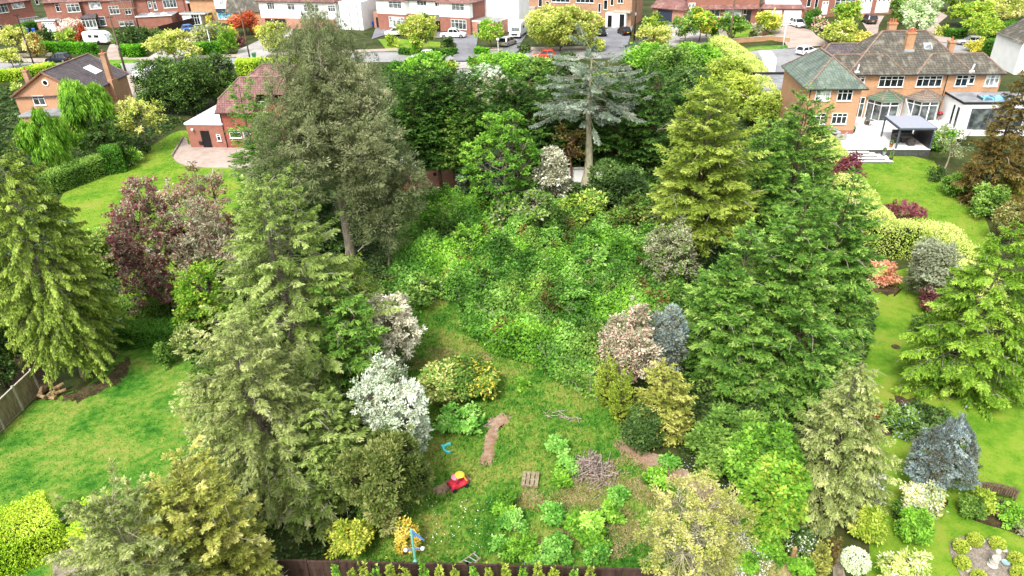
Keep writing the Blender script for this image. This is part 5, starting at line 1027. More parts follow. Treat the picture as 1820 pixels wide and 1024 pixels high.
for pl_, n_, lb_ in UG:
    gg_ = np.random.default_rng(n_); q_ = sample_poly(pl_, n_, gg_); zz_ = gg_.uniform(.05, .35, n_)*(1+np.sin(q_[:, 0])*np.sin(q_[:, 1]*1.3)); dd_ = np.hypot(q_[:, 0], q_[:, 1])
    V, Fa, T = leaves(np.c_[q_, zz_], gg_.normal(0, 1, (n_, 3))*[1, 1, .3], np.array([0, 0, 1.])+gg_.normal(0, .4, (n_, 3)), .15+dd_*.0022, .1+dd_*.0018, gg_.normal(.35, .2, n_)); LCOUNT[0] += n_
    tag(mkmesh('shade_plants', V, Fa, L_dgn, tint=T), lb_, 'ground cover', kind='stuff')
# ---- overgrown plot
THK = [(690, 560), (690, 470), (720, 390), (770, 350), (860, 360), (1000, 380), (1140, 420), (1215, 470), (1225, 560), (1190, 590), (1100, 590), (1075, 640), (1062, 712), (1010, 690), (950, 650), (880, 630), (830, 590), (820, 545), (770, 528), (740, 560)]
gq = np.random.default_rng(77); TW = np.array([P(*p) for p in THK])[:, :2]
bc = sample_poly(THK, 210, gq); bh = gq.uniform(.3, 1.9, 210); bw_ = gq.uniform(.5, 1.5, 210)
def thz(x, y):
    z = np.full(x.shape, .8)
    for (cx, cy_), h, s in zip(bc, bh, bw_): z = np.maximum(z, .6+h*1.15*np.exp(-((x-cx)**2+(y-cy_)**2)/(2*s*s*.5)))
    return z
def edgefade(x, y, W):
    d = np.full(x.shape, 9.); n = len(W)
    for i in range(n):
        a = W[i]; b = W[(i+1) % n]; ab = b-a; t = np.clip(((x-a[0])*ab[0]+(y-a[1])*ab[1])/(ab@ab), 0, 1)
        d = np.minimum(d, np.hypot(x-a[0]-t*ab[0], y-a[1]-t*ab[1]))
    return np.clip(d/.9, 0.05, 1)**.6
N = 190000; q = sample_poly(THK, N, gq); q += .25*gq.normal(0, 1, q.shape); z = thz(q[:, 0], q[:, 1])*edgefade(q[:, 0], q[:, 1], TW)
e = .08; zx = (thz(q[:, 0]+e, q[:, 1])-thz(q[:, 0]-e, q[:, 1]))/(2*e); zy = (thz(q[:, 0], q[:, 1]+e)-thz(q[:, 0], q[:, 1]-e))/(2*e)
nr = norm(np.stack([-zx, -zy, np.ones(N)], 1))
Pt = np.c_[q, z*gq.uniform(.72, 1.08, N)]
D = nr*.3+gq.normal(0, .7, (N, 3)); D[:, 2] -= .1
tt = .36+.26*np.sin(q[:, 0]*.7+np.sin(q[:, 1]*.5)*2)*.8+gq.normal(0, .13, N)+.18*np.sin(q[:, 0]*2.7+q[:, 1]*1.9)*np.sin(q[:, 1]*2.3)
V, Fa, T = leaves(Pt, D, nr+gq.normal(0, .4, (N, 3)), gq.uniform(.12, .28, N), gq.uniform(.09, .19, N), tt)
fx = np.sin(q[:, 0]*.55+1.7*np.sin(q[:, 1]*.31))+np.sin(q[:, 1]*.62+1.3*np.sin(q[:, 0]*.47+2))+gq.normal(0, .45, N); f2_ = np.sin(q[:, 0]*1.3+2*np.sin(q[:, 1]*.9))*np.sin(q[:, 1]*1.1+q[:, 0]*.4)
mi = np.zeros(N, int); mi[fx > .75] = 1; mi[fx < -.8] = 2; mi[(f2_ > .8) & (gq.random(N) < .5)] = 3; mi[(f2_ < -.86) & (gq.random(N) < .6)] = 4; mi[gq.random(N) < .012] = 4
tag(mkmesh('bramble_thicket', V, Fa, [L_ivy, L_grn, L_bri, L_brn, L_wee], tint=T, mi=mi), 'tangle of brambles, nettles and ivy covering the middle of the plot', 'ground cover', kind='stuff')
ns_ = 520; c_ = sample_poly(THK, ns_, gq); a_ = gq.uniform(0, 6.28, ns_); l_ = gq.uniform(.6, 2.2, ns_); d_ = np.stack([np.cos(a_), np.sin(a_), 0*a_], 1); z_ = thz(c_[:, 0], c_[:, 1])
x_ = np.linspace(0, 1, 5)[None, :, None]; pth = np.c_[c_, z_*.5][:, None]+d_[:, None]*l_[:, None, None]*x_; pth[..., 2] += np.sin(x_[..., 0]*2.6)*(.35+.45*gq.random((ns_, 1)))
V, Fa = tubes(pth, np.tile([.022, .018, .015, .011, .006], (ns_, 1)), 3)
tag(mkmesh('dead_stems', V, Fa, barkmat('bark_deadwood', '8d8170', 'cfc6b3')), 'arching dead bramble and nettle stems in the middle of the plot', 'ground cover', kind='stuff')
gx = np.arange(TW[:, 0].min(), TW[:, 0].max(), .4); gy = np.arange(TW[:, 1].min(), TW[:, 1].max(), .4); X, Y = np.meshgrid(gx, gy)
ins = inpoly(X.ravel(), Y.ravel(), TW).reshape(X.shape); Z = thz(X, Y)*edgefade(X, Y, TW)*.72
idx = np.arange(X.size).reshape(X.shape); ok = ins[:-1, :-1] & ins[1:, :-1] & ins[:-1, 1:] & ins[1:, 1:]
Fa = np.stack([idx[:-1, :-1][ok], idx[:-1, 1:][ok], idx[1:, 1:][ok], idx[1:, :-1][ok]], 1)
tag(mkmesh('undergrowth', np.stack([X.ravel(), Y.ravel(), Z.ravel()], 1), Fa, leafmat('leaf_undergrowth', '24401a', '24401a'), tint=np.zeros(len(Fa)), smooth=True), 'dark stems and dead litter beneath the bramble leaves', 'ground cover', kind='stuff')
SAP = [(765, 400, 335, 46, L_bri, 'bright green sapling clump at the top left of the brambles below the brick garage'), (905, 470, 420, 40, L_bri, 'fresh green sapling rising from the brambles in the middle'), (975, 450, 398, 34, L_ivy, 'pale tipped sapling among brambles below the maple'),
       (1045, 480, 410, 38, L_ivy, 'grey green nettle clump in the upper right of the brambles'), (845, 520, 462, 40, L_ivy, 'low leafy mound on the left of the brambles'), (1000, 560, 500, 42, L_ivy, 'wide leafy mound in the lower middle of the brambles'),
       (1110, 540, 478, 40, L_grn, 'leafy mound at the right of the brambles beside the twiggy shrub'), (930, 540, 490, 36, L_bri, 'yellowish green clump in the heart of the brambles'), (1060, 620, 560, 40, L_grn, 'leafy mound at the lower right of the brambles'),
       (735, 540, 478, 42, L_grn, 'ivy mound at the left tip of the brambles below the pine'), (1170, 590, 520, 36, L_grn, 'dark leafy mound below the twiggy shrub'), (830, 445, 392, 36, L_bri, 'light green bush on the upper left of the brambles')]
for (a, b_, c, r, mt, lb) in SAP: broad('sapling', lb, 'shrub', a, b_, c+(b_-c)*.3, r, mt, 'pale', .6, 4.8, .6, 8, .0, .3, group='saplings and mounds in the brambles', wood=.5)
WEED = [(915, 940, 905, 32, 'leafy weed clump nearest the pallet, left row'), (900, 912, 880, 24, 'small weed clump above the left row'), (985, 925, 893, 22, 'weed clump in the dry grass right of the left row'), (1040, 955, 905, 42, 'largest bright weed clump in the dry grass'), (1085, 925, 885, 26, 'weed clump at the right of the dry grass'),
        (930, 990, 950, 40, 'weed clump close to the fence, left of the stones'), (990, 985, 950, 30, 'darker weed clump close to the fence beside the stones'), (1060, 1000, 962, 26, 'weed clump at the fence right of the stones'), (1000, 860, 830, 20, 'weed clump between the pallet and the brush pile'), (1012, 838, 812, 20, 'green weeds beside the brush pile'),
        (1100, 890, 865, 22, 'weed clump below the bare earth strip'), (1165, 860, 825, 26, 'weeds along the bare earth strip'), (990, 805, 775, 22, 'weed tuft above the brush pile'), (890, 975, 955, 22, 'pale weed clump behind the ladder'), (1190, 830, 800, 22, 'green weeds left of the dark bush'), (820, 760, 720, 46, 'broad patch of taller weeds below the three joined shrubs'),
        (960, 1010, 985, 26, 'weeds growing against the fence top in the middle'), (930, 690, 675, 14, 'tiny weed tuft in the upper rough grass'), (1370, 985, 955, 32, 'leafy weeds below the white chair'), (1330, 1010, 985, 26, 'dark leaved weeds right of the thin yellow tree'), (1420, 1040, 985, 28, 'fresh green clump left of the yellow dwarf conifer')]
for (a, b_, c, r, lb) in WEED: broad('weed_clump', lb, 'plant', a, b_, c+(b_-c)*.3, r*.82, L_wee if (a+b_) % 3 else L_bri, 'brown', 1.0, 5.6, .65, 7, .0, .3, group='weed clumps in the rough grass', wood=.4)
# ---- right garden
M_h = [(1442, 262), (1468, 300), (1505, 360), (1540, 425), (1575, 452), (1650, 440), (1690, 490), (1735, 560), (1770, 610)]
hedge('hedge', 'long pale green hedge winding down between the two right hand lawns', M_h[::-1], 2.3, 2.3, L_hdp, lp=3.4, wob=.12)
broad('copper_shrub', 'purple red leaved shrub beside the white steps', 'shrub', 1498, 345, 275, 30, L_pur, 'brown', .9, 4.5, .55, 9, .1, mat2=L_red, f2=.4)
broad('japanese_maple', 'low spreading dark red maple on the upper right lawn', 'tree', 1595, 402, 360, 40, L_pur, 'grey', 1.0, 5, .4, 10, .2, .28, flat=.4)
broad('peach_shrub', 'peach flowering low rounded shrub against the hedge on the lower right lawn', 'shrub', 1565, 505, 462, 28, leafmat('leaf_peach', 'a86c50', 'd89c7c', 'f0c4a4', 'f4dcb8'), 'brown', 1.4, 5, .55, 8, .0, lowcut=-1)
broad('silver_shrub', 'silver grey layered tree in the elbow of the pale hedge', 'tree', 1645, 530, 425, 40, leafmat('leaf_silver_grey', '565c44', '828a6c', 'a8ae90', 'd4d8c0'), 'brown', 1.3, 5, .45, 10, .05, lowcut=-1)
broad('berberis', 'dark burgundy shrub below the silver grey layered tree', 'shrub', 1650, 555, 512, 22, L_red, 'brown', 1.3, 4.5, .6, 7, .0)
broad('green_shrub', 'small green shrub under the light green cedar at the lawn edge', 'shrub', 1632, 590, 558, 16, L_grn, 'brown', 1.3, 4.5, .6, 6, .0)
conifer('cedar_tree', 'large light green cedar with drooping layered branches at the right edge', 'tree', 1706, 690, 385, 116, L_ced, 'grey', 1.3, 8.5, .3, .08, .75, 170, -4, 30, .3, .45, 1.3, 40, bulge=.15, rj=.3, layers=13)
conifer('brown_conifer', 'dark brown green conifer in front of the white extension at the right edge', 'tree', 1752, 360, 112, 56, L_brn, 'dark', 1.2, 6, .3, .03, .7, 180, -4, 30, .25, .4, 1.0, 60)
broad('bare_tree', 'gnarled small tree with bare grey branches beside the patio', 'tree', 1680, 300, 225, 30, L_gwt, 'pale', .35, 4, .5, 9, .2, .3, mat2=L_grn, f2=.5)
broad('green_shrub', 'bright green bush at the corner of the pergola', 'shrub', 1672, 268, 232, 22, L_bri, 'brown', 1.4, 4.5, .6, 7, .0)
broad('dark_shrub', 'dark leafy shrub on the right edge of the upper right lawn', 'shrub', 1697, 348, 305, 26, L_grn, 'dark', 1.4, 4.5, .6, 8, .0, lowcut=-1)
broad('green_shrub', 'small round bush beside the lawn below the gnarled bare tree', 'shrub', 1662, 322, 300, 15, L_dgn, 'brown', 1.4, 4, .6, 6, .0)
broad('green_shrub', 'mixed green bush under the dark brown green conifer', 'shrub', 1752, 385, 330, 32, L_grn, 'brown', 1.3, 4.5, .6, 8, .0, lowcut=-1)
broad('lime_shrub', 'yellow green bush at the right edge below the dark brown green conifer', 'shrub', 1800, 360, 300, 34, L_lim, 'brown', 1.2, 4.5, .6, 8, .0, lowcut=-1)
broad('dome_shrub', 'grey brown clipped dome at the right edge above the light green cedar', 'shrub', 1800, 440, 362, 46, L_brn, 'grey', 1.6, 4, .5, 9, .0, mat2=L_spp, f2=.4, lowcut=-1.2)
broad('spruce_tree', 'stout blue spruce in the island bed beside the bench', 'tree', 1652, 880, 740, 62, L_blu, 'brown', 2.4, 5.5, .34, 26, .03, .2, .7, puff=True, lowcut=-1, upb=.5, nlc=40, mat2=leafmat('leaf_inner_needles', '4a4428', '6a6440', '847c54', '9c946c'), f2=.22, taper=([0, .25, .6, .85, 1], [1.1, 1.1, .85, .55, .3]))
broad('white_shrub', 'cream variegated low shrub at the left foot of the blue spruce', 'shrub', 1632, 915, 868, 34, L_sil, 'brown', 1.5, 5, .55, 8, .0, mat2=L_crm, f2=.5)
broad('green_shrub', 'round fresh green bush at the left tip of the island bed', 'shrub', 1614, 968, 905, 28, L_bri, 'brown', 1.5, 6, .65, 8, .0, lowcut=-1)
broad('green_shrub', 'small green plant between the blue spruce and the round fresh bush', 'shrub', 1600, 920, 896, 18, L_grn, 'brown', 1.3, 5, .6, 6, .0)
broad('green_shrub', 'green leafy plant right of the blue spruce foot', 'shrub', 1722, 918, 885, 22, L_grn, 'brown', 1.3, 5, .6, 6, .0)
broad('lime_shrub', 'yellow green dome shrub right of the blue spruce towards the bench', 'shrub', 1736, 905, 872, 20, L_lim, 'brown', 1.6, 5, .6, 6, .0)
broad('dark_shrub', 'small dark plant in the bed below the bench', 'shrub', 1778, 915, 892, 20, L_dgn, 'brown', 1.3, 5, .6, 6, .0, mat2=L_red, f2=.3)
broad('green_shrub', 'light green perennial clump at the right edge below the bench', 'shrub', 1800, 932, 905, 28, L_bri, 'brown', 1.3, 5, .6, 6, .0)
broad('grey_shrub', 'grey green low plant at the far right of the border', 'shrub', 1822, 950, 925, 20, L_gwt, 'brown', 1.2, 5, .6, 6, .0)
broad('border_plants', 'dark green border planting beneath the light green cedar', 'shrub', 1650, 775, 735, 46, L_dgn, 'brown', 1.2, 5.5, .5, 8, .0)
broad('border_plants', 'green border planting right of the small orange maple', 'shrub', 1598, 765, 725, 34, L_grn, 'brown', 1.2, 5.5, .5, 8, .0, mat2=L_bun, f2=.1)
broad('orange_maple', 'tiny orange leaved maple beside the stone lantern', 'shrub', 1548, 752, 722, 16, L_rus, 'brown', 1.0, 5, .4, 6, .2)
broad('white_shrub', 'white flowering shrub at the right side of the pale weeping spruce', 'shrub', 1543, 895, 846, 20, L_wht, 'brown', 1.4, 6, .6, 7, .0, mat2=L_grn, f2=.25)
broad('golden_shrub', 'yellow leaved shrub under the right side of the pale weeping spruce', 'shrub', 1535, 965, 905, 26, L_lim, 'brown', 1.3, 6, .6, 7, .0)
clipped_ball('white_shrub', 'round pale green and white variegated bush on the lawn edge beside the path', 1517, 1010, 22, leafmat('leaf_variegated', '98b078', 'c4d4a4', 'e4ecd0', 'f8faf0'), lp=4.5)
conifer('golden_conifer', 'small bright yellow dwarf conifer left of the path', 'tree', 1450, 1025, 978, 19, L_yel, 'brown', 2.4, 6, .4, .0, .35, 100, 30, 60, 0, 0, .6)
conifer('dwarf_conifer', 'small dull olive column conifer beside the path', 'tree', 1470, 1012, 965, 12, L_brn, 'brown', 2.8, 5, .4, .0, .15, 100, 30, 60, 0, 0, .5, bulge=.3)
broad('white_flowers', 'dark bush with white flowers under the pale weeping spruce', 'shrub', 1422, 985, 948, 28, L_dgn, 'brown', 1.3, 6, .5, 7, .0, mat2=L_wht, f2=.15)
broad('variegated_shrub', 'cream and green shrub at the bottom edge of the right lawn', 'shrub', 1595, 1050, 995, 46, L_hdp, 'brown', .9, 6, .4, 8, .0, mat2=L_wht, f2=.2)
TOP = [(1705, 970, 'topiary ball at the upper left of the circular bed'), (1730, 958, 'topiary ball at the top of the circular bed'), (1770, 965, 'topiary ball behind the statue'), (1803, 993, 'topiary ball right of the statue'), (1708, 999, 'topiary ball at the left of the circular bed'), (1737, 1024, 'topiary ball at the bottom of the circular bed'), (1808, 1018, 'topiary ball nearest the bottom right corner')]
for (a, b_, lb) in TOP: clipped_ball('topiary_ball', 'small lime green '+lb, a, b_+8, 11.5, L_lim, 'topiary balls in the circular bed')

gw = np.random.default_rng(9)
for pl_, n_, mt_, lb_ in (([(1290, 1010), (1300, 945), (1335, 945), (1375, 1000), (1350, 1050), (1300, 1050)], 1500, L_wht, 'carpet of small white flowers below the white garden chair'), ([(1590, 770), (1570, 735), (1600, 720), (1660, 735), (1690, 770), (1640, 785)], 500, L_bun, 'scatter of pale blue flowers in the border beneath the light green cedar'), ([(925, 1010), (930, 985), (1000, 960), (1010, 985), (985, 1010)], 500, L_bun, 'scatter of lilac flowers among the weeds by the fence'), ([(690, 930), (760, 880), (900, 900), (880, 980), (760, 990)], 160, L_wht, 'scattered daisies in the rough grass by the play frame'), ([(1180, 835), (1250, 800), (1330, 860), (1290, 900)], 200, L_bun, 'few lilac flowers under the shrubs by the bare earth strip')):
    q_ = sample_poly(pl_, n_, gw); V, Fa, T = leaves(np.c_[q_, gw.uniform(.08, .4, n_)], gw.normal(0, 1, (n_, 3)), np.array([0, 0, 1.])+gw.normal(0, .5, (n_, 3)), gw.uniform(.04, .08, n_), gw.uniform(.04, .07, n_), gw.random(n_))
    tag(mkmesh('wild_flowers', V, Fa, mt_, tint=T), lb_, 'flowers', kind='stuff')
# ------------------------------------------------------------------ vehicles
CARW = {k: solid('paint_'+k, c, .25, m_, .03, spec=.6) for k, c, m_ in (('white', 'eeeff0', 0), ('red', 'c0402c', 0), ('black', '17181c', .3), ('silver', 'b4b2ac', .5), ('navy', '1c2233', .3), ('blue', '5a86c8', .2), ('grey', '4a4a50', .4))}
M_tyre = solid('tyre_rubber', '1a1a1b', .8); M_rim = solid('alloy', 'b8babc', .35, .8); M_lamp = solid('headlight_glass', 'd8dcde', .15); M_tail = solid('tail_light', '9a1a18', .3); M_plate = solid('number_plate', 'd8c040', .5)
def wheel(root, x, y, r, w_):
    s = 1 if y > 0 else -1; m = MB(); m.cyl((x, y-s*w_, r), (x, y, r), r, n=16); wh = m.build('wheel', M_tyre, root)
    m = MB(); m.cyl((x, y-s*.01, r), (x, y+s*.015, r), r*.62, n=12); m.build('rim', M_rim, wh)
def car(label, px, py, head, kind='hatch', paint='white', group='parked cars', lz=0.0, name='parked_car', catn='car', base=None):
    """head: world heading in degrees of the car's front"""
    b = P(px, py) if base is None else np.array(base, float); root = empty(name, (b[0], b[1], lz), R_(head), label, catn, group); pm = CARW[paint]
    Lc, Wc, Hc = dict(hatch=(4.1, 1.75, 1.48), suv=(4.5, 1.85, 1.66), saloon=(4.6, 1.8, 1.45), pickup=(5.3, 1.9, 1.8))[kind]
    g0 = .24; belt = Hc*.6; hood = Hc*.56; x0, x1 = -Lc/2, Lc/2
    # lower body: stations along the length
    st = [(x0, .42, belt*.86, .84), (x0+.12, .3, belt*.98, .93), (x0+.6, g0, belt, 1), (x1-1.45, g0, belt, 1), (x1-1.1, g0, hood, .99), (x1-.35, g0+.02, hood*.88, .93), (x1, .36, hood*.68, .78)]
    m = MB(); rings = []
    for (x, zl, zh, f) in st:
        hw = Wc/2*f; k = len(m.v); m.v += [(x, -hw*.96, zl), (x, -hw, (zl+zh)/2), (x, -hw*.93, zh), (x, 0, zh+.035), (x, hw*.93, zh), (x, hw, (zl+zh)/2), (x, hw*.96, zl)]; rings.append(k)
    for a, b2 in zip(rings[:-1], rings[1:]):
        for i in range(7): m.f.append([a+i, b2+i, b2+(i+1) % 7, a+(i+1) % 7]); m.m.append(0)
    m.f.append([rings[0]+i for i in range(7)]); m.m.append(0); m.f.append([rings[-1]+i for i in range(7)][::-1]); m.m.append(0)
    body = m.build('body', pm, root, smooth=False, bevel=.05)
    # glasshouse
    rear = {'hatch': (x0+.12, x0+.55), 'suv': (x0+.1, x0+.42), 'saloon': (x0+.75, x0+1.35), 'pickup': (x0+1.75, x0+1.95)}[kind]
    fr_ = (x1-1.3, x1-2.05) if kind != 'pickup' else (x1-1.35, x1-2.05)
    wb, wt = Wc*.455, Wc*.385; zt = Hc-.06
    m = MB(); m.hexa([(rear[0], -wb, belt), (fr_[0], -wb, belt), (fr_[0], wb, belt), (rear[0], wb, belt), (rear[1], -wt, zt), (fr_[1], -wt, zt), (fr_[1], wt, zt), (rear[1], wt, zt)]); m.build('window', G_dk, root)
    m = MB(); m.hexa([(rear[1]-.06, -wt-.03, zt-.03), (fr_[1]+.08, -wt-.03, zt-.03), (fr_[1]+.08, wt+.03, zt-.03), (rear[1]-.06, wt+.03, zt-.03), (rear[1]+.08, -wt+.08, zt+.07), (fr_[1]-.1, -wt+.08, zt+.07), (fr_[1]-.1, wt-.08, zt+.07), (rear[1]+.08, wt-.08, zt+.07)])
    for sgn in (-1, 1):
        m.bar((fr_[0], sgn*wb, belt), (fr_[1], sgn*wt, zt), .07); m.bar((rear[0], sgn*wb, belt), (rear[1], sgn*wt, zt), .12); xm = (fr_[0]+rear[0])/2; m.bar((xm, sgn*(wb+.005), belt), (xm-.05, sgn*(wt+.01), zt), .08)
    m.build('roof', pm, root)
    if kind == 'pickup':
        m = MB(); m.box(x0+.12, x0+1.7, -Wc*.4, Wc*.4, belt+.02, belt+.06); m.build('bed_cover', M_dk, root)
    for sx in (x0+.85, x1-.9):
        for sy in (-Wc/2+.0, Wc/2-.0): wheel(root, sx, sy*1.01, .33 if kind != 'pickup' else .38, .22)
    for sy in (-1, 1):
        m = MB(); m.box(x1-.28, x1-.06, sy*Wc*.4-.17, sy*Wc*.4+.12, hood*.62, hood*.8); m.build('headlight', M_lamp, root)
        m = MB(); m.box(x0-.01, x0+.14, sy*Wc*.4-.13, sy*Wc*.4+.1, belt*.72, belt*.92); m.build('tail_light', M_tail, root)
        m = MB(); m.box(fr_[0]-.1, fr_[0]+.02, sy*(Wc/2+.02)-.09, sy*(Wc/2+.02)+.09, belt-.02, belt+.12); m.build('mirror', pm, root)
    m = MB(); m.box(x1-.03, x1+.012, -.5, .5, .42, hood*.62); m.build('grille', M_dk, root)
    m = MB(); m.box(x0-.02, x0+.02, -.26, .26, .62, .74); m.build('number_plate', M_plate, root)
    return root
car('black estate car parked on the road at the far left', 105, 111, 178, 'suv', 'navy', lz=.03)
car('white estate car outside the left half of the red brick semi', 703, 64, 185, 'suv', 'white', lz=.14)
car('white pickup truck on the dark driveway of the red brick semi', 806, 68, -8, 'pickup', 'white', lz=.14)
car('silver estate car seen from behind on the driveway below the white motorhome', 903, 82, 60, 'suv', 'silver', lz=.14)
car('black car half hidden by the big cream leaved tree, top centre', 1066, 64, -75, 'hatch', 'black', lz=.14)
car('black saloon seen from behind outside the black doors', 1109, 62, 100, 'saloon', 'black', lz=.14)
car('white car facing the street on the double garage driveway', 1417, 49, -85, 'suv', 'white', lz=.14)
car('dark grey car parked nose in at the white garage doors, top right', 1543, 42, 85, 'suv', 'grey', lz=.14)
car('white hatchback parked behind the green tiled roof', 1434, 97, 25, 'hatch', 'white', lz=.03)
car('white car roof showing above the yellow hedge in the street', 752, 104, 178, 'hatch', 'white', lz=.03)
car('red car roof glimpsed behind the cedar top in the street', 966, 104, 178, 'hatch', 'red', lz=.03)
car('silver car partly hidden by yellow bushes behind the big house', 1722, 80, 160, 'hatch', 'silver', lz=.03)
car('white car partly hidden beside the dark blue grey garage', 1172, 62, 80, 'hatch', 'white', lz=.14)
# caravan, motorhomes, covered car
def vbox(root, part, prof, hw, mat, taper=.94):
    m = MB(); n = len(prof); k = len(m.v)
    for s in (-1, 1): m.v += [(x, s*hw*(taper if z > 1.6 else 1), z) for x, z in prof]
    m.f.append([k+i for i in range(n)]); m.m.append(0); m.f.append([k+n+i for i in range(n)][::-1]); m.m.append(0)
    for i in range(n): j = (i+1) % n; m.f.append([k+i, k+n+i, k+n+j, k+j]); m.m.append(0)
    return m.build(part, mat, root, bevel=.08)
b = P(178, 79); r = empty('caravan', (b[0], b[1], .13), R_(-14), 'white touring caravan parked on a driveway beside the clipped hedge', 'caravan')
vbox(r, 'body', [(-2.9, .45), (-3.0, 2.3), (-2.5, 2.6), (1.4, 2.6), (2.3, 2.2), (2.9, 1.3), (3.0, .6), (2.6, .45)], 1.1, CARW['white'])
for (x, z, w2) in ((-1.0, 1.45, .4), (.6, 1.45, .7)): m = MB(); m.box(x-w2/2-.2, x+w2/2+.2, -1.13, -1.05, z, z+.5); m.build('window', G_dk, r)
m = MB(); m.hexa([(2.35, -.9, 1.35), (2.94, -.9, 1.32), (2.94, .9, 1.32), (2.35, .9, 1.35), (2.2, -.85, 2.1), (2.42, -.85, 2.1), (2.42, .85, 2.1), (2.2, .85, 2.1)]); m.build('front_window', G_cur, r)
for sy in (-1.1, 1.1): wheel(r, 0, sy, .33, .2)
m = MB(); m.bar((2.9, 0, .5), (4.2, 0, .5), .12); m.build('tow_bar', M_dk, r)
def motorhome(label, px, py, head, group=None, base=None, lz=.14):
    b = P(px, py); r = empty('motorhome', (b[0], b[1], lz), R_(head), label, 'motorhome', 'white motorhomes')
    vbox(r, 'body', [(-3.2, .45), (-3.3, 2.7), (1.9, 2.8), (2.6, 2.3), (2.75, 1.35), (3.5, 1.15), (3.6, .45)], 1.1, CARW['white'])
    m = MB(); m.hexa([(2.45, -.85, 1.4), (2.85, -.85, 1.3), (2.85, .85, 1.3), (2.45, .85, 1.4), (2.25, -.8, 2.1), (2.62, -.8, 2.12), (2.62, .8, 2.12), (2.25, .8, 2.1)]); m.build('windscreen', G_mid, r)
    for (x, z) in ((-1.8, 1.6), (.3, 1.6)):
        for s in (-1, 1): m = MB(); m.box(x-.4, x+.4, s*1.115-.03, s*1.115+.03, z, z+.5); m.build('window', G_dk, r)
    for x in (-2.0, 2.5):
        for sy in (-1.1, 1.1): wheel(r, x, sy, .35, .22)
    for x in (-1.5, .6): m = MB(); m.box(x-.35, x+.35, -.35, .35, 2.72, 2.88); m.build('roof_hatch', M_lead, r)
    m = MB(); m.box(3.57, 3.64, -.6, .6, .7, 1.0); m.build('grille', M_dk, r)
    for sy in (-.85, .85): m = MB(); m.box(3.5, 3.63, sy-.17, sy+.17, .85, 1.1); m.build('headlight', M_lamp, r)
    return r
motorhome('white motorhome facing the street on the driveway left of the brown brick houses', 922, 65, -105)
motorhome('white motorhome behind the flat garage roof, seen from above', 1358, 128, 80, lz=.03)
b = P(272, 147); r = empty('caravan', (b[0], b[1], .03), R_(70), 'white covered caravan roof half hidden behind the dark evergreen hedge', 'caravan'); vbox(r, 'body', [(-2.6, .4), (-2.7, 2.2), (-2.2, 2.5), (1.6, 2.5), (2.4, 1.9), (2.6, .5)], 1.1, CARW['white']); m = MB(); m.box(-1, .2, -1.13, -1.05, 1.3, 1.8); m.build('window', G_dk, r); [wheel(r, 0, sy, .33, .2) for sy in (-1.1, 1.1)]
car('blue car under a cover on the drive between the red and the navy clad houses', 341, 56, 30, 'hatch', 'blue', lz=.14)
# ------------------------------------------------------------------ poles and street lamps
M_pole = barkmat('pole_wood', '5a4636', '86705c', 4); M_pwht = solid('post_white', 'e4e6e4', .5); M_blk = solid('iron_black', '1c1c1e', .5)
def pole(name, label, x, y, yt, mat, r0=.16, kind='plain', cat='pole', group=None):
    b = P(x, y); h_ = zat(b, yt); root = empty(name, tuple(b), 0, label, cat, group); m = MB(); m.cyl((0, 0, -.2), (0, 0, h_), r0, r0*.65, 10); m.build('pole', mat, root, smooth=True)
    if kind == 'telegraph':
        m = MB(); m.box(-.5, .5, -.06, .06, h_-.6, h_-.48); [m.cyl((a, 0, h_-.48), (a, 0, h_-.34), .05, .03, 6) for a in (-.45, -.2, .2, .45)]; m.build('crossarm', M_dk, root)
        m = MB(); m.box(-.12, .12, -.3, -.13, h_*.45, h_*.45+.5); m.build('junction_box', M_lead, root)
    if kind == 'lamp':
        m = MB(); m.bar((0, 0, h_-.05), (0, -1.0, h_+.1), .08); m.build('arm', mat, root); m = MB(); m.hexa([(-.12, -1.5, h_+.04), (.12, -1.5, h_+.04), (.14, -.9, h_+.04), (-.14, -.9, h_+.04), (-.08, -1.4, h_+.2), (.08, -1.4, h_+.2), (.1, -.95, h_+.2), (-.1, -.95, h_+.2)]); m.build('lantern', M_lead, root)
    if kind == 'ball': m = MB(); m.lathe([(.05, 0), (.2, .1), (.26, .28), (.2, .45), (.03, .55)], (0, 0, h_), 12); m.build('globe', M_white, root, smooth=True)
    if kind == 'carriage': m = MB(); m.lathe([(.08, 0), (.16, .02), (.26, .4), (.3, .42), (.05, .62), (.03, .75)], (0, 0, h_), 8); m.build('lantern', M_blk, root)
    if kind == 'tee': m = MB(); m.bar((-.9, 0, h_), (.9, 0, h_), .12, .1); m.build('lantern', M_white, root)
    return root
pole('telegraph_pole', 'dark telegraph pole at the far left of the street', 62, 120, 22, barkmat('pole_dark', '33251d', '54402f', 4), .14, 'telegraph', group='tall poles along the street')
pole('telegraph_pole', 'thick grey brown telegraph pole beside the caravan driveway', 225, 133, 25, M_pole, .2, 'telegraph', group='tall poles along the street')
pole('telegraph_pole', 'plain brown pole beside the green wheelie bin', 445, 108, 12, M_pole, .14, group='tall poles along the street')
pole('telegraph_pole', 'tall dark pole in front of the brown brick houses', 1127, 72, -30, barkmat('pole_dark', '33251d', '54402f', 4), .16, 'telegraph', group='tall poles along the street')
pole('telegraph_pole', 'grey wooden pole at the bend in front of the curved verge', 1295, 91, -5, M_pole, .17, 'plain', group='tall poles along the street')
pole('street_lamp', 'white street lamp column above the long evergreen hedge', 378, 96, 52, M_pwht, .1, 'lamp', 'lamp post')
pole('street_lamp', 'pale street lamp at the end of the curved brick garden wall', 1391, 86, 44, M_pwht, .1, 'tee', 'lamp post')
pole('garden_lamp', 'white lamp post with a small globe beside the silver estate car', 886, 103, 73, M_pwht, .07, 'ball', 'lamp post')
pole('garden_lamp', 'black carriage lamp left of the wrought iron gate', 785, 128, 104, M_blk, .05, 'carriage', 'lamp post')
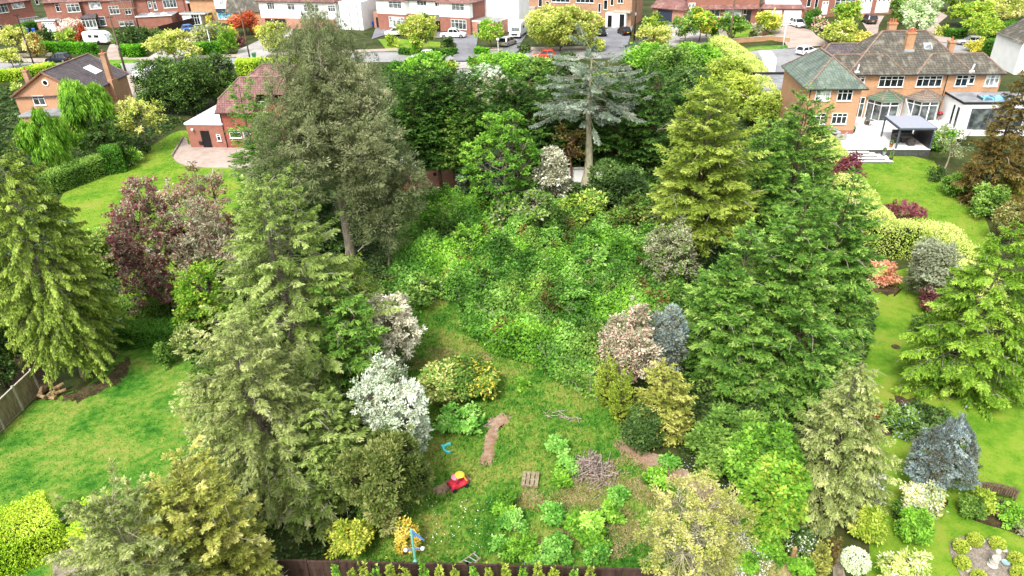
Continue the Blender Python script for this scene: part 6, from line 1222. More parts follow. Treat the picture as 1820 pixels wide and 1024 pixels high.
pole('garden_lamp', 'black carriage lamp beside the caravan driveway gate', 184, 104, 78, M_blk, .06, 'carriage', 'lamp post')
# gate
b = P(805, 147); b2 = P(843, 147); w_ = np.linalg.norm(b2-b); r = empty('iron_gate', tuple(b), math.atan2(*(b2-b)[[1, 0]]), 'wrought iron double gate with arched top across the grey driveway', 'gate')
m = MB(); n_ = 22
for k in range(n_+1):
    a = k/n_; zt = 1.9+.35*math.sin(a*math.pi)**.8; m.bar((a*w_, 0, .08), (a*w_, 0, zt), .035 if k % 11 else .09)
for zz in (.15, .9, 1.7): m.bar((0, 0, zz), (w_, 0, zz), .05)
pr_ = None
for k in range(13):
    a = k/12; q = (a*w_, 0, 1.85+.35*math.sin(a*math.pi)**.8)
    if pr_: m.bar(pr_, q, .05)
    pr_ = q
m.build('bars', M_blk, r); m = MB(); m.box(w_*.56, w_*.66, -.06, .06, .95, 1.4); m.build('lock_box', M_blk, r)
# bins
def bin_(label, x, y, mat, group='wheelie bins', z=.14, yaw=0):
    b = P(x, y); r = empty('wheelie_bin', (b[0], b[1], z), yaw, label, 'bin', group); m = MB(); m.hexa([(-.24, -.26, .08), (.24, -.26, .08), (.24, .26, .08), (-.24, .26, .08), (-.3, -.36, 1.0), (.3, -.36, 1.0), (.3, .34, 1.0), (-.3, .34, 1.0)]); m.build('body', mat, r, bevel=.03)
    m = MB(); m.hexa([(-.31, -.38, 1.005), (.31, -.38, 1.005), (.31, .36, 1.005), (-.31, .36, 1.005), (-.27, -.33, 1.07), (.27, -.33, 1.07), (.27, .33, 1.1), (-.27, .33, 1.1)]); m.build('lid', mat, r)
    for s in (-.26, .26): m = MB(); m.cyl((s-.04, .26, .1), (s+.04, .26, .1), .1, n=10); m.build('wheel', M_tyre, r)
BB = solid('bin_blue', '2c64c8', .45); BG = solid('bin_green', '2f7d4a', .45); BK = solid('bin_black', '24262a', .5); BLB = solid('bin_light_blue', '5fa4dc', .45)
bin_('blue wheelie bin, left of the pair beside the white house hedge', 657, 49, BB, yaw=.2); bin_('blue and grey lidded wheelie bin, right of the pair beside the white house hedge', 663, 48, BB, yaw=.1)
bin_('green wheelie bin on the pavement beside the plain brown pole', 453, 106, BG, group=None); bin_('bright blue wheelie bin behind the low hedge at top left', 62, 60, BB, yaw=.2); bin_('light blue wheelie bin left of the bright blue one', 50, 61, BLB); 
# ------------------------------------------------------------------ garden things
M_wood = barkmat('old_timber', '6a5a48', 'a08c74', 6); M_fence = barkmat('fence_brown', '3e2a22', '5e4438', 5); M_fpan = barkmat('fence_weathered', '8c7c60', 'b5a688', 8)
def fence(label, A, B, ht, mat, postm, n, cap=True, world=False, bow=0):
    a = P(*A); b = P(*B); L_ = np.linalg.norm(b-a); r = empty('fence', tuple(a), math.atan2(b[1]-a[1], b[0]-a[0]), label, 'fence')
    for k in range(n):
        x0 = L_*k/n; x1 = L_*(k+1)/n; m = MB(); nb_ = 12; g = random.Random(k)
        hz = ht+g.uniform(-.02, .02)
        for j in range(nb_):
            z0 = .05+(hz-.1)*j/nb_; z1 = .05+(hz-.1)*(j+1)/nb_; o_ = .012*(j % 2); m.box(x0+.07, x1-.07, -.015-o_, .01+o_*.3, z0+.003, z1+.006 if j < nb_-1 else z1)
        for q_ in (.25, .5, .75): xx = x0+(x1-x0)*q_; m.box(xx-.025, xx+.025, -.045, -.03, .05, hz-.07)
        m.build('panel', mat, r)
        if cap: m = MB(); m.box(x0+.055, x1-.055, -.05, .045, hz-.04, hz); m.build('capping', postm if not cap == 2 else mat, r)
    for k in range(n+1):
        x = L_*k/n; m = MB(); m.box(x-.05, x+.05, -.06, .06, -.1, ht+.06); m.build('post', postm, r)
    return r
FB0 = P(505, 1047); FB1 = P(850, 1051); FB2 = P(1190, 1064)
fence('dark brown panel fence along the bottom of the plot, left half', (500, 1044), (835, 1052), 1.75, M_fence, M_fence, 6)
fence('dark brown panel fence along the bottom of the plot, right half', (835, 1052), (1215, 1064), 1.75, M_fence, M_fence, 7)
fence('weathered panel fence with concrete posts at the left edge beside the log pile', (-110, 880), (72, 697), 1.7, M_fpan, M_cap, 5, cap=True)
fence('brown close boarded fence beside the drive of the far red brick house', (285, 62), (345, 46), 1.8, M_fence, M_fence, 6)
# small conical thujas in front of the brown fence
TH = [615, 641, 662, 683, 708, 733, 763, 791, 816, 848, 874, 903, 932, 958, 985, 1018, 1046]
for i, x in enumerate(TH):
    b = P(x, 1100); yt = (1004, 1012, 1006, 1010, 1002, 1008, 1000)[i % 7]; names = ('leftmost', 'second', 'third', 'fourth', 'fifth', 'sixth', 'seventh', 'eighth', 'ninth', 'tenth', 'eleventh', 'twelfth', 'thirteenth', 'fourteenth', 'fifteenth', 'sixteenth', 'rightmost')
    conifer('thuja', 'young bright green conical thuja in the row before the brown fence, %s from the left' % names[i] if 0 < i < 16 else '%s young bright green conical thuja in the row before the brown fence' % names[i], 'shrub', x, 1100, yt, 14, L_lim if i % 3 else L_bri, 'brown', 1.8, 6, .4, 0, .7, 110, 40, 70, 0, 0, .6, group='row of young thujas before the brown fence')
# toy car
M_red = solid('plastic_red', 'd8364a', .4, var=.08); M_pnk = solid('plastic_faded', 'e8869a', .45, var=.1); M_yl = solid('plastic_yellow', 'e8c440', .45, var=.1); M_turq = solid('paint_turquoise', '7cc8b8', .5, var=.15); M_bls = solid('paint_blue', '3c6ea4', .5, var=.2)
b = P(815, 866); r = empty('toy_car', (b[0], b[1], .03), R_(-150), 'red toddler ride-in toy car with yellow faded roof on the bare earth', 'toy car')
vbox(r, 'body', [(-.45, .12), (-.5, .42), (-.3, .46), (-.22, .3), (.05, .3), (.12, .46), (.4, .42), (.5, .3), (.5, .12)], .26, M_red)
m = MB(); prof = [(.26, .0), (.25, .03), (.2, .07), (.1, .1), (.02, .11)]; m.lathe(prof, (-.12, 0, .74), 14); rf = m.build('roof', M_yl, r, smooth=True)
m = MB(); m.lathe([(.24, .0), (.2, .03), (.02, .05)], (.12, 0, .72), 12); m.build('roof_front', M_pnk, r, smooth=True)
for sx in (-.38, .25):
    for sy in (-.22, .22): m = MB(); m.bar((sx, sy, .42), (sx*.6, sy*.85, .76), .06); m.build('pillar', M_yl if sx < 0 else M_red, r)
for sx in (-.33, .33):
    for sy in (-.28, .28): m = MB(); m.cyl((sx, sy-.03, .12), (sx, sy+.03, .12), .12, n=12); m.build('wheel', M_dk, r)
for sy in (-.15, .15): m = MB(); m.cyl((.48, sy, .34), (.53, sy, .34), .06, n=10); m.build('headlight', M_dk, r)
# pole swing / see-saw
b = P(743, 1030); r = empty('play_frame', (b[0], b[1], 0), R_(-4), 'turquoise and blue pole play frame with white seat ends beside the fence', 'play frame')
hz = zat(b, 941); m = MB(); m.cyl((0, 0, 0), (0, 0, hz), .06, .05, 10); m.build('pole', M_turq, r)
k_ = mpp(b); m = MB(); m.bar((0, 0, hz-.02), (.52, -.12, hz-.5), .045); m.bar((0, 0, hz-.1), (.35, -.1, hz-.38), .035); m.bar((0, 0, hz-.38), (.32, -.06, hz-.32), .035); m.build('brace', M_bls, r)
m = MB(); m.bar((-.27, .0, hz*.6), (.3, -.0, hz*.63), .05); m.bar((-.27, .06, hz*.58), (.3, .06, hz*.61), .035); m.build('seat_bar', M_bls, r)
for s, z_ in ((-.35, .595), (.38, .635)): m = MB(); m.lathe([(.03, -.12), (.07, -.06), (.1, 0), (.07, .06), (.03, .09)], (s, 0, hz*z_), 12); m.build('seat', M_white, r, smooth=True)
m = MB(); m.lathe([(.03, -.14), (.08, -.1), (.1, 0), (.08, .1), (.03, .14)], (0, -.06, hz*.38), 12); m.build('float', M_turq, r, smooth=True)
# ladder frame
b = P(833, 1008); r = empty('ladder', (b[0], b[1], .05), 0, 'pale metal ladder lying against the brown fence', 'ladder')
m = MB(); A = [P(812, 1006, .2)-b, P(846, 982, .5)-b, P(834, 1012, .2)-b, P(855, 992, .5)-b]; m.bar(A[0], A[1], .05); m.bar(A[2], A[3], .05); m.build('rail', M_fpan, r)
m = MB()
for k in range(4): t = (k+.5)/4; m.bar(A[0]*(1-t)+A[1]*t, A[2]*(1-t)+A[3]*t, .035)
m.build('rungs', M_lead, r)
# pallet
b = P(943, 857); r = empty('pallet', (b[0], b[1], .12), R_(-8), 'small pale wooden pallet lying in the rough grass', 'pallet'); m = MB()
for k in range(4): m.box(-.42+k*.22, -.25+k*.22, -.5, .5, .1, .13)
m.build('slats', M_fpan, r); m = MB(); [m.box(-.44, .42, y, y+.09, 0, .1) for y in (-.48, -.05, .4)]; m.build('bearers', M_fpan, r)
# turquoise crescent, brush pile, logs
b = P(800, 800); r = empty('rocker_toy', (b[0], b[1], .02), .6, 'turquoise crescent shaped toy lying in the grass', 'toy'); m = MB(); pr_ = None
for k in range(9):
    a = .9+k*.42; q = (.33*math.cos(a), .33*math.sin(a), .12)
    if pr_: m.bar(pr_, q, .1, .12)
    pr_ = q
m.build('shell', solid('plastic_turquoise', '46c0c0', .4), r); m = MB(); m.box(-.33, -.2, .2, .4, .1, .22); m.build('handle', solid('plastic_turquoise', '46c0c0', .4), r)
gb = np.random.default_rng(5); b = P(1050, 842); o_ = []
pa = []
for k in range(150):
    c = np.array([gb.normal(0, .6), gb.normal(0, .5), 0]); hh = max(0, 1.0-np.hypot(c[0], c[1])*.6); c[2] = gb.uniform(.03, max(.08, hh)); d = norm(np.array([gb.normal(), gb.normal(), gb.normal(0, .25)])); L_ = gb.uniform(.4, 1.3)
    p = np.stack([c-d*L_/2, c+gb.normal(0, .04, 3), c+d*L_/2]); p[:, 2] = np.maximum(p[:, 2], .02); pa.append(p)
V, Fa = tubes(np.array(pa), np.tile([.034, .026, .014], (150, 1)), 4); o_ = mkmesh('brush_pile', V, Fa, barkmat('bark_dead', '8a746c', 'd4c0b4'), loc=tuple(b)); tag(o_, 'heap of cut grey branches in the rough grass', 'brush pile')
for (x, y, n_, lb) in ((998, 740, 16, 'few loose dead branches in the upper rough grass'), (858, 757, 5, 'short pale log beside the middle dirt scrape')):
    b = P(x, y); pa = [];
    for k in range(n_): c = gb.normal(0, .3, 3)*[1.4, .8, .0]+[0, 0, .06]; d = norm(np.array([gb.normal(), gb.normal(0, .5), .03])); L_ = gb.uniform(.3, .9); pa.append(np.stack([c-d*L_/2, c+[0, 0, .04], c+d*L_/2]))
    V, Fa = tubes(np.array(pa), np.tile([.03, .025, .015], (n_, 1)), 5); tag(mkmesh('dead_branch', V, Fa, barkmat('bark_dead', '8a746c', 'd4c0b4'), loc=tuple(b)), lb, 'dead branches')
LG = [(0, 0), (.35, .05), (-.4, .1), (.15, .35), (-.2, -.3), (.5, .4), (-.6, .35), (.7, .15), (-.1, .6), (.3, -.25)]
words = ['front centre', 'centre right', 'left', 'upper middle', 'lower left', 'upper right', 'far upper left', 'rightmost', 'topmost', 'lower right']
b0 = P(88, 706)
for k, (x, y) in enumerate(LG):
    m = MB(); a = gb.uniform(0, 3.1); dx, dy = math.cos(a)*.3, math.sin(a)*.3; zz = .14+.16*(k % 3); m.cyl((-dx, -dy, 0), (dx, dy, gb.uniform(-.03, .08)), .12, .1, 8)
    o_ = m.build('log', barkmat('log_wood', '7a5c3c', 'c4a878', 8)); o_.location = (b0[0]+x, b0[1]+y, zz); tag(o_, 'split log in the pile by the fence, %s piece' % words[k], 'log', 'log pile by the fence')
# water butt
b = P(237, 608); r = empty('water_butt', tuple(b), 0, 'dark blue grey water butt at the left end of the clipped hedge', 'water butt'); M_butt = solid('butt_plastic', '48525e', .5)
m = MB(); m.lathe([(.26, 0), (.31, .25), (.33, .5), (.31, .8)], (0, 0, 0), 14); m.build('barrel', M_butt, r, smooth=True); m = MB(); m.lathe([(.33, 0), (.33, .06), (.1, .1)], (0, 0, .802), 14); m.build('lid', M_butt, r)
# stone steps bottom left
for k, (pts, z) in enumerate((([(118, 962), (150, 958), (158, 972), (110, 976)], .1), ([(104, 977), (160, 973), (160, 990), (96, 992)], .22), ([(92, 994), (165, 991), (168, 1030), (95, 1030)], .34))):
    tag(sheet('stone_step', smooth_poly(pts, 1), M_stone, z, kind=None, thick=z), ('topmost and narrowest crazy paved stone step below the left lawn', 'middle crazy paved stone step below the left lawn', 'lowest and widest crazy paved stone step at the bottom left')[k], 'step', 'crazy paved garden steps')
# white chair, post, lantern, bench, statue, rocks
b = P(1324, 948); r = empty('garden_chair', (b[0], b[1], 0), R_(200), 'white plastic garden chair tipped among the bushes at the end of the earth strip', 'chair')
m = MB(); m.box(-.24, .24, -.22, .22, .4, .44); m.build('seat', M_white, r); m = MB(); [m.box(x, x+.05, .19, .23, .44, .85) for x in (-.24, -.14, -.03, .08, .19)]; m.box(-.24, .24, .19, .235, .82, .9); m.build('backrest', M_white, r)
for sx in (-.22, .22):
    for sy in (-.2, .2): m = MB(); m.bar((sx, sy, .4), (sx*1.15, sy*1.15, 0), .045); m.build('leg', M_white, r)
    m = MB(); m.bar((sx*1.05, -.2, .62), (sx*1.05, .2, .64), .05); m.bar((sx*1.05, -.2, .42), (sx*1.05, -.2, .62), .04); m.build('armrest', M_white, r)
b = P(1407, 1000); m = MB(); m.cyl((0, 0, 0), (0, 0, .9), .12, .1, 10); o_ = m.build('timber_post', barkmat('post_timber', 'b08a58', 'd8b880', 6), loc=tuple(b)); tag(o_, 'short pale timber post beside the pale weeping spruce', 'post')
b = P(1548, 768); r = empty('stone_lantern', tuple(b), .3, 'small stone lantern beside the tiny orange maple', 'lantern'); M_st = solid('carved_stone', 'c4c0b4', .9, var=.2, scale=12)
m = MB(); m.lathe([(.16, 0), (.14, .08), (.07, .12), (.07, .4), (.14, .46), (.16, .5)], (0, 0, 0), 8); m.build('base', M_st, r); m = MB(); [m.box(a, a+.05, c, c+.05, .5, .68) for a in (-.12, .07) for c in (-.12, .07)]; m.build('light_chamber', M_st, r); m = MB(); m.lathe([(.26, 0), (.24, .05), (.05, .18), (.03, .24)], (0, 0, .682), 8); m.build('cap', M_st, r)
b = P(1764, 880); r = empty('garden_bench', tuple(b), R_(158), 'weathered wooden bench with curved back on the right lawn', 'bench'); M_bw = barkmat('bench_wood', '5c4a38', '8c765c', 10)
m = MB(); [m.box(-.78, .78, -.05+k*.1, .03+k*.1, .42, .45) for k in range(-1, 4)]; m.build('seat', M_bw, r)
m = MB(); [m.box(-.76+k*.1, -.7+k*.1, .36, .39, .48, .82+.12*math.sin((k+.5)/16*math.pi)) for k in range(16)]
for k in range(12): a = k/12; a2 = (k+1)/12; f = lambda t: .84+.14*math.sin(t*math.pi); m.hexa([(-.8+1.6*a, .34, f(a)), (-.8+1.6*a2, .34, f(a2)), (-.8+1.6*a2, .41, f(a2)), (-.8+1.6*a, .41, f(a)), (-.8+1.6*a, .34, f(a)+.09), (-.8+1.6*a2, .34, f(a2)+.09), (-.8+1.6*a2, .41, f(a2)+.09), (-.8+1.6*a, .41, f(a)+.09)])
m.build('backrest', M_bw, r)
for sx in (-.76, .76):
    for sy, z1 in ((-.12, .64), (.37, .9)): m = MB(); m.box(sx-.035, sx+.035, sy-.035, sy+.035, 0, z1); m.build('leg', M_bw, r)
    m = MB(); m.box(sx-.045, sx+.045, -.17, .33, .642, .68); m.build('armrest', M_bw, r)
b = P(1763, 1006); r = empty('statue', (b[0], b[1], .03), 0, 'small pale stone figure in the middle of the circular gravel bed', 'statue')
m = MB(); m.lathe([(.2, 0), (.22, .05), (.17, .1), (.15, .2), (.19, .24), (.19, .28)], (0, 0, 0), 12); m.build('plinth', M_st, r)
m = MB(); m.lathe([(.15, .28), (.17, .36), (.14, .46), (.12, .56), (.14, .66), (.07, .73), (.055, .76)], (0, 0, 0), 12); m.lathe([(.04, .74), (.1, .78), (.125, .86), (.1, .95), (.03, .99)], (0, 0, 0), 12)
for s in (-1, 1): m.cyl((s*.13, 0, .66), (s*.17, -.06, .5), .045, .04, 8); m.cyl((s*.17, -.06, .5), (s*.06, -.15, .52), .04, .035, 8)
m.build('figure', M_st, r, smooth=True)
for (x, y, lb) in ((1744, 963, 'between the two upper topiary balls'), (1783, 980, 'right of the statue'), (1720, 1016, 'at the lower left of the bed'), (1719, 976, 'beside the upper left topiary ball'), (1760, 962, 'behind the statue near the bed edge')):
    b = P(x, y); V = norm(gb.normal(0, 1, (60, 3)))*[.16, .13, .1]*(1+gb.normal(0, .05, (60, 1))); import bmesh
    bm = bmesh.new(); [bm.verts.new(v) for v in V]; bmesh.ops.convex_hull(bm, input=bm.verts); me = bpy.data.meshes.new('rock'); bm.to_mesh(me); bm.free(); me.materials.append(M_st)
    o_ = bpy.data.objects.new('rock', me); C.objects.link(o_); o_.location = (b[0], b[1], .08); tag(o_, 'pale rock in the circular bed, '+lb, 'rock', 'rocks in the circular bed')
b = P(1786, 1003); r = empty('bird_bath', (b[0], b[1], .03), 0, 'small blue grey glass dish in the gravel right of the statue', 'dish'); m = MB(); m.lathe([(.03, 0), (.15, .05), (.17, .1), (.14, .08), (.03, .05)], (0, 0, 0), 12); m.build('bowl', solid('dish_glass', '9ab8c0', .2), r); m = MB(); m.lathe([(.05, -.03), (.05, 0)], (0, 0, 0), 8); m.build('foot', M_st, r)
b = P(1592, 617); m = MB(); m.cyl((0, 0, .012), (0, 0, .05), .28, .24, 14); tag(m.build('soil_patch', M_bed, loc=tuple(b)), 'round dark soil spot on the lower right lawn', 'soil patch')
# patio furniture
def hp(u, v, z): return tuple(HR.O+HR.u*u+HR.v*v+np.array([0, 0, z]))
HA = math.atan2(HR.u[1], HR.u[0]); M_rat = solid('rattan_pale', 'b0aca4', .8, var=.25, scale=20); M_ratd = solid('rattan_dark', '4c4644', .8, var=.3, scale=20); M_cush = solid('cushion_grey', '6c6864', .9)
def tubchair(label, u, v, face, mat, group, s=1.0):
    r = empty('patio_chair', hp(u, v, PZ), HA+face, label, 'chair', group); m = MB(); m.hexa([(-.26*s, -.26*s, 0), (.26*s, -.26*s, 0), (.26*s, .26*s, 0), (-.26*s, .26*s, 0), (-.3*s, -.3*s, .42), (.3*s, -.3*s, .42), (.3*s, .3*s, .42), (-.3*s, .3*s, .42)]); m.build('seat', mat, r)
    m = MB(); pr = []
    for k in range(7): a = math.pi*(k/6); pr.append((.3*s*math.cos(a), .02+.3*s*math.sin(a), .62+.3*math.sin(a)))
    for a, b in zip(pr[:-1], pr[1:]): m.hexa([(a[0], a[1], .42), (b[0], b[1], .42), (b[0]*.85, b[1]*.85, .42), (a[0]*.85, a[1]*.85, .42), (a[0]*1.08, a[1]*1.08, a[2]), (b[0]*1.08, b[1]*1.08, b[2]), (b[0]*.93, b[1]*.93, b[2]), (a[0]*.93, a[1]*.93, a[2])])
    m.build('backrest', mat, r); m = MB(); m.box(-.22*s, .22*s, -.24*s, .2*s, .422, .49); m.build('cushion', M_cush if mat is M_ratd else M_rat, r)
tu, tv = HR.at(1482, 246, PZ); G1 = 'pale rattan dining chairs'
for k, (dx, dy, lb) in enumerate(((-.75, .5, 'behind the round glass table on its left'), (.3, .85, 'behind the round glass table on its right'), (-.75, -.45, 'left in front of the round glass table'), (.1, -.9, 'directly in front of the round glass table'), (.85, -.45, 'right in front of the round glass table'))):
    tubchair('pale rattan chair '+lb, tu+dx, tv+dy, math.atan2(dy, dx)-math.pi/2, M_rat, G1)
r = empty('patio_table', hp(tu, tv, PZ), 0, 'round grey glass topped table on the white patio', 'table'); m = MB(); m.cyl((0, 0, .72), (0, 0, .76), .62, n=24); m.build('table_top', M_lead, r); m = MB(); m.cyl((0, 0, 0), (0, 0, .715), .3, .22, 12); m.build('base', M_rat, r); m = MB(); m.cyl((0, 0, .762), (0, 0, .78), .2, n=16); m.build('burner', M_dk, r)
bu, bv = HR.at(1545, 224, PZ); r = empty('bistro_table', hp(bu, bv, PZ), 0, 'small dark bistro table outside the left bay window', 'table'); m = MB(); m.cyl((0, 0, .68), (0, 0, .71), .36, n=18); m.build('table_top', M_cush, r); [(lambda mm: mm.build('leg', M_dk, r))((lambda mm: (mm.bar((sx*.2, sy*.2, .68), (sx*.3, sy*.3, 0), .03), mm)[1])(MB())) for sx in (-1, 1) for sy in (-1, 1)]
tubchair('dark metal chair behind the small bistro table', bu-.1, bv+.65, 0, M_cush, None, .8)
r = empty('pergola', hp(10.5, -3, PZ), HA, 'dark grey louvred pergola over the outdoor sofa set', 'pergola'); m = MB(); m.box(-1.85, 1.8, -2.3, 2.2, 2.25, 2.33); m.build('roof', solid('pergola_roof', '9ca0ac', .4, var=.04), r)
m = MB(); [m.box(-1.86+k*.0, 1.81, y0, y1, 2.08, 2.27) for k, (y0, y1) in enumerate(((-2.36, -2.303), (2.203, 2.26)))]; m.box(-1.91, -1.853, -2.36, 2.26, 2.08, 2.345); m.box(1.803, 1.86, -2.36, 2.26, 2.08, 2.345); m.build('frame', M_ant, r)
for sx in (-1.75, 1.7):
    for sy in (-2.2, 2.1): m = MB(); m.box(sx-.07, sx+.07, sy-.07, sy+.07, 0, 2.08); m.build('post', M_ant, r)
m = MB(); m.box(1.6, 1.66, -2.1, 2.0, 0, 2.05); m.build('side_blind', M_dk, r)
r = empty('sofa', hp(10.9, -1.6, PZ), HA, 'dark rattan corner sofa under the pergola', 'sofa'); m = MB(); m.box(-1.1, 1.0, 0, .75, 0, .38); m.build('base', M_ratd, r); m = MB(); m.box(-1.1, 1.0, .55, .78, .383, .8); m.build('backrest', M_ratd, r); m = MB(); m.box(-1.0, -.02, .03, .54, .384, .5); m.box(.02, .9, .03, .54, .384, .5); m.build('cushion', M_cush, r)
r = empty('sofa_table', hp(10.6, -2.8, PZ), HA, 'low dark rattan table in front of the corner sofa', 'table'); m = MB(); m.box(-.6, .6, -.4, .4, .55, .6); m.build('table_top', M_cush, r); m = MB(); m.box(-.5, .5, -.32, .32, 0, .548); m.build('base', M_ratd, r)
tubchair('dark rattan armchair in front of the low table under the pergola', 10.7, -3.9, math.pi, M_ratd, 'dark rattan armchairs under the pergola', 1.25); tubchair('dark rattan armchair left of the low table under the pergola', 9.5, -2.9, math.pi/2, M_ratd, 'dark rattan armchairs under the pergola', 1.25)
bu, bv = HR.at(1668, 214, PZ); r = empty('barbecue', hp(bu, bv, PZ), 0, 'red kettle barbecue beside the right bay window', 'barbecue'); m = MB(); m.lathe([(.05, .55), (.22, .62), (.3, .75), (.3, .8)], (0, 0, 0), 14); m.build('bowl', M_dk, r, smooth=True); m = MB(); m.lathe([(.3, .802), (.29, .88), (.2, 1.02), (.03, 1.08)], (0, 0, 0), 14); m.build('lid', solid('enamel_red', 'a81c28', .25), r, smooth=True)
for k in range(3): a = k*2.09; m = MB(); m.bar((.1*math.cos(a), .1*math.sin(a), .62), (.28*math.cos(a), .28*math.sin(a), 0), .03); m.build('leg', M_dk, r)
def pot(label, px, py, z, mat, s=1.0, topiary=None):
    b = P(px, py, z); r = empty('plant_pot', (b[0], b[1], z), 0, label, 'plant pot'); m = MB(); m.lathe([(.13*s, 0), (.2*s, .34*s), (.22*s, .36*s), (.17*s, .34*s)], (0, 0, 0), 12); m.build('pot', mat, r); g = np.random.default_rng(int(px)); n = 500
    d = norm(g.normal(0, 1, (n, 3))); hh = topiary or .22; Pt = d*[.17*s, .17*s, hh]*g.uniform(.7, 1, (n, 1))+[0, 0, .36*s+hh*.8]
    if topiary: Pt[:, :2] *= np.clip(1.5-(Pt[:, 2:3]-.36)/(hh*1.8), .15, 1)
    V, Fa, T = leaves(Pt, d, g.normal(0, 1, (n, 3)), .08, .05, g.random(n)); mkmesh('plant', V, Fa, L_grn, r, tint=T)
pot('terracotta pot with a small plant at the left post of the pergola', 1583, 262, PZ, M_terr); pot('dark pot standing above the terracotta one by the pergola post', 1585, 252, PZ, M_dk, .8); pot('grey pot on the steps at the left', 1491, 274, .3, M_lead); pot('grey pot on the steps at the right', 1571, 275, .3, M_lead); pot('potted cone topiary at the right foot of the white steps', 1582.5, 286, 0, M_dk, .9, .55); pot('dark pot at the corner of the orange brick wing', 1516, 236, PZ, M_dk)
# hedge walls and far garden walls
def wall(label, pts, ht, wd, mat, z0=0, cap=None):
    W = [P(*p) for p in pts]; o = W[0]; m = MB()
    for a, b in zip(W[:-1], W[1:]):
        a = a-o; b = b-o; d = (b-a)/np.linalg.norm(b-a); n = np.array([-d[1], d[0], 0])*wd/2; m.hexa([a-n, b-n, b+n, a+n]+[q+np.array([0, 0, ht]) for q in (a-n, b-n, b+n, a+n)])
        if cap: n2 = n*1.2; e = d*.002; m.hexa([q+np.array([0, 0, ht+.003]) for q in (a-n2+e, b-n2-e, b+n2-e, a+n2+e)]+[q+np.array([0, 0, ht+.08]) for q in (a-n2+e, b-n2-e, b+n2-e, a+n2+e)], 1)
    tag(m.build('garden_wall', [mat, cap or mat], loc=tuple(o)), label, 'wall')
wall('low curved buff brick garden wall around the striped front lawn', [(1300, 77), (1330, 75), (1370, 72), (1402, 76)], .8, .3, B_buff, cap=M_cap)
wall('low grey stone wall along the pavement at the far left', [(-40, 104), (0, 102), (95, 99)], .6, .3, M_stone)
# scaffolding
b = P(228, 52); r = empty('scaffolding', tuple(b), H2.root.rotation_euler.z, 'steel scaffold tower with plank platform on the front of the red brick semi', 'scaffolding'); M_sc = solid('scaffold_tube', 'a89c94', .5, .5)
m = MB()
for x in (-2.2, 0, 2.2):
    for y in (0, 1.3): m.cyl((x, y, 0), (x, y, 7.6), .05, n=6)
for zz in (2, 4.4, 6, 7): m.bar((-2.4, 0, zz), (2.4, 0, zz), .06); m.bar((-2.4, 1.3, zz), (2.4, 1.3, zz), .06)
m.bar((-2.2, 0, 0), (0, 0, 4.4), .05); m.bar((2.2, 0, 0), (0, 0, 4.4), .05); m.build('tubes', M_sc, r); m = MB(); [m.box(-2.5, 2.5, -.1+k*.3, .16+k*.3, 4.45, 4.5) for k in range(5)]; m.build('platform', M_fpan, r)
# wire mesh of the roof aerial, bits in the street gardens
# ------------------------------------------------------------------ street and far garden plants
def S_(name, lb, x, y, yt, r, mat, **k): 
    kw = dict(lp=4.2, asp=.65, lobes=9, z0=.02, cl=.3, dens=1.5); kw.update(k); cat = kw.pop('cat', 'shrub'); bark = kw.pop('bark', 'brown')
    return broad(name, lb, cat, x, y, yt, r, mat, bark, **kw)
T_ = dict(cat='tree', z0=.25, dens=1.3)
S_('street_tree', 'small pale leaved tree leaning over the road at the left edge', 24, 122, 88, 18, L_lim, mat2=L_crm, f2=.5, **T_)
S_('street_tree', 'yellow green tree beside the dark pole at top left', 30, 95, 48, 30, L_crm, mat2=L_lim, f2=.4, **T_)
S_('copper_shrub', 'pale pink and yellow shrub right of the dark pole', 66, 100, 60, 18, L_crm, mat2=L_rus, f2=.2)
S_('blue_shrub', 'dark blue green rounded bush beside the small garage', 88, 78, 52, 15, L_dgn)
S_('lime_shrub', 'yellow green bush beside the blossoming cherry', 121, 76, 54, 18, L_lim, mat2=L_bri, f2=.4)
S_('cherry_tree', 'pink blossoming cherry in front of the red brick semi', 131, 66, 37, 21, L_pnk, mat2=L_wht, f2=.3, **T_)
S_('copper_shrub', 'brownish bush behind the caravan end', 148, 74, 44, 10, L_rus)
S_('round_tree', 'dark green dome shaped tree right of the caravan', 240, 92, 48, 31, L_dgn, dens=2, cat='tree')
S_('dark_shrub', 'dark bush on the right side of the dome shaped tree', 276, 74, 52, 16, L_dgn, dens=1.8)
S_('street_tree', 'large cream yellow spring tree in front of the fence, upper left', 312, 112, 58, 42, L_crm, mat2=L_lim, f2=.5, **T_)
S_('twiggy_shrub', 'grey green spreading tree behind the white lamp column', 378, 88, 42, 30, L_gwt, mat2=L_lim, f2=.4, **T_)
S_('golden_shrub', 'golden yellow bush left of the rust red tree', 410, 80, 45, 14, L_gld, mat2=L_lim, f2=.5)
conifer('golden_conifer', 'bright green feathery conifer left of the plain brown pole', 'tree', 411, 97, 62, 16, L_wil, 'brown', 1.8, 4.5, .4, 0, .4, 120, 40, 65, 0, 0, .8)
S_('copper_tree', 'rust red tree in front of the grey tiled gable', 438, 62, 24, 24, L_rus, **T_); S_('berberis', 'dark red bush behind the plain brown pole', 430, 82, 66, 9, L_red)
S_('golden_shrub', 'small bright yellow bush below the rust red tree', 460, 64, 50, 9, L_gld); S_('golden_shrub', 'small yellow climber beside the glazed porch', 374, 44, 26, 6, L_gld)
S_('street_tree', 'cream green young tree by the road left of the pine top', 494, 111, 38, 28, L_crm, mat2=L_lim, f2=.5, **T_)
hedge('hedge', 'bright green clipped hedge in front of the caravan', [(80, 93), (172, 96)], 1.4, 1.9, L_hdg, lp=3); hedge('hedge', 'small leafy hedge by the bins at top left', [(30, 62), (62, 52)], 1.4, 1.7, L_hdd, lp=3)
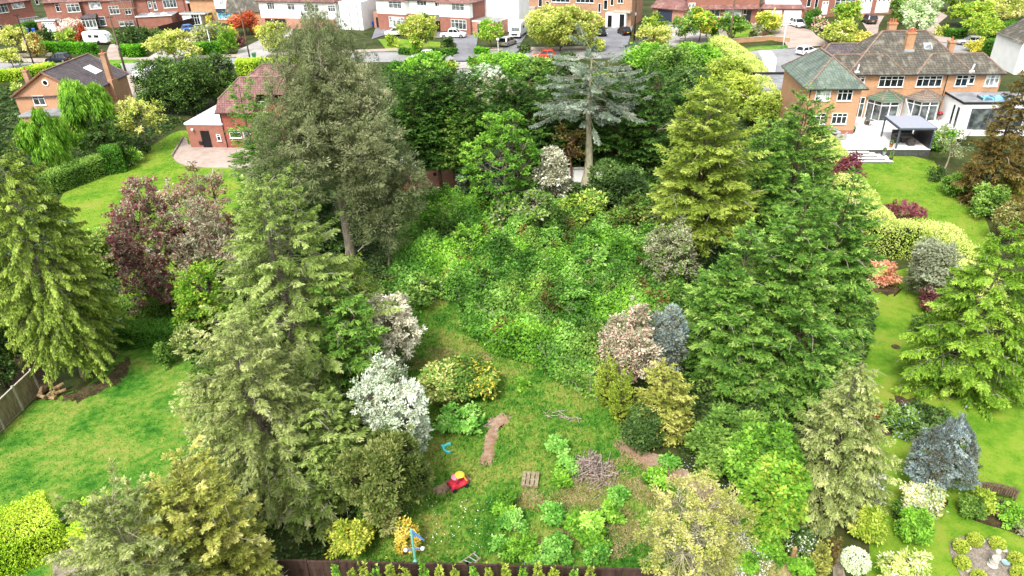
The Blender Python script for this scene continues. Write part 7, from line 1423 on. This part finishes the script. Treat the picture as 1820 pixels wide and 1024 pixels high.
hedge('hedge', 'bright green clipped hedge under the dome shaped tree', [(220, 101), (254, 100)], 2.2, 2.0, L_hdg, lp=3); hedge('hedge', 'clipped hedge behind the white street lamp column', [(345, 98), (394, 94)], 1.6, 2.0, L_hdg, lp=3)
hedge('hedge', 'yellow green clipped hedge left of the dark roofed house', [(-30, 148), (60, 138), (95, 128)], 2.2, 1.6, L_hdy, lp=3.2); hedge('hedge', 'short hedge left of the paved drive behind the tall chimney', [(196, 133), (216, 130)], 1.8, 1.4, L_hdg, lp=3); hedge('hedge', 'short hedge right of the paved drive by the road', [(266, 131), (300, 128)], 1.8, 1.4, L_hdg, lp=3)
hedge('hedge', 'yellow topped hedge behind the red tiled roof', [(425, 132), (490, 128), (540, 126)], 2.4, 2.2, L_hdy, lp=3.2)
S_('round_tree', 'round green shrub in the garden at the left edge', 30, 162, 148, 10, L_hdp)
S_('street_tree', 'yellow green tree on the front lawn of the red brick semi', 748, 98, 27, 33, L_lim, mat2=L_crm, f2=.45, **T_)
conifer('golden_conifer', 'bright green pointed conifer at the kerb below the yellow green tree', 'tree', 741, 105, 76, 10, L_wil, 'brown', 2.2, 4, .4, 0, .6, 120, 40, 65, 0, 0, .8)
hedge('hedge', 'low dark hedge curving round the front lawn of the red brick semi', [(712, 96), (740, 99), (780, 99), (812, 96)], 1.1, 1.0, L_hdd, lp=3); S_('dark_shrub', 'round blue green bush inside the low dark hedge', 795, 86, 69, 11, L_dgn); S_('green_shrub', 'round green tree tight against the red brick semi', 747, 60, 26, 18, L_grn)
S_('green_shrub', 'yellowish bush on the left of the front lawn of the semi', 696, 84, 66, 12, L_lim)
S_('twisted_tree', 'yellow green tree with bare leaning stems right of the dark driveway', 872, 88, 38, 22, L_bri, mat2=L_lim, f2=.4, **T_); S_('round_tree', 'round green tree at the corner left of the motorhome', 895, 52, 8, 20, L_bri, dens=1.6, cat='tree'); hedge('hedge', 'low clipped hedge right of the dark driveway', [(845, 96), (868, 96)], 1.2, 1.0, L_hdg, lp=3)
S_('street_tree', 'very broad cream yellow tree in front of the brown brick houses', 995, 92, 12, 62, L_crm, mat2=L_lim, f2=.5, cat='tree', z0=.15, dens=1.4, lobes=15)
S_('green_shrub', 'green climber mound behind the broad cream yellow tree', 1015, 60, 14, 22, L_bri); S_('golden_shrub', 'yellow bush to the right under the broad cream yellow tree', 1058, 91, 74, 16, L_lim); S_('dark_shrub', 'small dark bush at the left foot of the broad cream yellow tree', 930, 94, 80, 11, L_dgn)
S_('street_tree', 'olive green tree right of the tall dark pole', 1160, 74, 28, 22, L_lim, mat2=L_grn, f2=.4, **T_); S_('street_tree', 'cream leaved tree in front of the dark blue grey garage drive', 1158, 92, 46, 30, L_crm, mat2=L_lim, f2=.4, **T_)
S_('young_tree', 'green tree on the gravel left of the yellow green one', 1216, 80, 28, 22, L_grn, **T_); S_('young_tree', 'yellow and green tree on the gravel in front of the bay windows', 1242, 76, 14, 24, L_gld, mat2=L_bri, f2=.6, **T_); S_('young_tree', 'fresh green small tree at the right of the gravel bed', 1262, 72, 34, 15, L_wil, **T_)
S_('street_tree', 'green spreading tree on the lawn beside the grey wooden pole', 1302, 75, 22, 24, L_grn, mat2=L_bri, f2=.3, **T_); S_('round_tree', 'golden round clipped tree beside the double garage', 1362, 60, 24, 21, L_lim, mat2=L_gld, f2=.4, cat='tree', z0=.2, dens=2); S_('dark_shrub', 'dark round shrub on the striped front lawn', 1336, 72, 58, 9, L_dgn, mat2=L_red, f2=.2); S_('berberis', 'dark red low shrub behind the curved brick wall', 1358, 71, 62, 9, L_red)
S_('twiggy_shrub', 'sparse pale shrub left of the golden round tree', 1345, 62, 40, 12, L_gwt, dens=.8)
# right, behind the big house
S_('hedge_tree', 'tall green hedge tree right of the double garage', 1440, 52, 18, 14, L_hdd, dens=2); S_('street_tree', 'bright lime tree in front of the dark red brick house', 1500, 56, 2, 24, L_lim, mat2=L_bri, f2=.4, **T_); S_('street_tree', 'olive cream bushy tree behind the green tiled roof', 1490, 82, 36, 30, L_lim, mat2=L_crm, f2=.5, cat='tree', dens=1.5); S_('golden_shrub', 'bright golden hedge shrub just behind the dark roof slope', 1525, 82, 56, 22, L_gld, mat2=L_crm, f2=.4)
S_('pink_shrub', 'pinkish flowering shrub left of the lime tree', 1453, 55, 33, 13, L_pnk, mat2=L_grn, f2=.5); S_('berberis', 'small dark red bush behind the white hatchback', 1463, 92, 82, 7, L_red)
S_('street_tree', 'green tree beside the dark grey car', 1590, 46, -8, 20, L_grn, mat2=L_bri, f2=.3, **T_); S_('blossom_tree', 'large white blossoming tree behind the chimneys of the big house', 1625, 66, 2, 30, leafmat('leaf_white_green', '7c9a58', 'b4c890', 'dce6c4', 'f6faec'), cat='tree', z0=.1, dens=1.8); S_('round_tree', 'clipped green cone beside the white blossoming tree', 1661, 30, 8, 7, L_grn, dens=2)
for (x, y, yt, r, mt, lb) in ((1720, 50, 4, 36, L_lim, 'yellow green tree in the top right corner beside the drive'), (1775, 45, -6, 40, L_crm, 'cream yellow tree at the top right corner'), (1745, 72, 30, 34, L_lim, 'lower bushy yellow green tree in the top right'), (1690, 22, -14, 22, L_grn, 'dark green tree at the top edge, right'), (1820, 40, 2, 30, L_lim, 'lime tree cut off by the right edge at the top')): S_('street_tree', lb, x, y, yt, r, mt, mat2=L_bri if mt is L_lim else L_lim, f2=.35, **T_)
S_('golden_shrub', 'bright golden bush behind the lower right ridge of the big house', 1738, 92, 74, 24, L_gld, mat2=L_lim, f2=.3); S_('lime_shrub', 'yellow green bush beside the drive behind the chimneys', 1672, 64, 50, 14, L_lim)
hedge('hedge', 'long dark clipped hedge at the upper right edge', [(1765, 66), (1860, 62)], 2, 2.4, L_hdd, lp=3); hedge('hedge', 'dark clipped hedge nearer the big house at the right edge', [(1752, 100), (1870, 96)], 2.4, 2.4, L_hdd, lp=3); hedge('hedge', 'low dark hedge left of the golden bush', [(1680, 66), (1712, 65)], 1.4, 1.2, L_hdd, lp=3)
hedge('hedge', 'long pale curving hedge beside the motorhome and garage', [(1272, 92), (1300, 112), (1328, 140), (1350, 175), (1362, 205)], 3.0, 2.6, L_hdp, lp=3.4, wob=.12)
# band of shrubs behind the dark conifers
BD = [(755, 150, 98, 40, L_bri, 'light green clipped shrub mass left of the iron gate'), (712, 145, 108, 26, L_hdd, 'dark hedge like shrub left of the light green mass'), (800, 138, 108, 18, L_lim, 'yellowish shrub against the left gate post'), (864, 150, 118, 30, L_sil, 'silvery blue green mound right of the iron gate'), (868, 125, 98, 32, L_bri, 'pinkish green shrub mass right of the gate by the road'), (850, 118, 106, 12, L_rus, 'small dusky red shrub beside the gate'),
      (905, 138, 100, 34, L_bri, 'fresh green shrub mass behind the silvery mound'), (880, 180, 138, 44, L_gwt, 'pale grey green spreading shrub below the silvery mound'), (950, 142, 103, 30, L_grn, 'dark green shrub mass left of the cedar crown'), (1000, 140, 100, 34, L_dgn, 'blue green shrub mass behind the cedar crown'), (1018, 128, 112, 12, L_gld, 'tiny golden bush seen through the cedar crown'),
      (1150, 125, 82, 44, L_bri, 'yellow green tree behind the cedar crown to its right'), (1195, 140, 84, 40, L_grn, 'green tree right of the yellow green one behind the cedar'), (1240, 118, 80, 36, L_bri, 'bright green bush near the grey wooden pole'), (1290, 165, 98, 40, L_oli, 'olive green tree left of the long pale curving hedge'), (1225, 190, 120, 40, L_dgn, 'dark bush left of the olive green tree'), (1310, 205, 128, 34, L_lim, 'yellow flowered bush mass beside the pale curving hedge'),
      (1212, 160, 128, 20, L_bgr, 'small blue grey weeping shrub above the olive cypress'), (1250, 200, 138, 24, L_lim, 'yellow green bush behind the top of the olive cypress'), (1350, 225, 170, 30, L_oli, 'olive bush at the lower end of the pale curving hedge'), (1080, 170, 128, 30, L_grn, 'green shrub mass right behind the cedar crown'), (700, 180, 130, 34, L_dgn, 'dark shrub mass beside the pine crown')]
for (x, y, yt, r, mt, lb) in BD: S_('shrub_mass', lb, x, y, yt, r, mt, dens=1.6, lobes=11, group='shrubs between the conifers and the road')
print("LEAVES", LCOUNT[0], len(bpy.data.objects))
